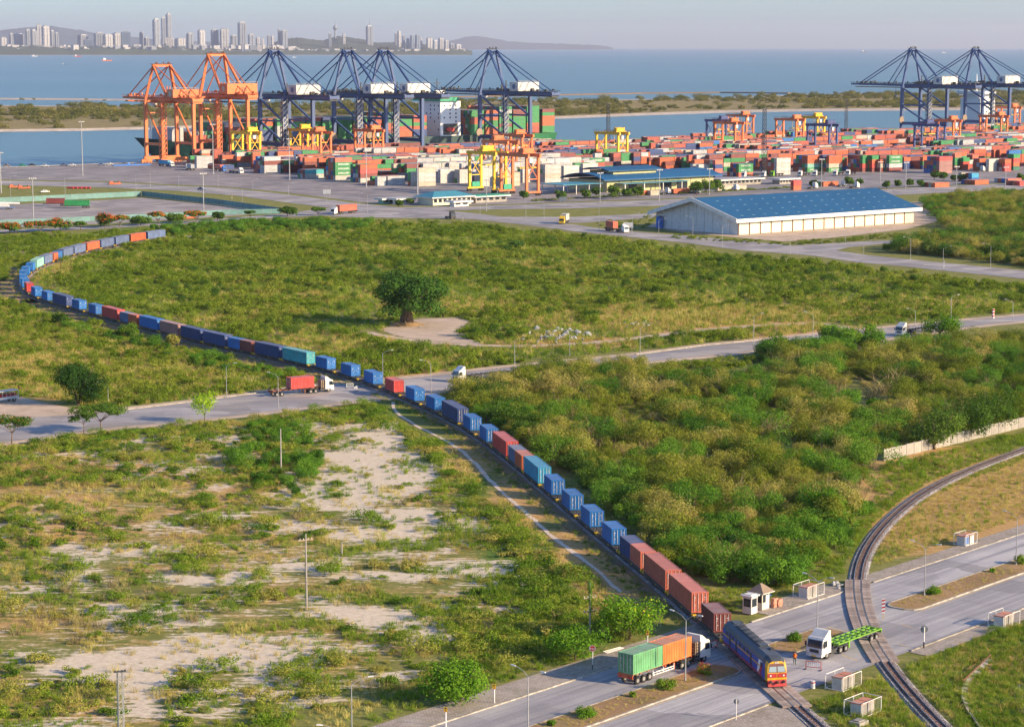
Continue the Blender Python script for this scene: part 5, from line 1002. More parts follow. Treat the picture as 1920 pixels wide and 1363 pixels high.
for u, vt, m, l, ty in [(914,283,'cranyellow','yellow yard gantry in front, beside the gate house',12),(974,287,'cranorange','orange yard gantry in front, right of the yellow one',5),(938,263,'cranorange','orange yard gantry just behind the front pair',14),(968,251,'cranorange','orange yard gantry farthest back behind the front pair',8),(462,246,'cranyellow','yellow yard gantry right of the orange ship cranes',4),(570,241,'cranyellow','yellow yard gantry behind the orange one among maroon stacks',10),(594,246,'cranorange','orange yard gantry over the maroon stacks',8),(692,242,'cranorange','orange yard gantry left of the white ship superstructure',4),(1147,247,'yellow','amber yard gantry alone before the channel',4),(1350,224,'crannavy','navy yard gantry behind the two orange ones',8),(1366,228,'cranorange','nearer of two orange yard gantries beside the navy one',6),(1388,215,'cranorange','farther of two orange yard gantries beside the navy one',6),(1480,222,'cranorange','orange yard gantry right of the dark lattice mast',4),(1520,218,'cranyellow','yellow yard gantry behind the navy one near the water',4),(1541,232,'crannavy','navy yard gantry right of the yellow one',4),(1742,232,'crannavy','navy yard gantry below the right-hand ship cranes',12),(1772,224,'cranorange','orange yard gantry beside the navy one below the ship cranes',4),(1862,216,'cranorange','orange yard gantry near the right edge',4),(1889,200,'cranorange','orange yard gantry farthest back at the right edge',4)]: rtg(u, vt, m, l, ty)
# ---- container yard: the front stacks as the photograph shows them (left end u, foot v, length, tiers upward)
STK = [(369,316,40,'grey grey grey'),(409,318,40,'navy'),(435,306,40,'maroon maroon'),(496,326,40,'grey grey maroon grey'),(535,325,40,'maroon maroon green'),(576,335,40,'white teal'),(629,338,40,'white green green green brick'),(676,343,40,'white maroon red orange'),(714,329,40,'red red red'),(708,349,20,'grey grey'),(727,348,40,'grey grey'),
       (785,350,40,'tan white white tan'),(826,344,40,'white white white'),(862,344,40,'white white white'),(905,350,40,'white white white white'),(944,350,40,'tan tan tan'),(980,343,40,'white white white'),(1022,343,40,'white tan white white'),(1057,336,40,'white white white'),(1093,331,40,'white white white'),(1156,299,40,'rustred brick'),(1190,297,40,'orange green'),(1165,313,40,'white white'),(1201,308,40,'tan tan'),(1310,333,40,'white white white'),(1341,333,20,'navy brick navy brick'),(1385,332,40,'brick green green'),(1456,329,40,'white white white white'),(1514,323,40,'green mint orange orange'),(1554,323,40,'green tan orange orange'),(1588,320,40,'blue orange orange'),(1617,323,20,'maroon red green green'),(1635,323,20,'maroon red orange green'),(1650,323,20,'maroon tan orange'),(1667,323,40,'maroon grey green green'),(1695,318,20,'navy navy orange'),(1730,318,40,'navy green orange'),(1761,326,40,'mauve mauve mauve red'),(1790,319,20,'brick green green brick'),(1806,319,20,'orange red green'),(1823,313,20,'orange mauve brick'),(1854,322,40,'white white white'),(1884,322,20,'red red orange'),(1900,320,20,'dkgreen orange red green'),
       (1203,367,20,'orange'),(1220,367,20,'tan'),(1263,364,40,'orange'),(1346,358,40,'tan'),(1385,357,20,'tan'),(1488,357,20,'orange red'),(1544,350,40,'orange'),(1753,352,40,'orange'),(1828,347,40,'orange'),(1822,342,20,'blue ltblue'),(1890,344,40,'brick'),(1912,349,20,'red')]
BOXES = []          # the remaining containers: centre a, b, base z, length, colour
HT = 2.62
PALN = [('orange', .30), ('rustred', .2), ('green', .15), ('maroon', .11), ('grey', .09), ('navy', .07), ('tan', .04), ('white', .03), ('blue', .04)]
PALW = [('white', .44), ('grey', .24), ('tan', .12), ('rustred', .09), ('blue', .05), ('green', .06)]
rr = random.Random(21)
def pick(pal):
    x = rr.random() * sum(w for _, w in pal)
    for n, w in pal:
        x -= w
        if x <= 0: return n
    return pal[0][0]
placed = []
for i, (u, v, ft, cols) in enumerate(STK):
    L = L40 if ft == 40 else L20; a, b = on_row(u, v); cols = cols.split(); ac, bc = a + L / 2, b + CW / 2; placed.append((a - 1, a + L + 1, b - 3, b + 12))
    for k, c in enumerate(cols):
        lab = '%s container, %s tier up in the %s stack from the left along the yard front' % (CNAME[c], ORD[k], ordinal(i + 1))
        if len(lab.split()) > 16: lab = '%s container, %s tier, %s front stack from left' % (CNAME[c], ORD[k], ordinal(i + 1))
        o = container(L, 2.59, c, W(ac, bc, k * HT + .02), GA, lab, 'containers stacked in the yard', 0)
        if c == 'green' and L > 7: obj('lettering', text_mesh('EVERGREEN', 1.5, 'stripewhite'), o, (0, -CW / 2 - .02, 1.3), (R(90), 0, 0))
        elif u == 1156 and k == 1: obj('lettering', text_mesh('HYUNDAI', 1.7, 'stripewhite'), o, (1.0, -CW / 2 - .02, 1.3), (R(90), 0, 0))
    if v < 356:
        for j in range(1, 4 if v > 330 else 5):
            hgt = max(1, len(cols) - (rr.random() < .35) - (rr.random() < .2)); pal = PALW if cols[-1] in ('white', 'tan') and 760 < u < 1320 and j < 3 else PALN
            for k in range(hgt): BOXES.append((ac, bc + j * 2.62, k * HT + .02, L, pick(pal)))
VF = [(340,300),(370,312),(496,322),(629,334),(727,344),(785,345),(905,345),(1022,338),(1100,328),(1200,320),(1310,326),(1456,324),(1554,318),(1761,320),(1930,316)]
vfx, vfy = zip(*VF); cand = []
aL, aR = a_at(330, BQ - 45), a_at(1990, BQ - 45)
row = 0; b = 860.0
while b < BQ - 44:
    a = aL - 400 + rr.uniform(0, 13)
    while a < aR + 600:
        L = L40 if rr.random() < .72 else L20; p = W(a + L / 2, b); u, v = proj(p.x, p.y)
        if 345 < u < 1985 and v < np.interp(u, vfx, vfy) - 3 and not any(x0 < a + L and a < x1 and y0 < b + 2.5 and b < y1 for x0, x1, y0, y1 in placed) and rr.random() < .93:
            cand.append((v, a, b, L, row, u))
        a += L + .5 if rr.random() < .93 else L + 12
    row += 1; b += 2.62 if row % 6 else 13.0
NB = 0; hmap = {}; dmap = {}
for v, a, b, L, row, u in sorted(cand, reverse=True):
    blk = row // 6; zone = 780 < u < 1120 and v > 318
    base = hmap.setdefault((blk, int(a / 40)), rr.choice([2, 3, 3, 3, 4, 4, 4] if v > 272 or u > 1300 else [1, 1, 2, 2, 2])); h = max(1, base - (rr.random() < .14)); pal = PALW if zone else PALN; dom = dmap.setdefault((blk, int(a / 26), zone), pick(pal))
    for k in range(h):
        c = dom if rr.random() < .45 else pick(pal)
        if k == h - 1 and row % 6 == 0 and NB < 75 and rr.random() < .8:
            NB += 1; o = container(L, 2.59, c, W(a + L / 2, b + CW / 2, k * HT + .02), GA, '%s container topping the %s inner yard stack counted from the front' % (CNAME[c], ordinal(NB)), 'containers stacked in the yard', 0)
            if c == 'green' and L > 7: obj('lettering', text_mesh('EVERGREEN', 1.5, 'stripewhite'), o, (0, -CW / 2 - .02, 1.3), (R(90), 0, 0))
        elif k >= h - 2 or row % 6 in (0,): BOXES.append((a + L / 2, b + CW / 2, k * HT + .02, L, c))
def boxes_obj(name, label, boxes):
    cols = sorted({x[4] for x in boxes}); V = []; Fq = []; MI = []
    tmpl = np.array([(x, y, z) for z in (0, 1) for x, y in ((-.5, -.5), (.5, -.5), (.5, .5), (-.5, .5))]); fq = np.array([(4, 5, 6, 7), (0, 1, 5, 4), (1, 2, 6, 5), (2, 3, 7, 6), (3, 0, 4, 7)])
    for i, (a, b, z, L, c) in enumerate(boxes):
        q = tmpl * (L, CW, 2.57); X = (a + q[:, 0]) * E1.x + (b + q[:, 1]) * E2.x; Y = (a + q[:, 0]) * E1.y + (b + q[:, 1]) * E2.y; V.append(np.stack([X, Y, z + q[:, 2]], 1)); Fq.append(fq + 8 * i); MI += [cols.index(c)] * 5
    me = raw_mesh(name, np.concatenate(V), np.concatenate(Fq), True); [me.materials.append(M(c)) for c in cols]; me.polygons.foreach_set('material_index', MI); return tag(obj(name, me), label, kind='stuff')
boxes_obj('stacked_containers', 'mass of coloured containers filling the rear of the yard', BOXES)
# ---- the big container ship
SB0, SB1 = BQ + 4.5, BQ + 47.0; SBC = (SB0 + SB1) / 2
ab0 = a_at(252, SBC, 15); ab1 = a_at(1047, SB0, 8); LS = ab1 - ab0; HB = (SB1 - SB0) / 2
t = thing('container_ship', 'large dark green container ship with white superstructure at the quay', 'ship', W(ab0, SBC, -3.5), GA)
st = [(0, .2, .05, 19.5, 22), (.015, 5, .5, 19, 17), (.04, 11, 3, 18, 11), (.08, 16, 9, 16.5, 5), (.13, HB - 1.5, 16, 15.5, 1), (.2, HB, HB - 1, 15, 0), (.9, HB, HB, 15, 0), (.97, HB, HB - 4, 15, 0), (1, HB - 1, HB - 7, 15, -3)]
s = MB(); rings = [[(f * LS, -w, d), (f * LS + rk * .45, -(w + wl) / 2, d * .5), (f * LS + rk, -wl, -2.5), (f * LS + rk, wl, -2.5), (f * LS + rk * .45, (w + wl) / 2, d * .5), (f * LS, w, d)] for f, w, wl, d, rk in st]
for A, B in zip(rings[:-1], rings[1:]):
    for i in range(5): s.mi(0 if A[0][0] < LS * .34 else 1).face([A[i], A[i + 1], B[i + 1], B[i]])  # bow third takes the darker copy: shade of cranes and curvature painted in
    s.mi(2).face([A[5], A[0], B[0], B[5]])
s.mi(1).face(rings[-1]); hull = obj('hull', fixn(s.mesh('hull', ['hull', 'hullgreen', 'steel'])), t)
sa = a_at(826, SB0 + 3, 15) - ab0; s = MB(); s.b2(sa, sa + 19, -HB + 3, -HB + 31, 15, 41); tw = s.obj('superstructure', 'shipwhite', t); MB().b2(sa - 1.5, sa + 16, -HB + 1, -HB + 40, 41, 44).obj('bridge', 'shipgreen', tw); MB().b2(sa + 4, sa + 12, -HB + 14, -HB + 22, 44, 49).obj('funnel', 'shipwhite', tw); MB().b2(sa - 1.6, sa - 1.45, -HB + 2, -HB + 39, 42.3, 43.4).obj('bridge_window', 'glass', tw)
for k in range(7):
    for j in range(3):
        if rr.random() < .75: MB().b2(sa + 3 + j * 5.5, sa + 4.2 + j * 5.5, -HB + 2.93, -HB + 3.02, 19 + k * 3, 20.3 + k * 3).obj('porthole', 'glass', tw)
    for j in range(5):
        if rr.random() < .6: MB().b2(sa - .07, sa + .02, -HB + 5 + j * 5, -HB + 6.2 + j * 5, 19 + k * 3, 20.3 + k * 3).obj('porthole', 'glass', tw)
MB().b2(sa + 2.5, sa + 16.5, -HB + 2.95, -HB + 3.0, 15.5, 24).obj('lifeboat_bay', 'darksteel', tw); MB().prism([(sa + 4.5, 19.5), (sa + 6, 18.2), (sa + 11, 18.2), (sa + 12.5, 19.5), (sa + 11, 21.2), (sa + 6, 21.2)], -HB + 1.6, -HB + 2.9).obj('lifeboat', 'redpaint', tw)
s = MB(); s.cyl((sa + 8, -HB + 18, 49), (sa + 8, -HB + 18, 58), .5, .3, 6); s.b2(sa + 5, sa + 11, -HB + 17.8, -HB + 18.2, 54, 54.6); s.obj('radar_mast', 'darksteel', tw)
s = MB(); s.cyl((LS * .035, 0, 18), (LS * .035, 0, 32), .7, .4, 8); s.b2(LS * .035 - 1.2, LS * .035 + 1.2, -2, 2, 26, 27); s.obj('foremast', 'shipwhite', t); MB().b2(LS * .06, LS * .085, -14, 14, 16.5, 26).obj('breakwater_shield', 'grey', t)
SHIP = []; f = .095
SPAL = [('orange', .22), ('rustred', .14), ('green', .30), ('maroon', .12), ('grey', .08), ('navy', .07), ('dkgreen', .09)]
while f < .985:
    a = f * LS; near_t = sa - 15 < a < sa + 21
    if not near_t:
        top = 3 if f < .16 else (5 if f < .3 else (6 if f < .62 else 8)); top += rr.choice([-1, 0, 0, 1]) if f < .62 else rr.choice([-1, 0])
        for j in range(16):
            h = max(1, top - (rr.random() < .15) * rr.randint(1, 2)) if f < .9 else top; colr = pick(SPAL)
            for k in range(h):
                if j < 2 or k >= h - 2 or j % 4 == 0 or True:
                    if rr.random() < .55: colr = pick(SPAL)
                    SHIP.append((ab0 + a + 6.1, SB0 + 1.2 + j * 2.62 + CW / 2, 11.8 + k * HT, L40, colr))
    f += 13.6 / LS if rr.random() < .8 else 15.5 / LS
boxes_obj('deck_containers', 'coloured containers stacked on the deck of the big ship', SHIP)
# a second ship beyond the right-hand cranes
a2 = a_at(1800, BQ + 40, 0); t = thing('feeder_ship', 'smaller ship with a pale bridge block beyond the far right cranes', 'ship', W(a2, BQ + 30, -3.5), GA)
s = MB(); s.prism([(-20, -13), (150, -13), (150, 13), (-20, 13), (-34, 0)], -1, 9, 'z'); s.obj('hull', 'slate', t); s = MB(); s.b2(2, 22, -12, 12, 9, 34); s.b2(4, 18, -9, 9, 34, 40); s.b2(0, 20, -15, 15, 38, 40.5); tw = s.obj('superstructure', 'shipwhite', t); MB().cyl((10, 0, 40), (10, 0, 56), .8, .4, 6).b2(8, 12, -3, 3, 48, 49).obj('radar_mast', 'shipwhite', tw)
for k in range(5):
    for j in range(3): MB().b2(4 + j * 6, 5.5 + j * 6, -12.06, -11.98, 12 + k * 4.3, 13.6 + k * 4.3).obj('porthole', 'glass', tw)
# ---- the long warehouse
wa, wb = on_row(1384, 441); WL, WD = 110.0, 52.0
t = thing('warehouse', 'long white warehouse with a blue pitched roof and small skylights', 'warehouse', W(wa, wb), GA); He, Hr = 7.2, 14.2
s = MB(); s.prism([(0, 0), (WD, 0), (WD, He), (WD / 2, Hr - .4), (0, He)], .05, WL, 'x'); wl = obj('wall', fixn(s.mesh('wall', 'concrete')), t)
nb = 17
for k in range(nb):
    x0, x1 = WL * k / nb, WL * (k + 1) / nb; o = MB().b2(x0 + .35, x1 - .35, -.16, .02, .15, He - .15).obj('wall_panel', 'cream', wl)
    if k in (2, 6, 10, 14): MB().b2(x0 + 1.2, x1 - 1.0, -.22, -.165, .15, 4.8).obj('door', 'pale', o)
    MB().b2(x0 - .12, x0 + .12, -.3, .02, 0, He).obj('pilaster', 'rust', wl)
ng = 10
for k in range(ng):
    y0, y1 = WD * k / ng, WD * (k + 1) / ng; z0 = He + (Hr - He - .6) * (1 - abs(y0 - WD / 2) / (WD / 2)); z1 = He + (Hr - He - .6) * (1 - abs(y1 - WD / 2) / (WD / 2)); s = MB(); s.prism([(y0 + .1, 0), (y1 - .1, 0), (y1 - .1, z1 - .1), (y0 + .1, z0 - .1)], -.1, .045, 'x'); obj('gable_panel', fixn(s.mesh('gable_panel', 'whitepaint')), wl)
ov = 2.2; s = MB(); sl_ = (Hr - He) / (WD / 2)
for sg in (0, 1):
    y0 = -ov if sg == 0 else WD + ov; z0 = He - sl_ * ov
    s.hexa([(-3, y0, z0), (WL + 3, y0, z0), (WL + 3, WD / 2, Hr), (-3, WD / 2, Hr), (-3, y0, z0 + .25), (WL + 3, y0, z0 + .25), (WL + 3, WD / 2, Hr + .25), (-3, WD / 2, Hr + .25)])
rf = obj('roof', fixn(s.mesh('roof', 'blueroof')), t)
MB().b2(-3.1, WL + 3.1, -ov - .15, -ov, He - sl_ * ov - 1.3, He - sl_ * ov + .35).obj('fascia', 'whitepaint', rf)
for x in (-3.2,): 
    s = MB(); z0 = He - sl_ * ov; s.prism([(-ov, z0 - 1.0), (WD / 2, Hr - 1.2), (WD + ov, z0 - 1.0), (WD + ov, z0 + .6), (WD / 2, Hr + .6), (-ov, z0 + .6)], x - .15, x + .18, 'x'); obj('fascia', fixn(s.mesh('fascia', 'whitepaint')), rf)
ang = math.atan(sl_)
for i in range(16):
    for j in range(4):
        x = 4 + i * 6.8 + (j % 2) * 3.2; y = 2 + j * 6.2
        if x < WL - 1: obj('skylight', memo('skyl', lambda: MB().box(0, 0, 0, 1.5, .5, .06).mesh('skylight', 'skylight')), rf, (x, y, He + sl_ * y + .29), (ang, 0, 0))
t2 = thing('water_tank', 'blue tank beside the left wall of the warehouse', 'tank', W(wa - 1.5, wb + 48), GA); MB().cyl((0, 0, 0), (0, 0, 5), 1.6, n=14).obj('tank', 'posterblue', t2); MB().cyl((0, 0, 5), (0, 0, 5.5), 1.6, .5, 14).obj('lid', 'slate', t2)
# ---- the olive walled shed with a curved blue roof
oa, ob = on_row(1137, 361); t = thing('customs_shed', 'olive walled shed with curved blue roof and raised clerestory', 'building', W(oa, ob), GA); OL, OD = 80.0, 32.0
s = MB(); s.b2(0, OL, 0, OD, 0, 6.4); wl = s.obj('wall', 'olivewall', t)
def arc(y0, y1, z0, rise, x0, x1, th, name, par):
    s = MB(); A = []; n = 12
    for k in range(n + 1): f = k / n; A.append((y0 + (y1 - y0) * f, z0 + rise * 4 * f * (1 - f)))
    s.prism(A + [(y, z + th) for y, z in A[::-1]], x0, x1, 'x'); return obj(name, fixn(s.mesh(name, 'blueroof')), par)
rf = arc(-3, OD + 3, 6.4, 3.2, -4, OL + 4, .5, 'roof', t)
cl = MB().b2(10, OL * .52, 6, OD - 6, 8.0, 10.9).obj('clerestory', 'olivewall', t); arc(4, OD - 4, 10.9, 1.6, 5, OL * .56, .4, 'upper_roof', cl)
for k in range(9): MB().b2(OL * k / 9 + .1, OL * k / 9 + .3, -.12, .02, .05, 6.3).obj('rib', 'darksteel', wl)
for x0, x1, z1 in ((16, 22, 4.4), (40, 48, 4.2), (52, 60, 4.2)): MB().b2(x0, x1, -.08, .02, .05, z1).obj('doorway', 'glass', wl)
MB().b2(6, 55, -7, -.05, 4.5, 4.8).obj('canopy', 'tealroof', t)
for x in (8, 22, 36, 50): MB().b2(x - .25, x + .25, -6.5, -6, 0, 4.5).obj('canopy_post', 'pale', t)
MB().b2(-34, -6, -4, 16, 5.2, 5.5).obj('side_canopy', 'tealroof', t)
for x in (-33, -24, -15, -7):
    for y in (-3, 15): MB().b2(x - .2, x + .2, y - .2, y + .2, 0, 5.2).obj('canopy_post', 'pale', t)
# ---- small port buildings
def shed(u, v, L, D, h, label, name='port_office', wall='cream', roof='tealroof', hip=True, wins=8):
    a, b = on_row(u, v); t = thing(name, label, 'building', W(a, b), GA); w = MB().b2(0, L, 0, D, 0, h).obj('wall', wall, t)
    for k in range(wins):
        x = L * (k + .5) / wins; MB().b2(x - L / wins * .32, x + L / wins * .32, -.06, .02, h * .35, h * .75).obj('window', 'glass', w)
    s = MB(); e = 1.6
    if hip: s.hexa([(-e, -e, h), (L + e, -e, h), (L + e, D + e, h), (-e, D + e, h), (D * .4, D * .45, h + 2.4), (L - D * .4, D * .45, h + 2.4), (L - D * .4, D * .55, h + 2.4), (D * .4, D * .55, h + 2.4)])
    else: s.b2(-e, L + e, -e, D + e, h, h + .35)
    r = s.obj('roof', roof, t); MB().b2(-e - .05, L + e + .05, -e - .05, D + e + .05, h - .55, h - .003).obj('fascia', 'whitepaint', r)
shed(812, 386, 24, 13, 4.2, 'low white gate house with a teal hipped roof'); shed(892, 381, 20, 8, 3.4, 'open shelter with a flat green roof beside the gate house', 'shelter', 'concrete', 'shipgreen', False, 5); shed(852, 388, 9, 4, 2.6, 'tiny white cabin in front of the gate house', 'cabin', 'whitepaint', 'grey', False, 2); shed(1352, 349, 32, 10, 3.4, 'long flat-roofed office right of the olive shed', 'office', 'concrete', 'grey', False, 10); shed(1462, 346, 14, 6, 3.0, 'narrow flat-roofed shed before the parked trucks', 'shed', 'concrete', 'grey', False, 6); shed(718, 383, 14, 4, 2.6, 'row of pale site cabins by the approach road', 'cabin', 'mint', 'grey', False, 4); shed(745, 384, 9, 4, 2.8, 'white site cabin left of the gate house', 'cabin', 'whitepaint', 'grey', False, 2)
# ---- green fence round the truck lot
def fence(px, h, label, mat='fencegreen', step=4.0):
    pts = Path([P(u, v) for u, v in px], 1., 0); t = thing('fence', label, 'fence', P(*px[0])); o = P(*px[0]); n = int(pts.L / step)
    for k in range(n):
        p, q = pts.at(k * pts.L / n), pts.at((k + 1) * pts.L / n); d = q - p; rz = math.atan2(d.y, d.x); L = round(d.length, 1); me = memo(('fp', mat, h, L), lambda: MB().b2(.06, L - .06, -.03, .03, .1, h).mesh('fence_panel', mat)); obj('fence_panel', me, t, tuple(p - o), (0, 0, rz)); obj('post', memo(('fpost', mat, h), lambda: MB().b2(-.08, .08, -.08, .08, 0, h + .25).mesh('post', 'mast')), t, tuple(p - o))
fence([(-40,383.5),(0,381),(140,374.5),(266,368.5)], 2.8, 'green sheet fence along the back of the truck lot'); fence([(266,368.5),(400,383),(527,401)], 2.8, 'green sheet fence along the right side of the truck lot'); fence([(-40,424.5),(100,419),(286,410),(420,403),(527,401)], 2.4, 'pale green fence behind the flame trees')
fence([(330,347.5),(420,351),(535,362),(665,379)], 2.2, 'wire fence between approach road and apron', 'mast', 9.0) if 0 else None
# ---- vehicles and loads about the port
def ptruck(u, v, tow, label, load_=None, cab=None, trail=True):
    p = P(u, v); p.z = .03; rz = heading(p, P(*tow)); truck(label, p, rz, cab, 'darksteel', 2, False, 12.2, trailer=trail, detail=False, group='trucks about the port')
    if load_: load(p, rz, -8.9, L40, 2.59, load_, '%s container on the port truck %s' % (CNAME[load_], label.split(' truck ')[1]), 0)
ptruck(322, 313, (335, 314), 'white cab truck under the orange cranes', 'ltblue'); ptruck(352, 318, (330, 313), 'pale truck beside the grey stack', 'grey'); ptruck(420, 322, (450, 325), 'blue truck left of the yellow gantry', 'brick', 'posterblue'); ptruck(452, 326, (480, 329), 'empty truck before the maroon stack')
for i, u in enumerate((1395, 1432, 1448, 1500, 1528, 1566, 1590)): ptruck(u, 333 - i * .6, (u - 30, 335.5), 'white truck parked %s in the row before the stacks' % ORD[i], None, 'whitepaint' if i != 2 else 'lime')
for u, v, l in ((1252, 365, 'beside the cream and orange boxes'), (1308, 363, 'right of the olive shed'), (1380, 358, 'before the flat office'), (1528, 354, 'left of the orange box by the road'), (1582, 350, 'right of the orange box by the road'), (1606, 353, 'alone above the warehouse roof'), (1842, 322, 'before the cream stack')): ptruck(u, v, (u + 30, v - 2), 'white tractor truck %s' % l, None, None, False)
for u, v, c, l in ((80, 387, 'maroon', 'maroon container on a parked trailer in the truck lot'), (120, 391, 'green', 'green container on a parked trailer in the truck lot')):
    p = P(u, v); rz = GA - R(62); p2 = p + Vector((6, 0, 0)); t = thing('parked_trailer', 'parked semi-trailer under the %s container in the lot' % CNAME[c], 'trailer', p, 0.08); obj('bed', trailer_mesh(12.2, 3), t, (15, 0, 0), mat='darksteel')
    for k in range(3):
        for sg in (-1, 1): obj('wheel', tyre_mesh(), t, (9.5 + 1.25 * k, sg * 1.0, .5))
    q = p + Vector((6.4, .5, 1.46)); tag(obj('freight_container', small_mesh(L40 if c == 'green' else 9.1, 2.59), None, q, (0, 0, .08), c), l, 'container', 'containers in the truck lot')
def mobile_crane(u, v):
    t = thing('mobile_crane', 'white and blue mobile crane parked at the left edge of the lot', 'mobile crane', P(u, v), .1); MB().b2(-6, 5, -1.3, 1.3, .7, 1.4).obj('chassis', 'slate', t); b = MB(); b.prism([(-4, 1.4), (2.5, 1.4), (2.5, 2.2), (1, 3.2), (-4, 3.2)], -1.2, 1.2); b.obj('body', 'whitepaint', t); MB().beam((-3, 0, 3.3), (7.5, 0, 3.0), .7, .8).obj('boom', 'whitepaint', t)
    for x in (-4.6, -3, 1.6, 3.2):
        for sg in (-1, 1): obj('wheel', tyre_mesh(.6, .4), t, (x, sg * 1.1, .6))
mobile_crane(8, 393)
for i, (u, v) in enumerate(((132, 354), (140, 354), (148, 354), (156, 354), (164, 354))): tag(MB().cyl((0, -2, .5), (0, 2, .5), .5, n=10).obj('pipe', 'redpaint', None, P(u, v), (0, 0, 1.2)), 'red pipe section, %s from the left on the apron' % ORD[i], 'pipe', 'red pipes on the apron')
for u, v, l in ((28, 352, 'orange machine parts heap left of the lot mast'), (45, 354, 'orange machine frame near the white pickup'), (215, 346, 'tilted orange spreader frame on the apron'), (352, 410, 'small orange tank by the green fence'), (247, 311, 'blue equipment deck on the quay under the orange crane')):
    c = 'posterblue' if 'blue' in l else 'orange'; t = thing('equipment', l, 'equipment', P(u, v), .5); s = MB(); s.box(0, 0, .5, 7 if c == 'orange' else 26, 2, .8); s.box(-2, .2, 1.3, 2, 1.2, 1.0); s.box(2.4, 0, 1.2, .4, 1.6, 1.4); s.obj('frame', c, t)
for i, (u, v, m) in enumerate(((12, 313, 'gasbrown'), (42, 312.5, 'shipgreen'), (60, 312, 'darksteel'), (84, 313.5, 'whitepaint'), (120, 311.5, 'slate'), (135, 312, 'whitepaint'), (190, 311, 'slate'), (205, 310, 'whitepaint'))): pickup('parked %s vehicle at the water edge, %s from the left' % ({'gasbrown': 'brown', 'shipgreen': 'green', 'darksteel': 'black', 'whitepaint': 'white', 'slate': 'blue'}[m], ORD[i]), (u, v), (u + 15, v), m)
# ================================================================ plants
def leafmat(key, stops, tr=.30, ns=.035, rnd=.5):
    m = bpy.data.materials.new(key); m.use_nodes = True; nt = m.node_tree; nt.nodes.clear(); out = N(nt, 'ShaderNodeOutputMaterial')
    oi = N(nt, 'ShaderNodeObjectInfo'); big = noise(nt, ns, 3, .6); fine = noise(nt, .9, 2, .6)
    f = mth(nt, 'ADD', mth(nt, 'MULTIPLY', oi.outputs['Random'], rnd * .6), mth(nt, 'ADD', mth(nt, 'MULTIPLY', big, 1.0 - rnd * .5), mth(nt, 'MULTIPLY', fine, .45)))
    f = mth(nt, 'SUBTRACT', f, .225)
    stops = [tuple(min(.8, q * w_) for q, w_ in zip(s_, (1.2, 1.4, 1.05))) for s_ in stops]; n = len(stops); c = ramp(nt, f, [(.3 + .45 * i / max(1, n - 1), s) for i, s in enumerate(stops)])
    d = N(nt, 'ShaderNodeBsdfDiffuse'); t = N(nt, 'ShaderNodeBsdfTranslucent'); nt.links.new(c, d.inputs[0]); nt.links.new(mixc(nt, 1.0, c, (1.0, 1.0, .55), 'MULTIPLY'), t.inputs[0])
    mx = N(nt, 'ShaderNodeMixShader'); mx.inputs[0].default_value = tr; nt.links.new(d.outputs[0], mx.inputs[1]); nt.links.new(t.outputs[0], mx.inputs[2]); nt.links.new(mx.outputs[0], out.inputs['Surface']); return m
G0, G1, G2, OL1, OL2, DR1, DR2 = (.04, .085, .018), (.085, .16, .03), (.15, .235, .04), (.13, .15, .035), (.21, .21, .055), (.30, .22, .10), (.42, .31, .15)
spec(leafscrub=lambda k: leafmat(k, [(.08, .12, .014), (.12, .16, .02), (.17, .195, .03), (.27, .235, .06)], ns=.018, rnd=.3), leafthicket=lambda k: leafmat(k, [(.085, .12, .016), (.155, .165, .028), (.245, .22, .05), (.36, .265, .12)], ns=.03, rnd=.6), leaffront=lambda k: leafmat(k, [(.045, .10, .018), (.085, .17, .026), (.145, .23, .036)]),
     leafshrub=lambda k: leafmat(k, [(.07, .12, .018), (.13, .19, .026), (.21, .23, .04), (.30, .24, .08)], rnd=.8), leafdark=lambda k: leafmat(k, [(.022, .05, .014), (.04, .085, .02), (.06, .115, .028)], .2), leafbright=lambda k: leafmat(k, [(.065, .13, .018), (.10, .19, .022), (.17, .26, .03)]),
     leaflime=lambda k: leafmat(k, [(.25, .36, .03), (.36, .42, .04)]), leaffar=lambda k: leafmat(k, [(.085, .09, .03), (.14, .125, .045), (.21, .16, .07)], ns=.006), leafgrove=lambda k: leafmat(k, [(.04, .075, .016), (.07, .12, .024), (.12, .165, .036)]), flame=lambda k: leafmat(k, [(.42, .06, .015), (.58, .12, .03)]), pinkflower=lambda k: leafmat(k, [(.45, .03, .09), (.6, .06, .14)]), yellowflower=lambda k: leafmat(k, [(.7, .5, .03), (.8, .6, .05)]),
     grassgreen=lambda k: leafmat(k, [(.09, .14, .02), (.16, .21, .03), (.26, .27, .06)], .3, .05), grassdry=lambda k: leafmat(k, [(.28, .19, .075), (.40, .29, .125), (.50, .38, .18)], .3, .05), twig=lambda k: leafmat(k, [(.15, .105, .075), (.24, .17, .11), (.30, .22, .13)], .05))
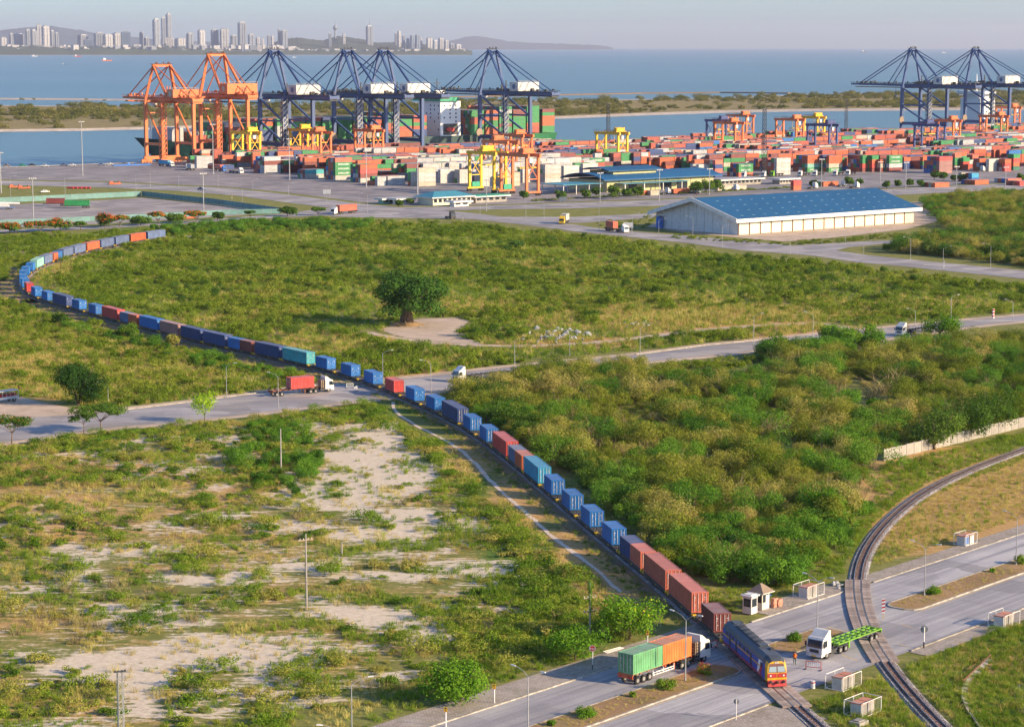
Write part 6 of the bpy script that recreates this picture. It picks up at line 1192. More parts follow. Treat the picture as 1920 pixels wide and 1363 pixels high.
def leaf_quads(rng, lobes, n, leaf, zmin=.05, shell=.6, asp=.6, coh=1.0):
    vol = np.array([l[3] * l[4] * l[5] for l in lobes]) ** .7; cnt = np.maximum(1, (n * vol / vol.sum()).astype(int)); C_ = []; O_ = []
    for l, k in zip(lobes, cnt):
        d = rng.normal(size=(k, 3)); d /= np.linalg.norm(d, axis=1)[:, None]; r = shell + (1 - shell) * rng.random(k) ** .6; r *= 1 + .12 * rng.normal(size=k)
        C_.append(np.array(l[:3]) + d * r[:, None] * np.array(l[3:6])); O_.append(d)
    c = np.concatenate(C_); o = np.concatenate(O_); k = c[:, 2] > zmin; c, o = c[k], o[k]; m = len(c)
    nn = o * coh + rng.normal(size=(m, 3)) * .42 + np.array([0, 0, .3]); nn /= np.linalg.norm(nn, axis=1)[:, None]
    a = np.cross(nn, rng.normal(size=(m, 3))); a /= np.linalg.norm(a, axis=1)[:, None] + 1e-9; b = np.cross(nn, a); s = leaf * rng.uniform(.6, 1.3, m)[:, None] / 2
    V = np.stack([c - a * s, c - b * s * asp, c + a * s, c + b * s * asp], 1).reshape(-1, 3); return V
def quads_mesh(name, V, mat): 
    me = raw_mesh(name, V, np.arange(len(V)).reshape(-1, 4)); me.materials.append(M(mat)); return me
def dome(rng, R_, h, k, low=.25, flat=.8, r0=.28, r1=.48):
    L = [(0, 0, h * .46, R_ * .55, R_ * .55, h * .40)]
    for i in range(k):
        t = rng.random() * 6.283; d = R_ * rng.uniform(.3, .72); r = R_ * rng.uniform(r0, r1); z = h * rng.uniform(low + .1, .82) * (1 - .25 * d / R_); L.append((d * math.cos(t), d * math.sin(t), z, r, r, r * flat * min(1., h / R_)))
    return L
def clump(rng, R_, H, k):
    L = []
    for i in range(k):
        t = rng.random() * 6.283; d = R_ * math.sqrt(rng.random()) * .85; h = H * rng.uniform(.45, 1.0) * (1 - .3 * (d / R_) ** 2); x, y = d * math.cos(t), d * math.sin(t); r = R_ * rng.uniform(.22, .4)
        L.append((x, y, h - r * .55, r, r, r * .6)); L.append((x + rng.normal() * r * .4, y + rng.normal() * r * .4, h * .62, r * 1.15, r * 1.15, h * .3)); L.append((x + rng.normal() * r * .5, y + rng.normal() * r * .5, h * rng.uniform(.3, .9), r * .55, r * .55, r * .4))
    return L
def blades(rng, n, h, spread, w, lean=.4):
    V = []
    p = rng.normal(size=(n, 2)) * spread; t = rng.random(n) * 6.283; hh = h * rng.uniform(.55, 1.15, n); ln = rng.normal(size=(n, 2)) * lean * hh[:, None]; dx, dy = np.cos(t) * w / 2, np.sin(t) * w / 2
    for i in range(n):
        x, y = p[i]; m = (x + ln[i, 0] * .35, y + ln[i, 1] * .35, hh[i] * .6); e = (x + ln[i, 0], y + ln[i, 1], hh[i])
        V += [(x - dx[i], y - dy[i], 0), (x + dx[i], y + dy[i], 0), (m[0] + dx[i] * .8, m[1] + dy[i] * .8, m[2]), (m[0] - dx[i] * .8, m[1] - dy[i] * .8, m[2]), (m[0] - dx[i] * .8, m[1] - dy[i] * .8, m[2]), (m[0] + dx[i] * .8, m[1] + dy[i] * .8, m[2]), (e[0] + dx[i] * .15, e[1] + dy[i] * .15, e[2]), (e[0] - dx[i] * .15, e[1] - dy[i] * .15, e[2])]
    return np.array(V)
def lib(name, meshes):
    c = bpy.data.collections.new(name)
    for i, me in enumerate(meshes): c.objects.link(bpy.data.objects.new('%s_%02d' % (name, i), me))
    return c
def stems(rng, n, R_, h, r=.05):
    s = MB()
    for i in range(n):
        t = rng.random() * 6.283; d = R_ * rng.uniform(.2, .7); s.cyl((d * .25 * math.cos(t), d * .25 * math.sin(t), 0), (d * math.cos(t), d * math.sin(t), h * rng.uniform(.5, .8)), r, r * .5, 4, False)
    return s
def joined(name, V, mat, s, smat):
    """Leaves and stems of one wild plant as one template."""
    sv = np.array(s.v); n = len(V); me = bpy.data.meshes.new(name); faces = [list(range(i, i + 4)) for i in range(0, n, 4)] + [[n + k for k in f] for f in s.f]
    me.from_pydata(np.concatenate([V, sv]).tolist(), [], faces); me.materials.append(M(mat)); me.materials.append(M(smat)); me.polygons.foreach_set('material_index', [0] * (n // 4) + [1] * len(s.f)); me.update(); return me
rg = np.random.default_rng(5)
LSCRUB = lib('scrub', [joined('scrub', leaf_quads(rg, clump(rg, 2.0 + .35 * k, 1.9 + .3 * k, 7), 1000, .31, shell=.5, coh=.75), 'leafscrub', stems(rg, 5, 1.5, 1.2, .03), 'twig') for k in range(5)])
LTHICK = lib('thicket', [joined('thicket', leaf_quads(rg, clump(rg, 3.0 + .25 * k, 3.6 + .35 * k, 10), 5200, .21, zmin=.5, shell=.5, coh=.65), 'leafthicket' if k < 6 else 'leaffront', stems(rg, 9, 2.2, 4.2, .06), 'twig') for k in range(7)])
LFRONT = lib('frontgreen', [joined('frontgreen', leaf_quads(rg, dome(rg, 2.2 + .35 * k, 3.2 + .45 * k, 14, .2, .8), 2100, .30, zmin=.2, shell=.6), 'leaffront', stems(rg, 5, 1.8, 2.4, .05), 'twig') for k in range(4)])
LSHRUB = lib('shrub', [joined('shrub', leaf_quads(rg, clump(rg, 1.3 + .25 * k, .9 + .2 * k, 7), 800, .17, shell=.4, coh=.7), 'leafshrub', stems(rg, 6, .9, .8, .02), 'twig') for k in range(5)])
LGREEN = lib('grass', [quads_mesh('grass', blades(rg, 34, .55 + .12 * k, .32, .05), 'grassgreen') for k in range(4)])
LDRY = lib('dry_grass', [quads_mesh('dry_grass', blades(rg, 30, .6 + .15 * k, .3, .045, .5), 'grassdry') for k in range(4)])
LTWIG = lib('brush', [quads_mesh('brush', blades(rg, 60, 1.3 + .3 * k, .45, .05, .8), 'twig') for k in range(3)])
LREED = lib('reed', [quads_mesh('reed', blades(rg, 26, 2.1 + .4 * k, .35, .06, .25), 'grassdry') for k in range(2)])
LFAR = lib('far_tree', [quads_mesh('far_tree', leaf_quads(rg, dome(rg, 6 + k, 5 + 1.3 * k, 9), 420, 1.3, shell=.5), 'leaffar') for k in range(4)])
LGROVE = lib('grove', [joined('grove', leaf_quads(rg, dome(rg, 3.6 + .4 * k, 5.5 + .7 * k, 14, .2), 1100, .5, shell=.5), 'leafgrove', stems(rg, 5, 2.4, 4, .08), 'twig') for k in range(4)])
def scatter(name, label, X, Y, coll, smin, smax, seed=0, Z=None, zs=None):
    n = len(X); g = np.random.default_rng(seed + 100); me = bpy.data.meshes.new(name); co = np.stack([X, Y, np.full(n, -.06) if Z is None else Z], 1); me.vertices.add(n); me.vertices.foreach_set('co', co.astype(np.float32).ravel())
    S_ = smin + (smax - smin) * g.random(n) ** 1.6 if zs is None else zs
    for k, v, ty in (('sc', S_, 'FLOAT'), ('rz', g.uniform(0, 6.283, n), 'FLOAT'), ('vi', g.integers(0, len(coll.objects), n), 'INT')): me.attributes.new(k, ty, 'POINT').data.foreach_set('value', v.astype(np.float32 if ty == 'FLOAT' else np.int32))
    o = obj(name, me); gn = bpy.data.node_groups.new(name, 'GeometryNodeTree'); gn.interface.new_socket('Geometry', in_out='INPUT', socket_type='NodeSocketGeometry'); gn.interface.new_socket('Geometry', in_out='OUTPUT', socket_type='NodeSocketGeometry')
    gi, go = gn.nodes.new('NodeGroupInput'), gn.nodes.new('NodeGroupOutput'); ci = gn.nodes.new('GeometryNodeCollectionInfo'); ci.inputs[0].default_value = coll; ci.inputs[1].default_value = True; ci.inputs[2].default_value = True
    ip = gn.nodes.new('GeometryNodeInstanceOnPoints'); ip.inputs['Pick Instance'].default_value = True
    def at(k, ty): a = gn.nodes.new('GeometryNodeInputNamedAttribute'); a.data_type = ty; a.inputs[0].default_value = k; return a.outputs[0]
    cx = gn.nodes.new('ShaderNodeCombineXYZ'); L = gn.links.new; L(at('rz', 'FLOAT'), cx.inputs[2]); L(gi.outputs[0], ip.inputs['Points']); L(ci.outputs[0], ip.inputs['Instance']); L(at('vi', 'INT'), ip.inputs['Instance Index']); L(cx.outputs[0], ip.inputs['Rotation']); L(at('sc', 'FLOAT'), ip.inputs['Scale']); L(ip.outputs[0], go.inputs[0])
    o.modifiers.new('scatter', 'NODES').node_group = gn; return tag(o, label, kind='stuff')
def spots(px, step, seed=0, z=0.0, clip=True):
    g = np.random.default_rng(seed); poly = poly_px(px, z); x0, y0 = poly.min(0); x1, y1 = poly.max(0); xs = np.arange(x0, x1, step); ys = np.arange(y0, y1, step); X, Y = np.meshgrid(xs, ys); X = X.ravel() + g.uniform(-.5, .5, X.size) * step; Y = Y.ravel() + g.uniform(-.5, .5, Y.size) * step
    k = inside(X, Y, poly); X, Y = X[k], Y[k]
    if clip: U, V = proj(X, Y); k = (U > -70) & (U < 1990) & (V < 1420); X, Y = X[k], Y[k]
    return X, Y
TP, SPP = TRAIN.pts()[::6], SPUR.pts()[::6]
def midline(F, Nn): return np.array([((P(a[0], a[1]) + P(b[0], b[1])) / 2)[:2] for a, b in zip(F, Nn)])
MIDC = midline(MID_F, MID_N); LN1 = poly_px(LANE1); LN2 = poly_px(LANE2); CLR = poly_px([(715,618),(745,602),(790,596),(850,594),(884,601),(872,614),(868,624),(885,640),(905,648),(860,648),(740,632)])
HEAP = poly_px([(985,612),(1120,608),(1235,600),(1250,618),(1130,660),(990,664),(900,664),(720,650),(700,622),(740,622),(900,648),(985,640)])
def clear(X, Y, tr=5.0, sp=3.4, mid=7.0, ln=4.5):
    k = (dist_line(X, Y, TP) > tr) & (dist_line(X, Y, SPP) > sp) & (dist_line(X, Y, MIDC) > mid) & (dist_line(X, Y, LN1) > ln) & (dist_line(X, Y, LN2) > 1.6 + ln) & ~inside(X, Y, CLR)
    if ln > 2: k &= ~inside(X, Y, HEAP)
    n = X * RN.x + Y * RN.y; k &= ~((n > -185.6) & (n < -151.2))
    return X[k], Y[k]
def sub(X, Y, keep): return X[keep], Y[keep]
ZC = [(300,449),(480,421),(620,413),(760,417),(900,424),(1060,442),(1200,457),(1350,477),(1500,492),(1700,514),(1990,545),(1990,578),(1790,595),(1640,610),(1420,633),(1200,658),(1050,670),(900,690),(780,702),(700,708),(620,690),(520,672),(400,645),(300,620),(180,588),(90,556),(60,535),(62,515),(100,500),(160,482),(240,463)]
ZG = [(-60,447),(200,437),(330,430),(470,419),(330,447),(240,455),(150,474),(90,490),(40,510),(10,530),(-60,565)]
ZB = [(-60,560),(10,560),(40,575),(120,600),(230,625),(330,652),(430,675),(540,700),(610,717),(480,735),(350,750),(230,764),(180,766),(80,745),(-60,738)]
ZA = [(-60,845),(130,818),(250,808),(400,793),(560,774),(680,758),(735,760),(760,790),(840,835),(900,890),(950,935),(1040,1020),(1130,1085),(1165,1118),(1250,1165),(1235,1195),(1180,1222),(1000,1283),(760,1360),(650,1410),(-60,1410)]
ZD = [(845,752),(950,728),(1060,708),(1160,698),(1200,706),(1300,716),(1430,704),(1450,682),(1560,668),(1650,672),(1990,630),(1990,770),(1655,852),(1630,930),(1560,1025),(1490,1080),(1340,1098),(1300,1085),(1160,972),(1060,887),(960,812),(880,778)]
ZE1 = [(1650,875),(1990,795),(1990,820),(1850,857),(1750,898),(1680,943),(1625,1003),(1590,1050),(1595,1085),(1500,1093),(1560,1050),(1640,945)]
ZE2 = [(1650,1010),(1720,945),(1800,905),(1920,862),(1990,840),(1990,985),(1920,990),(1624,1086),(1628,1040)]
ZE3 = [(1690,1228),(1760,1214),(1990,1145),(1990,1410),(1800,1410),(1720,1310)]; ZE4 = [(1475,1300),(1540,1272),(1630,1240),(1690,1300),(1760,1375),(1570,1375),(1500,1310)]
ZF = [(1655,472),(1700,462),(1790,442),(1735,388),(1760,374),(2010,362),(2010,512),(1900,497),(1760,482)]
ZH = [(1250,447),(1385,455),(1480,461),(1560,457),(1690,446),(1700,436),(1560,450),(1470,456),(1386,450),(1280,440)]
def veg_bush(px, step, coll, nm, lab, smin, smax, seed, dens=None, tr=5., mid_=7., **kw):
    X, Y = clear(*spots(px, step, seed), tr=tr, mid=mid_)
    if dens is not None: k = np.random.default_rng(seed + 7).random(len(X)) < dens(X, Y); X, Y = X[k], Y[k]
    sc = None
    return scatter(nm, lab, X, Y, coll, smin, smax, seed, **kw)
def dry_of(X, Y): return px_field(X, Y, DRY_PX, .6, 4)
def sand_of(X, Y): return px_field(X, Y, SAND_PX, .8, 3)
def lush_of(X, Y): return px_field(X, Y, LUSH_PX, .4, 5)
veg_bush(ZC, 3.4, LSCRUB, 'scrub_bushes', 'dense olive green scrub filling the field inside the rail curve', .4, 1.45, 1, lambda X, Y: np.clip((vnoise(X, Y, 24, 9) - .29) * 2.4 * (1 - 1.1 * dry_of(X, Y)), .03, .95), tr=5.5)
veg_bush(ZC, 9.0, LGROVE, 'scrub_bushes', 'taller dark bushes dotted over the scrub field', .25, .6, 13, lambda X, Y: np.clip((vnoise(X, Y, 60, 51) - .42) * 3, .02, .8) * (1 - dry_of(X, Y)), tr=8)
veg_bush([(120,600),(230,628),(330,655),(430,678),(540,703),(600,718),(540,722),(400,695),(260,655),(120,620)], 3.6, LFRONT, 'scrub_bushes', 'fresh green bushes below the train bank', .45, .85, 14, lambda X, Y: np.full(len(X), .5), tr=8)
veg_bush([(280,430),(480,418),(700,420),(680,432),(480,436),(330,446)], 4.0, LFRONT, 'scrub_bushes', 'dense bright bushes behind the tail of the train', .6, 1.1, 15, lambda X, Y: np.full(len(X), .7), tr=6)
veg_bush(ZG + [], 3.6, LSCRUB, 'scrub_bushes', 'scrub between the far bend of the train and the flame trees', .5, 1.15, 2, lambda X, Y: np.clip(.15 + 1.2 * vnoise(X, Y, 28, 9), .05, .9), tr=7)
veg_bush(ZB, 3.4, LSCRUB, 'scrub_bushes', 'scrub and bushes between the train and the middle road', .5, 1.15, 3, lambda X, Y: np.clip((.1 + 1.2 * vnoise(X, Y, 20, 10)) * (1 - .7 * dry_of(X, Y)), .05, .9), tr=9)
def dark_gap(X, Y): U, V = proj(X, Y); return np.clip(1.15 - np.exp(-(((U - 1590) / 75) ** 2 + ((V - 745) / 32) ** 2)) * 1.3, 0, 1) * np.clip(.55 + .8 * vnoise(X, Y, 22, 12), .3, 1)
veg_bush(ZD, 4.5, LTHICK, 'thicket', 'dense feathery olive thicket right of the train', .45, 1.5, 4, dark_gap, tr=6.5)
ZDF = [(1215,1025),(1330,985),(1430,1000),(1540,960),(1625,960),(1570,1035),(1495,1082),(1345,1100),(1300,1085)]; ZDT = [(852,778),(920,752),(1000,790),(1110,880),(1250,985),(1300,1070),(1160,968),(1060,883),(960,809),(890,778)]
veg_bush([(845,747),(930,729),(1060,707),(1190,695),(1198,703),(1060,722),(940,746),(860,768)], 3.0, LTHICK, 'thicket_edge', 'tall olive bushes hiding the middle road', .95, 1.35, 12, lambda X, Y: np.full(len(X), .9), tr=6); X_, Y_ = clear(*spots(ZD, 7.5, 47)); k_ = np.random.default_rng(4).random(len(X_)) < np.clip((vnoise(X_, Y_, 35, 41) - .42) * 3, 0, .9); scatter('bare_bushes', 'leafless brown bushes standing in the thicket', X_[k_], Y_[k_], LTWIG, 1.8, 3.0, 48)
veg_bush([(1432,668),(1520,656),(1640,645),(1645,655),(1540,668),(1440,682)], 3.2, LFRONT, 'thicket_edge', 'green bushes in front of the far side road', .9, 1.4, 16, lambda X, Y: np.full(len(X), .75), mid_=5.2); veg_bush([(1195,694),(1300,684),(1432,670),(1440,684),(1300,700),(1200,706)], 3.4, LSCRUB, 'thicket_edge', 'low scrub along the near edge of the side road', .6, 1.2, 17, lambda X, Y: np.full(len(X), .7), mid_=5.5)
veg_bush(ZDF, 3.0, LFRONT, 'thicket_edge', 'bright green bushes at the front edge of the thicket', .6, 1.1, 5, tr=6); veg_bush(ZDT, 3.4, LGROVE, 'thicket_edge', 'dark green bushes lining the train', .5, .8, 6, tr=6); veg_bush(ZDT, 5.0, LFRONT, 'thicket_edge', 'lighter green bushes lining the train', .6, 1.0, 18, tr=6)
veg_bush(ZA, 3.0, LSHRUB, 'shrubs', 'green and brown shrubs scattered over the sandy wasteland', .4, 1.7, 7, lambda X, Y: np.clip((vnoise(X, Y, 16, 14) - .38) * 3.2 + .6 * lush_of(X, Y), 0, 1) * (1 - .92 * sand_of(X, Y)), tr=8)
ZA2 = [(735,765),(790,800),(880,850),(930,905),(1010,975),(1060,1015),(1110,1070),(1020,1130),(960,1050),(900,960),(830,880),(745,800)]; ZA3 = [(130,822),(400,797),(560,777),(720,760),(750,790),(640,800),(480,790),(300,815),(150,835),(0,850)]; ZA4 = [(1170,1140),(1240,1180),(1000,1270),(820,1330),(760,1300),(900,1180),(1000,1120)]; ZA5 = [(470,800),(560,800),(600,870),(560,930),(470,920),(430,870)]
veg_bush(ZA2, 2.6, LSHRUB, 'shrubs', 'lush bushes along the sandy path beside the train', .9, 1.9, 8, lambda X, Y: np.clip(.25 + .9 * vnoise(X, Y, 12, 15), 0, .9), tr=8); veg_bush(ZA3, 2.4, LSHRUB, 'shrubs', 'green hedge-like bushes on the near side of the middle road', .7, 1.35, 9, lambda X, Y: np.full(len(X), .75)); veg_bush(ZA4, 3.2, LSHRUB, 'shrubs', 'bushes between the footway and the wasteland', .6, 1.5, 10, lambda X, Y: np.full(len(X), .4)); veg_bush(ZA5, 3.0, LFRONT, 'thicket_edge', 'clump of tall bushes below the middle road', .5, .85, 11, lambda X, Y: np.full(len(X), .55))
def grass_at(px, step, coll, nm, lab, s0, s1, seed, dens): X, Y = clear(*spots(px, step, seed), tr=2.4, sp=1.9, mid=5.5, ln=1.5); k = np.random.default_rng(seed).random(len(X)) < dens(X, Y); return scatter(nm, lab, X[k], Y[k], coll, s0, s1, seed)
grass_at(ZA, .66, LGREEN, 'grass', 'green grass tufts over the wasteland', .35, 1.15, 20, lambda X, Y: np.clip(2.4 * (vnoise(X, Y, 9, 16) - .46) + .45 * lush_of(X, Y), 0, .95) * (1 - .95 * sand_of(X, Y)))
grass_at(ZA, .8, LDRY, 'dry_grass', 'dry straw coloured grass over the wasteland', .35, 1.1, 21, lambda X, Y: np.clip(2.2 * (vnoise(X, Y, 7, 17) - .5) + .5 * dry_of(X, Y), 0, .95) * (1 - .8 * sand_of(X, Y)))
grass_at(ZA, 5.0, LTWIG, 'dry_brush', 'dead brown brush lying about the wasteland', .6, 1.3, 22, lambda X, Y: np.clip((vnoise(X, Y, 25, 18) - .45) * 2.5, 0, .6)); grass_at(ZA2, 4.5, LREED, 'reeds', 'tall pale reeds beside the sandy path', .7, 1.2, 23, lambda X, Y: np.full(len(X), .3))
grass_at(ZB, 1.4, LDRY, 'dry_grass', 'dry grass between the train and the middle road', .8, 1.7, 24, lambda X, Y: np.clip(.3 + .6 * dry_of(X, Y), 0, 1)); grass_at(ZB, 1.5, LGREEN, 'grass', 'green grass between the train and the middle road', .8, 1.7, 25, lambda X, Y: np.full(len(X), .5))
grass_at(ZC, 2.2, LDRY, 'dry_grass', 'dry grass in gaps of the scrub field', 1.0, 2.1, 26, lambda X, Y: np.clip(.12 + .9 * dry_of(X, Y), 0, 1)); grass_at(ZC, 2.0, LGREEN, 'grass', 'green grass in gaps of the scrub field', .9, 2.0, 27, lambda X, Y: np.full(len(X), .75)); grass_at(ZG, 2.4, LGREEN, 'grass', 'grass beyond the far bend of the train', 1.0, 2.0, 28, lambda X, Y: np.full(len(X), .6))
grass_at(ZE1, .9, LGREEN, 'grass', 'grass between the concrete wall and the curved track', .6, 1.3, 29, lambda X, Y: np.full(len(X), .6)); veg_bush(ZE1, 3.6, LSHRUB, 'shrubs', 'low bushes beside the curved track', .6, 1.3, 30, lambda X, Y: np.full(len(X), .55)); grass_at(ZE2, .75, LDRY, 'dry_grass', 'short orange-brown grass of the dry field', .35, .75, 31, lambda X, Y: np.full(len(X), .75)); grass_at(ZE2, 1.3, LGREEN, 'grass', 'green tufts in the dry field', .4, 1.0, 32, lambda X, Y: np.clip(vnoise(X, Y, 9, 20) - .25 + lush_of(X, Y), 0, .8))
for i, z in enumerate((ZE3, ZE4)):
    n_ = ('beside the ditch', 'between the two tracks')[i]; grass_at(z, .55, LGREEN, 'grass', 'green grass ' + n_, .4, 1.0, 33 + i, lambda X, Y: np.clip(.25 + .8 * vnoise(X, Y, 6, 21), 0, .9)); grass_at(z, .8, LDRY, 'dry_grass', 'dry grass ' + n_, .4, .9, 35 + i, lambda X, Y: np.full(len(X), .4)); veg_bush(z, 2.6, LSHRUB, 'shrubs', 'small bushes ' + n_, .4, .9, 37 + i, lambda X, Y: np.clip((vnoise(X, Y, 10, 22) - .45) * 2.5 + .3 * lush_of(X, Y), 0, .8))
veg_bush(ZF, 4.6, LTHICK, 'grove', 'olive brown grove beyond the main road at the right edge', .75, 1.5, 40, lambda X, Y: np.full(len(X), .8), tr=0); veg_bush([(1655,472),(1700,464),(1790,446),(1990,440),(2010,512),(1900,497),(1760,482)], 4.4, LGROVE, 'grove', 'greener bushes at the foot of the right-hand grove', .4, 1.1, 46, lambda X, Y: np.full(len(X), .6), tr=0); veg_bush(ZH, 3.0, LSCRUB, 'roadside_scrub', 'low green scrub before the warehouse', .35, .7, 41, lambda X, Y: np.full(len(X), .5)); veg_bush([(1240,404),(1300,398),(1240,428),(1190,432),(1120,424),(1100,419),(1180,412)], 3.5, LSCRUB, 'roadside_scrub', 'low scrub left of the warehouse gable', .3, .6, 42, lambda X, Y: np.full(len(X), .4))
ZV = [(1290,1095),(1345,1105),(1500,1088),(1600,1080),(1592,1101),(1500,1125),(1392,1164),(1350,1152)]; ZV2 = [(1590,1060),(1605,1000),(1650,950),(1720,905),(1800,872),(1930,830),(1930,862),(1800,905),(1700,960),(1640,1020),(1622,1085),(1600,1085)]
for i, (z, n_) in enumerate(((ZV, 'behind the guard booths'), (ZV2, 'on both sides of the curved track'))): grass_at(z, .5, LGREEN, 'grass', 'short green grass ' + n_, .25, .7, 50 + i, lambda X, Y: np.clip(.2 + .8 * vnoise(X, Y, 5, 61), 0, .9)); grass_at(z, .7, LDRY, 'dry_grass', 'short dry grass ' + n_, .25, .6, 52 + i, lambda X, Y: np.clip(vnoise(X, Y, 6, 62) - .1, 0, .8))
X, Y = spots(NEAR_SH + FAR_SH, 13.0, 43, -1.2); U, V = proj(X, Y, -1.2); d_ = np.clip((vnoise(X, Y * 2.2, 150, 24) - .46) * 3.0, .03, .8); vs = np.interp(U, [p[0] for p in NEAR_SH], [p[1] for p in NEAR_SH]); k = (np.random.default_rng(3).random(len(X)) < d_) & (V < vs - 5.5); scatter('island_trees', 'scrubby trees covering the low island', X[k], Y[k], LFAR, .5, 1.25, 43, Z=np.full(k.sum(), -1.6))
X, Y = spots([(-60,186),(250,187.5),(440,191),(440,189.8),(250,186),(-60,184)], 40, 44); scatter('spit_trees', 'few trees on the sandy spit', X[::3], Y[::3], LFAR, .5, 1.2, 44, Z=np.full(len(X[::3]), -2.))
hx = np.r_[np.linspace(0, 1, 90)]; hp = Path([P(u, v) for u, v in [(1000,378),(1060,374),(1130,370),(1230,366),(1320,362),(1480,353)]], 1, 0); X = np.array([hp.at(t * hp.L).x for t in hx]); Y = np.array([hp.at(t * hp.L).y for t in hx]); scatter('hedge', 'clipped hedge along the port frontage', X, Y, LSCRUB, .4, .75, 45)
MEDS = [(-170.2, -166.0, rl(1000, 1380), rl(1390, 1258)), (-170.2, -166.0, rl(1470, 1220), rl(1570, 1186)), (-170.2, -166.0, rl(1665, 1135), rl(1960, 1035))]
g_ = np.random.default_rng(61); mx, my = [], []
for n0, n1, a, b in MEDS:
    k = int((b - a) * 4.2 * 1.6); l_ = g_.uniform(a, b, k); n_ = g_.uniform(n0, n1, k); mx.append(RD.x * l_ + RN.x * n_); my.append(RD.y * l_ + RN.y * n_)
mx, my = np.concatenate(mx), np.concatenate(my); scatter('dry_grass', 'short dry grass on the road medians', mx, my, LDRY, .18, .4, 62, Z=np.full(len(mx), .15))
for i, (sd, w0, w1, s0, s1) in enumerate(((1, 2.3, 6.5, 30, 330), (-1, 2.3, 5.5, 60, 330), (1, 2.4, 7, 340, 700), (-1, 2.4, 7, 340, 700))):
    k = int((s1 - s0) * (w1 - w0) * (1.1 if s0 < 300 else .5)); t_ = g_.uniform(s0, s1, k); o_ = g_.uniform(w0, w1, k); xx = np.interp(t_, TRAIN.s, TRAIN.x); yy = np.interp(t_, TRAIN.s, TRAIN.y); dx = np.interp(t_ + .5, TRAIN.s, TRAIN.x) - np.interp(t_ - .5, TRAIN.s, TRAIN.x); dy = np.interp(t_ + .5, TRAIN.s, TRAIN.y) - np.interp(t_ - .5, TRAIN.s, TRAIN.y)
    xx, yy = xx - sd * dy * -1 * o_, yy + sd * dx * -1 * o_; kk = (dist_line(xx, yy, MIDC) > 6) & (dist_line(xx, yy, LN1) > 1.0) & (dist_line(xx, yy, TP) > 2.2); nn_ = xx * RN.x + yy * RN.y; kk &= nn_ < -185.3; xx, yy = xx[kk], yy[kk]; h_ = len(xx) // 2
    scatter('dry_grass', 'weedy dry grass along the rails, stretch %s' % ORD[i], xx[:h_], yy[:h_], LDRY, .3, .8, 63 + i); scatter('grass', 'weedy green grass along the rails, stretch %s' % ORD[i], xx[h_:], yy[h_:], LGREEN, .3, .8, 73 + i)
# ---- single trees and bushes
def tree(u, v, h, rad, kind, label, name='tree', seed=0, flat=False, n=2200, leaf=.32, extra=None, trunk=.25, bare=.3, off=0, rzs=None):
    p = P(u, v); g = np.random.default_rng(seed + 900); t = thing(name, label, 'tree' if trunk else 'bush', p, g.random() * 6); hb = h * bare
    if trunk:
        s = MB(); s.cyl((0, 0, -.1), (.1 * rad * .3, 0, hb), trunk, trunk * .75, 8)
        for k in range(6): a = k * 1.05 + g.random(); s.cyl((.03 * rad, 0, hb * .85), (rad * .55 * math.cos(a), rad * .55 * math.sin(a), h * g.uniform(.6, .85)), trunk * .55, trunk * .15, 6)
        s.obj('trunk', 'bark', t, smooth=True)
    lobes = []
    if flat:
        for k in range(16): a = g.random() * 6.28; d = rad * math.sqrt(g.random()) * .8; r = rad * g.uniform(.22, .36); lobes.append((d * math.cos(a), d * math.sin(a), h * g.uniform(.72, .9) - .12 * h * d / rad, r, r, r * .35))
    else:
        for q in dome(g, rad, h - hb * .8, 16, .15, .85): lobes.append((q[0], q[1], q[2] + hb * .8, q[3], q[4], q[5]))
    obj('crown', quads_mesh('crown', leaf_quads(g, lobes, int(n * 1.7), leaf * 1.25, zmin=hb * .5, shell=.45), kind), t)
    if extra: fl = leaf_quads(g, [(a, b, c + d3 * .25, d1, d2, d3) for a, b, c, d1, d2, d3 in lobes], int(n * extra[1]), leaf * .9, zmin=h * .5, shell=.9); obj('blossom', quads_mesh('blossom', fl, extra[0]), t)
    return t
def banyan():
    p = P(762, 609); t = thing('banyan_tree', 'huge dark green tree with a fluted trunk in the sandy clearing', 'tree', p); t.scale = (1.28, 1.28, 1.12); g = np.random.default_rng(77); s = MB()
    s.cyl((0, 0, 0), (0, 0, 5), .95, .8, 12)
    for k in range(14): a = k * .45; r = 1.15 + .6 * g.random(); s.cyl((r * math.cos(a), r * math.sin(a), -.1), (.55 * math.cos(a + .3), .55 * math.sin(a + .3), 5.5), .28, .2, 6)
    for k in range(9): a = k * .7; s.cyl((.4 * math.cos(a), .4 * math.sin(a), 4.3), (6.5 * math.cos(a), 6.5 * math.sin(a), 8 + 3.5 * g.random()), .6, .18, 7)
    s.obj('trunk', 'bark', t, smooth=True); lobes = [(0, 0, 10.5, 5.5, 5.5, 4)]
    for k in range(34): a = g.random() * 6.28; d = 7.2 * math.sqrt(g.random()); r = g.uniform(2.2, 3.4); lobes.append((d * math.cos(a), d * math.sin(a), g.uniform(5.4, 13.0) - .07 * d * d * .5, r, r, r * .75))
    obj('crown', quads_mesh('crown', leaf_quads(g, lobes, 17000, .55, zmin=3.0, shell=.5), 'leafdark'), t)
    m = MB(); n = 20; m.strip([(4.2 * math.cos(k * 6.2832 / n), 4.2 * math.sin(k * 6.2832 / n), 0) for k in range(n + 1)], [(1.6 * math.cos(k * 6.2832 / n), 1.6 * math.sin(k * 6.2832 / n), .9) for k in range(n + 1)]); m.face([(1.6 * math.cos(k * 6.2832 / n), 1.6 * math.sin(k * 6.2832 / n), .9) for k in range(n)]); obj('root_mound', fixn(m.mesh('root_mound', 'mulchbed')), t)
banyan()
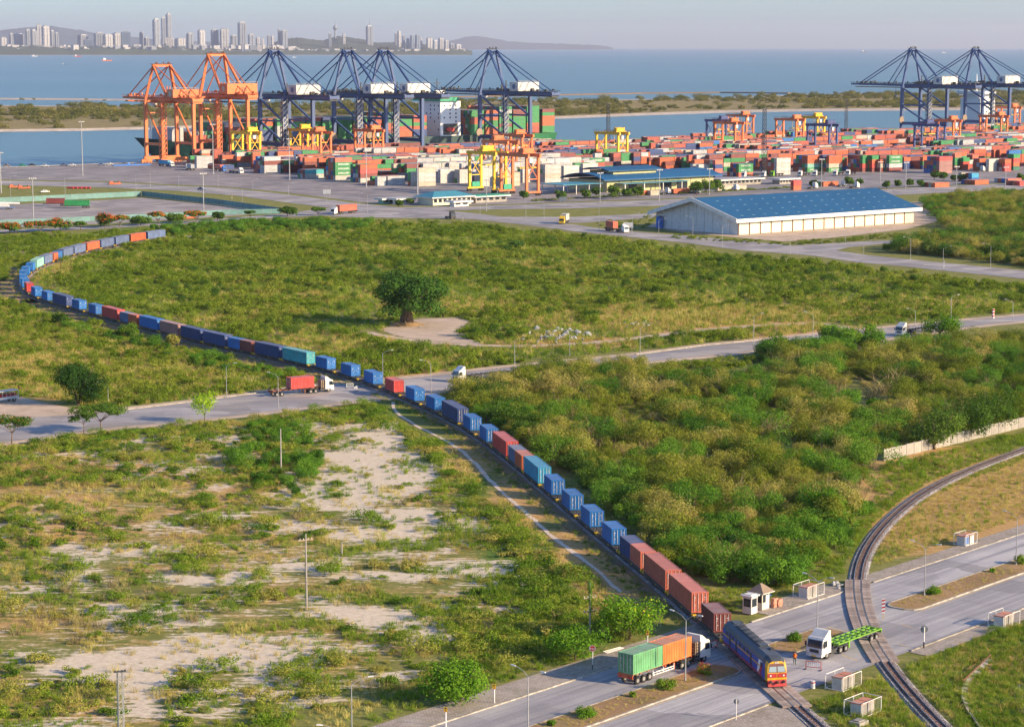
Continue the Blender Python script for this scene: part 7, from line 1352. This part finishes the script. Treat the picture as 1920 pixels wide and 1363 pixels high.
TREES = [(146,760,10.8,6.6,'leafdark','round dark green tree left of the middle road','tree',dict(n=5200,leaf=.36,bare=.03,trunk=.3)),(190,812,6.6,6.6,'leafgrove','flat-topped umbrella tree at the roadside','tree',dict(flat=True,n=2600,leaf=.3,trunk=.14,bare=.45)),(157,815,5.2,3.4,'leafgrove','thin sapling left of the umbrella tree','tree',dict(flat=True,n=800,leaf=.28,trunk=.08,bare=.5)),(22,832,6.4,6.0,'leafgrove','sparse flame tree at the left edge by the road','tree',dict(flat=True,n=1500,leaf=.3,trunk=.13,bare=.4,extra=('flame',.12))),(384,792,7.4,3.6,'leaflime','slender lime green tree beside the middle road','tree',dict(n=750,leaf=.34,trunk=.10,bare=.25)),
    (1180,1197,6.0,5.4,'leafbright','spreading tree with yellow flowers behind the container truck','tree',dict(n=3200,leaf=.28,trunk=.22,bare=.2,extra=('yellowflower',.05))),(1078,1237,4.8,4.4,'leafbright','small green tree at the foot of the overgrown pole','tree',dict(n=1900,leaf=.26,trunk=.16,bare=.2)),(865,1316,6.0,5.0,'leafbright','bushy bright green tree at the edge of the wasteland','tree',dict(n=3200,leaf=.28,trunk=.2,bare=.12)),(1185,893,5.8,2.6,'leafbright','bright green tree standing out of the thicket','tree',dict(n=1700,leaf=.3,trunk=.15,bare=.15)),
    (1452,670,6.6,4.6,'leafbright','bright green roadside tree nearest the visible road','tree',dict(n=1300,leaf=.4,bare=.15)),(1560,648,6.6,4.2,'leafbright','bright green roadside tree, left of a close pair','tree',dict(n=1200,leaf=.4,bare=.15)),(1592,650,6.2,4.6,'leafbright','bright green roadside tree, right of a close pair','tree',dict(n=1200,leaf=.4,bare=.15)),(1636,648,6.6,3.4,'leafbright','narrow bright green tree left of the half hidden truck','tree',dict(n=1000,leaf=.4,bare=.1)),(1762,632,7.0,5.8,'leafbright','round bright green tree in front of the half hidden truck','tree',dict(n=2000,leaf=.42,bare=.15)),
    (1752,842,9.0,6.4,'leafgrove','dark tree leaning over the concrete wall, left one','tree',dict(n=3600,leaf=.32,bare=.1)),(1800,826,10.2,7.0,'leafgrove','tallest dark tree behind the concrete wall','tree',dict(n=4200,leaf=.32,bare=.1)),(1855,808,9.8,6.4,'leafgrove','dark tree behind the wall near the picture edge','tree',dict(n=3600,leaf=.32,bare=.1)),(1571,842,3.6,2.2,'leafbright','small bright tree in the thicket by the short pole','tree',dict(n=800,leaf=.3,bare=.1)),(1455,1100,5.6,3.9,'leaffront','round green bush behind the guard hut','bush',dict(n=3600,leaf=.28,bare=.02,trunk=.12)),(1490,1092,4.2,2.4,'leaffront','smaller green bush left of the cabinet cage','bush',dict(n=1700,leaf=.28,bare=.02,trunk=.1)),
    (1592,760,4.4,2.8,'leafbright','lone green bush in the dark gap of the thicket','bush',dict(n=1100,leaf=.34,bare=.05,trunk=.1)),(1640,772,3.4,2.2,'leafbright','second green bush in the dark gap of the thicket','bush',dict(n=900,leaf=.34,bare=.05,trunk=.1)),(1550,985,7.4,3.4,'leafbright','bamboo-like clump with pale stems at the thicket corner','bush',dict(n=2400,leaf=.3,bare=.3,trunk=.1)),(110,610,4.0,3.0,'leafgrove','dark bush inside the bend of the railway','bush',dict(n=1400,leaf=.34,bare=.05,trunk=.1)),(240,633,4.6,3.0,'leafshrub','green bush hiding two containers of the train','bush',dict(n=1400,leaf=.34,bare=.05,trunk=.1)),(325,650,3.8,2.4,'leafshrub','green bush before the mauve container','bush',dict(n=1100,leaf=.34,bare=.05,trunk=.1)),(970,468,4.2,3.2,'leafdark','isolated dark bush in the scrub field','bush',dict(n=900,leaf=.5,bare=.05,trunk=.1))]
for i, (u, v, h, r_, k, lb, nm, kw) in enumerate(TREES): tree(u, v, h, r_, k, lb, nm, seed=i, **kw)
for i, (u, v, fl) in enumerate([(12,438,1),(72,436,1),(106,433,1),(146,431,0),(190,427,1),(228,425,1),(256,423,0),(292,421,1),(330,419,0),(372,417,1),(410,413,0),(470,410,0),(545,406,0),(590,404,0)]):
    tree(u + random.uniform(-8, 8), v, random.uniform(4.6, 6.4) if fl else random.uniform(3.2, 4.6), random.uniform(4.6, 7.2) if fl else random.uniform(3.2, 5.4), 'leafgrove', '%s, %s in the row along the narrow road' % ('flame tree with orange-red blossom' if fl else 'low green roadside tree', ORD[i]), 'flame_tree' if fl else 'tree', seed=60 + i, flat=bool(i % 2), n=700, leaf=.8, trunk=.18, extra=('flame', .75) if fl else None, bare=.3)
for i, (u, v, h) in enumerate([(982,374,5),(1052,377,6),(1098,373,5.5),(1118,371,6),(1150,373,8),(1174,371,5.5),(1196,369,6),(1306,366,8),(1324,364,8.5),(1342,361,8),(1525,352,4.5),(1592,350,6),(1612,349,5),(1662,354,5),(1684,352,4.5),(1706,350,4.5),(1726,351,4.5),(1752,338,6),(1768,338,5.5),(1790,341,4.5),(1806,341,5),(1914,341,5),(748,388,4),(770,384,3.5)]): tree(u, v, h, h * .55, 'leafgrove', 'rounded roadside tree of the port, %s along the frontage' % ordinal(i + 1), 'port_tree', seed=90 + i, n=700, leaf=.8, trunk=.18, bare=.25)
for i, (u, v, h, r_, k, lb) in enumerate([(1250,1292,1.75,1.55,'leafshrub','rounded green shrub on the median under the truck trailer'),(1321,1265,1.7,1.1,'leafshrub','shrub with magenta flowers on the median'),(1097,1345,1.3,1.5,'leafbright','low rounded shrub on the median at the bottom'),(1186,1308,.9,.55,'leafshrub','small sprig of shrub between the median bushes'),(1489,1203,1.6,1.2,'leafbright','green shrub behind the white truck cab'),(1751,1116,1.5,1.35,'leafbright','flowering shrub beside the lamp on the mulched median'),(1911,1058,1.6,1.2,'leafshrub','brownish shrub at the right end of the median'),(1860,1074,.9,.5,'leafbright','tiny green shrub on the mulched median'),(1034,1362,1.0,.6,'leafbright','small shrub at the bottom edge of the median')]):
    tree(u, v, h, r_, k, lb, 'shrub', seed=140 + i, n=900 if r_ > 1 else 300, leaf=.16, trunk=0, bare=0, extra=('pinkflower', .8) if 'magenta' in lb else (('yellowflower', .08) if 'flowering' in lb else None))
g = np.random.default_rng(8); t = thing('creeper', 'green creeper wrapped round the top of the old power pole', 'creeper', VP); obj('foliage', quads_mesh('foliage', leaf_quads(g, [(0, 0, VH - .6, .42, .42, 1.0), (0, 0, VH - 2.0, .36, .36, 1.2), (.1, 0, VH - 3.6, .25, .25, 1.0)], 700, .2), 'leafbright'), t)
# ================================================================ the far shore
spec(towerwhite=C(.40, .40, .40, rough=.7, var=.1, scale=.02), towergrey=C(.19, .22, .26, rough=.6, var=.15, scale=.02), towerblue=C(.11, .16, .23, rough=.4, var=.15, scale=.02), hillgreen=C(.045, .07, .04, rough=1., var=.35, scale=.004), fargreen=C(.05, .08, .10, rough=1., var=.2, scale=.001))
YC = 19000.0
def city_x(u, Y): return (u - 960) / FPX * (Y * _cp + CAM_H * _sp)
def z_at(v, Y):
    k = (681.5 - v) / FPX; return CAM_H + (k * Y * _cp - Y * _sp) / (_cp + k * _sp)
def ridge(name, label, pts, Y, dep, mat, kind='structure'):
    s = MB(); n = len(pts); F_ = [(city_x(u, Y), Y, -4) for u, v in pts]; T = [(city_x(u, Y + dep * .5), Y + dep * .5, z_at(v, Y + dep * .5)) for u, v in pts]; B = [(city_x(u, Y + dep), Y + dep, -4) for u, v in pts]
    Mi = [(a[0], Y + dep * .2, -4 + (b[2] + 4) * .62) for a, b in zip(F_, T)]; s.strip(F_, Mi); s.strip(Mi, T); s.strip(T, B); return tag(obj(name, fixup(s.mesh(name, mat, True))), label, kind=kind)
def rough(pts, n, amp, seed):
    g = np.random.default_rng(seed); u = np.linspace(pts[0][0], pts[-1][0], n); v = np.interp(u, [p[0] for p in pts], [p[1] for p in pts]) + g.normal(size=n) * amp; return list(zip(u, v))
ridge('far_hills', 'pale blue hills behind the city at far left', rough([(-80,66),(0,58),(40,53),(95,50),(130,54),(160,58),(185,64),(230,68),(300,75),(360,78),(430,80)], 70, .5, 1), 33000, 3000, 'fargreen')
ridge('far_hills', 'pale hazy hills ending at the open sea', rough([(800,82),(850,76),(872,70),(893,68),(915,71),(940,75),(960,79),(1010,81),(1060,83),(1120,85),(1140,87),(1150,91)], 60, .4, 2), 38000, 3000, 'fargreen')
ridge('city_shore', 'dark wooded shore below the city', rough([(-80,87),(0,88),(60,86),(120,90),(200,88),(330,90),(420,92),(480,95),(540,92),(620,94),(740,93),(800,92),(860,93),(885,96)], 160, 1.0, 3), 18300, 600, 'hillgreen')
ridge('headland', 'wooded headland hill behind the blue cranes', rough([(500,86),(515,80),(535,73),(560,71),(580,74),(605,77),(625,70),(635,68),(650,70),(680,74),(700,80),(760,80),(800,84),(840,88),(880,95)], 110, .5, 4), 20000, 1400, 'hillgreen')
CITY = [(0,13,70,0),(18,26,62,1),(26,46,63,1),(49,58,55,1),(58,70,56,1),(68,80,45,0),(79,94,48,0),(95,103,57,1),(103,111,61,1),(146,166,65,1),(156,175,74,2),(176,198,61,1),(194,212,64,0),(210,233,62,0),(226,247,59,2),(262,270,60,1),(270,280,70,1),(287,301,35,1),(303,312,32,1),(312,323,25,1),(302,328,71,0),(328,348,72,0),(350,363,62,1),(371,385,56,0),(395,411,55,1),(412,430,53,0),(432,446,66,1),(446,463,41,1),(465,478,64,1),(480,487,70,0),(489,496,72,0),(501,507,66,1),(508,514,67,0),(521,527,53,1),(527,540,57,1),(616,622,62,1),(642,648,63,0),(686,700,48,1),(740,745,62,1),(745,752,58,0),(754,760,66,1),(762,768,72,1),(769,777,66,2),(778,788,65,2),(783,792,70,0),(799,811,71,0),(812,820,75,0),(822,832,71,0),(833,841,75,0),(842,852,82,1),(853,865,83,0)]
tm = ('towerwhite', 'towergrey', 'towerblue'); rr = random.Random(5)
for i, (u0, u1, vt, m) in enumerate(CITY):
    Y = 18900 + rr.uniform(0, 700) + (900 if u0 > 600 else 0); x0, x1 = city_x(u0, Y), city_x(u1, Y); w = x1 - x0; h = z_at(vt, Y) + 3
    t = thing('tower_block', '%s high-rise, %s from the left on the skyline' % (('pale', 'grey', 'blue-grey')[m], ordinal(i + 1)), 'high-rise', ((x0 + x1) / 2, Y, -3), R(rr.uniform(15, 40)), 'towers of the skyline'); sx = w * .82; sy = w * .6
    s = MB(); s.b2(-sx / 2, sx / 2, -sy / 2, sy / 2, 0, h * .96)
    n = max(2, int(w / 22))
    for k in range(n): x = -sx / 2 + sx * (k + .5) / n; s.b2(x - sx / n * .28, x + sx / n * .28, -sy / 2 - 4, -sy / 2, h * .04, h * rr.uniform(.9, .955))
    s.obj('facade', tm[m], t); MB().b2(-sx * .3, sx * .28, -sy * .3, sy * .3, h * .96, h).obj('roof_block', tm[(m + 1) % 2], t)
    nf = 6 if h > 100 else 3
    s = MB()
    for k in range(nf): z = h * (.12 + .8 * k / nf); s.b2(-sx / 2 - 1.5, sx / 2 + 1.5, -sy / 2 - 1.2, sy / 2 + 1.2, z, z + h * .018)
    s.obj('band', 'towerblue', t)
    if u0 == 686: MB().cyl((0, 0, h), (0, 0, h + 60), 4, .8, 6).obj('spire', 'towergrey', t)
Y = 20600; t = thing('observation_tower', 'slender observation tower with a bulb on the headland', 'tower', (city_x(629, Y), Y, z_at(70, Y)), 0); h = z_at(48, Y) - z_at(70, Y); MB().cyl((0, 0, -30), (0, 0, h), 9, 7, 10).obj('shaft', 'towergrey', t); MB().cyl((0, 0, h * .55), (0, 0, h * .75), 9, 22, 12).cyl((0, 0, h * .75), (0, 0, h * .95), 22, 14, 12).obj('pod', 'towergrey', t); MB().cyl((0, 0, h), (0, 0, h + 45), 3, 1, 6).obj('spire', 'towergrey', t)
s = MB(); q = MB()
for k in range(420):
    u = rr.choice([rr.uniform(-20, 250), rr.uniform(250, 500), rr.uniform(430, 560), rr.uniform(560, 870)]); Y = 18450 + rr.uniform(0, 900); v = rr.uniform(84, 98) if u < 560 else rr.uniform(92, 96); z1 = z_at(v, Y); w = rr.uniform(18, 60)
    (s if rr.random() < .7 else q).box(city_x(u, Y), Y, (z1 - 4) / 2, w, w * .7, max(8, z1 + 4), rr.random())
tag(s.obj('distant_houses', 'towerwhite'), 'pale low houses crowding the far shore', kind='stuff'); tag(q.obj('distant_houses', 'towergrey'), 'grey low houses crowding the far shore', kind='stuff')
s = MB(); s.strip([(city_x(u, 18100), 18100, -3.3) for u in np.linspace(-60, 880, 40)], [(city_x(u, 18320), 18320, -1) for u in np.linspace(-60, 880, 40)]); tag(obj('beach', fixup(s.mesh('beach', 'shore'))), 'thin pale beach under the city', kind='structure')
for i, (u, v, L) in enumerate(((145,107,45),(65,106.5,40),(120,121.5,16),(200,115,50),(552,108.5,26),(880,98.5,40),(1770,100,40),(1620,98,60),(830,99,40),(640,104,30))):
    t = thing('boat', '%s boat far out on the sea, %s in order from the left list' % ('small', ORD[i]), 'boat', P(u, v, -3.5), rr.random() * .4); t['label'] = ['red-hulled boat off the city shore', 'tiny white boat near the city beach', 'dark fishing boat on the open water at left', 'low orange barge off the city', 'white boat behind the first blue crane', 'low boat at the tip of the headland', 'faint ship on the horizon at far right', 'second faint ship on the right horizon', 'long boat off the headland beach', 'boat in front of the headland hill'][i]
    MB().prism([(-L / 2, 0), (L / 2, 0), (L * .62, L * .12), (-L / 2, L * .1)], -L * .1, L * .1).obj('hull', ['redpaint', 'shipwhite', 'darksteel', 'orange', 'shipwhite'][i % 5], t); MB().b2(-L * .35, -L * .1, -L * .07, L * .07, L * .1, L * .3).obj('cabin', 'shipwhite', t)
# ---- air
def hazem(k):
    m = bpy.data.materials.new(k); m.use_nodes = True; nt = m.node_tree; nt.nodes.clear(); o = N(nt, 'ShaderNodeOutputMaterial'); v = N(nt, 'ShaderNodeVolumePrincipled'); v.inputs['Color'].default_value = (.82, .84, 1.0, 1); v.inputs['Density'].default_value = 2.3e-5; v.inputs['Anisotropy'].default_value = 0.2; nt.links.new(v.outputs[0], o.inputs['Volume']); return m
spec(haze=hazem)
hz = MB().b2(-38000, 38000, -4000, 46500, -9, 430).obj('haze', 'haze'); tag(hz, 'thin bluish haze over land and sea', kind='stuff')
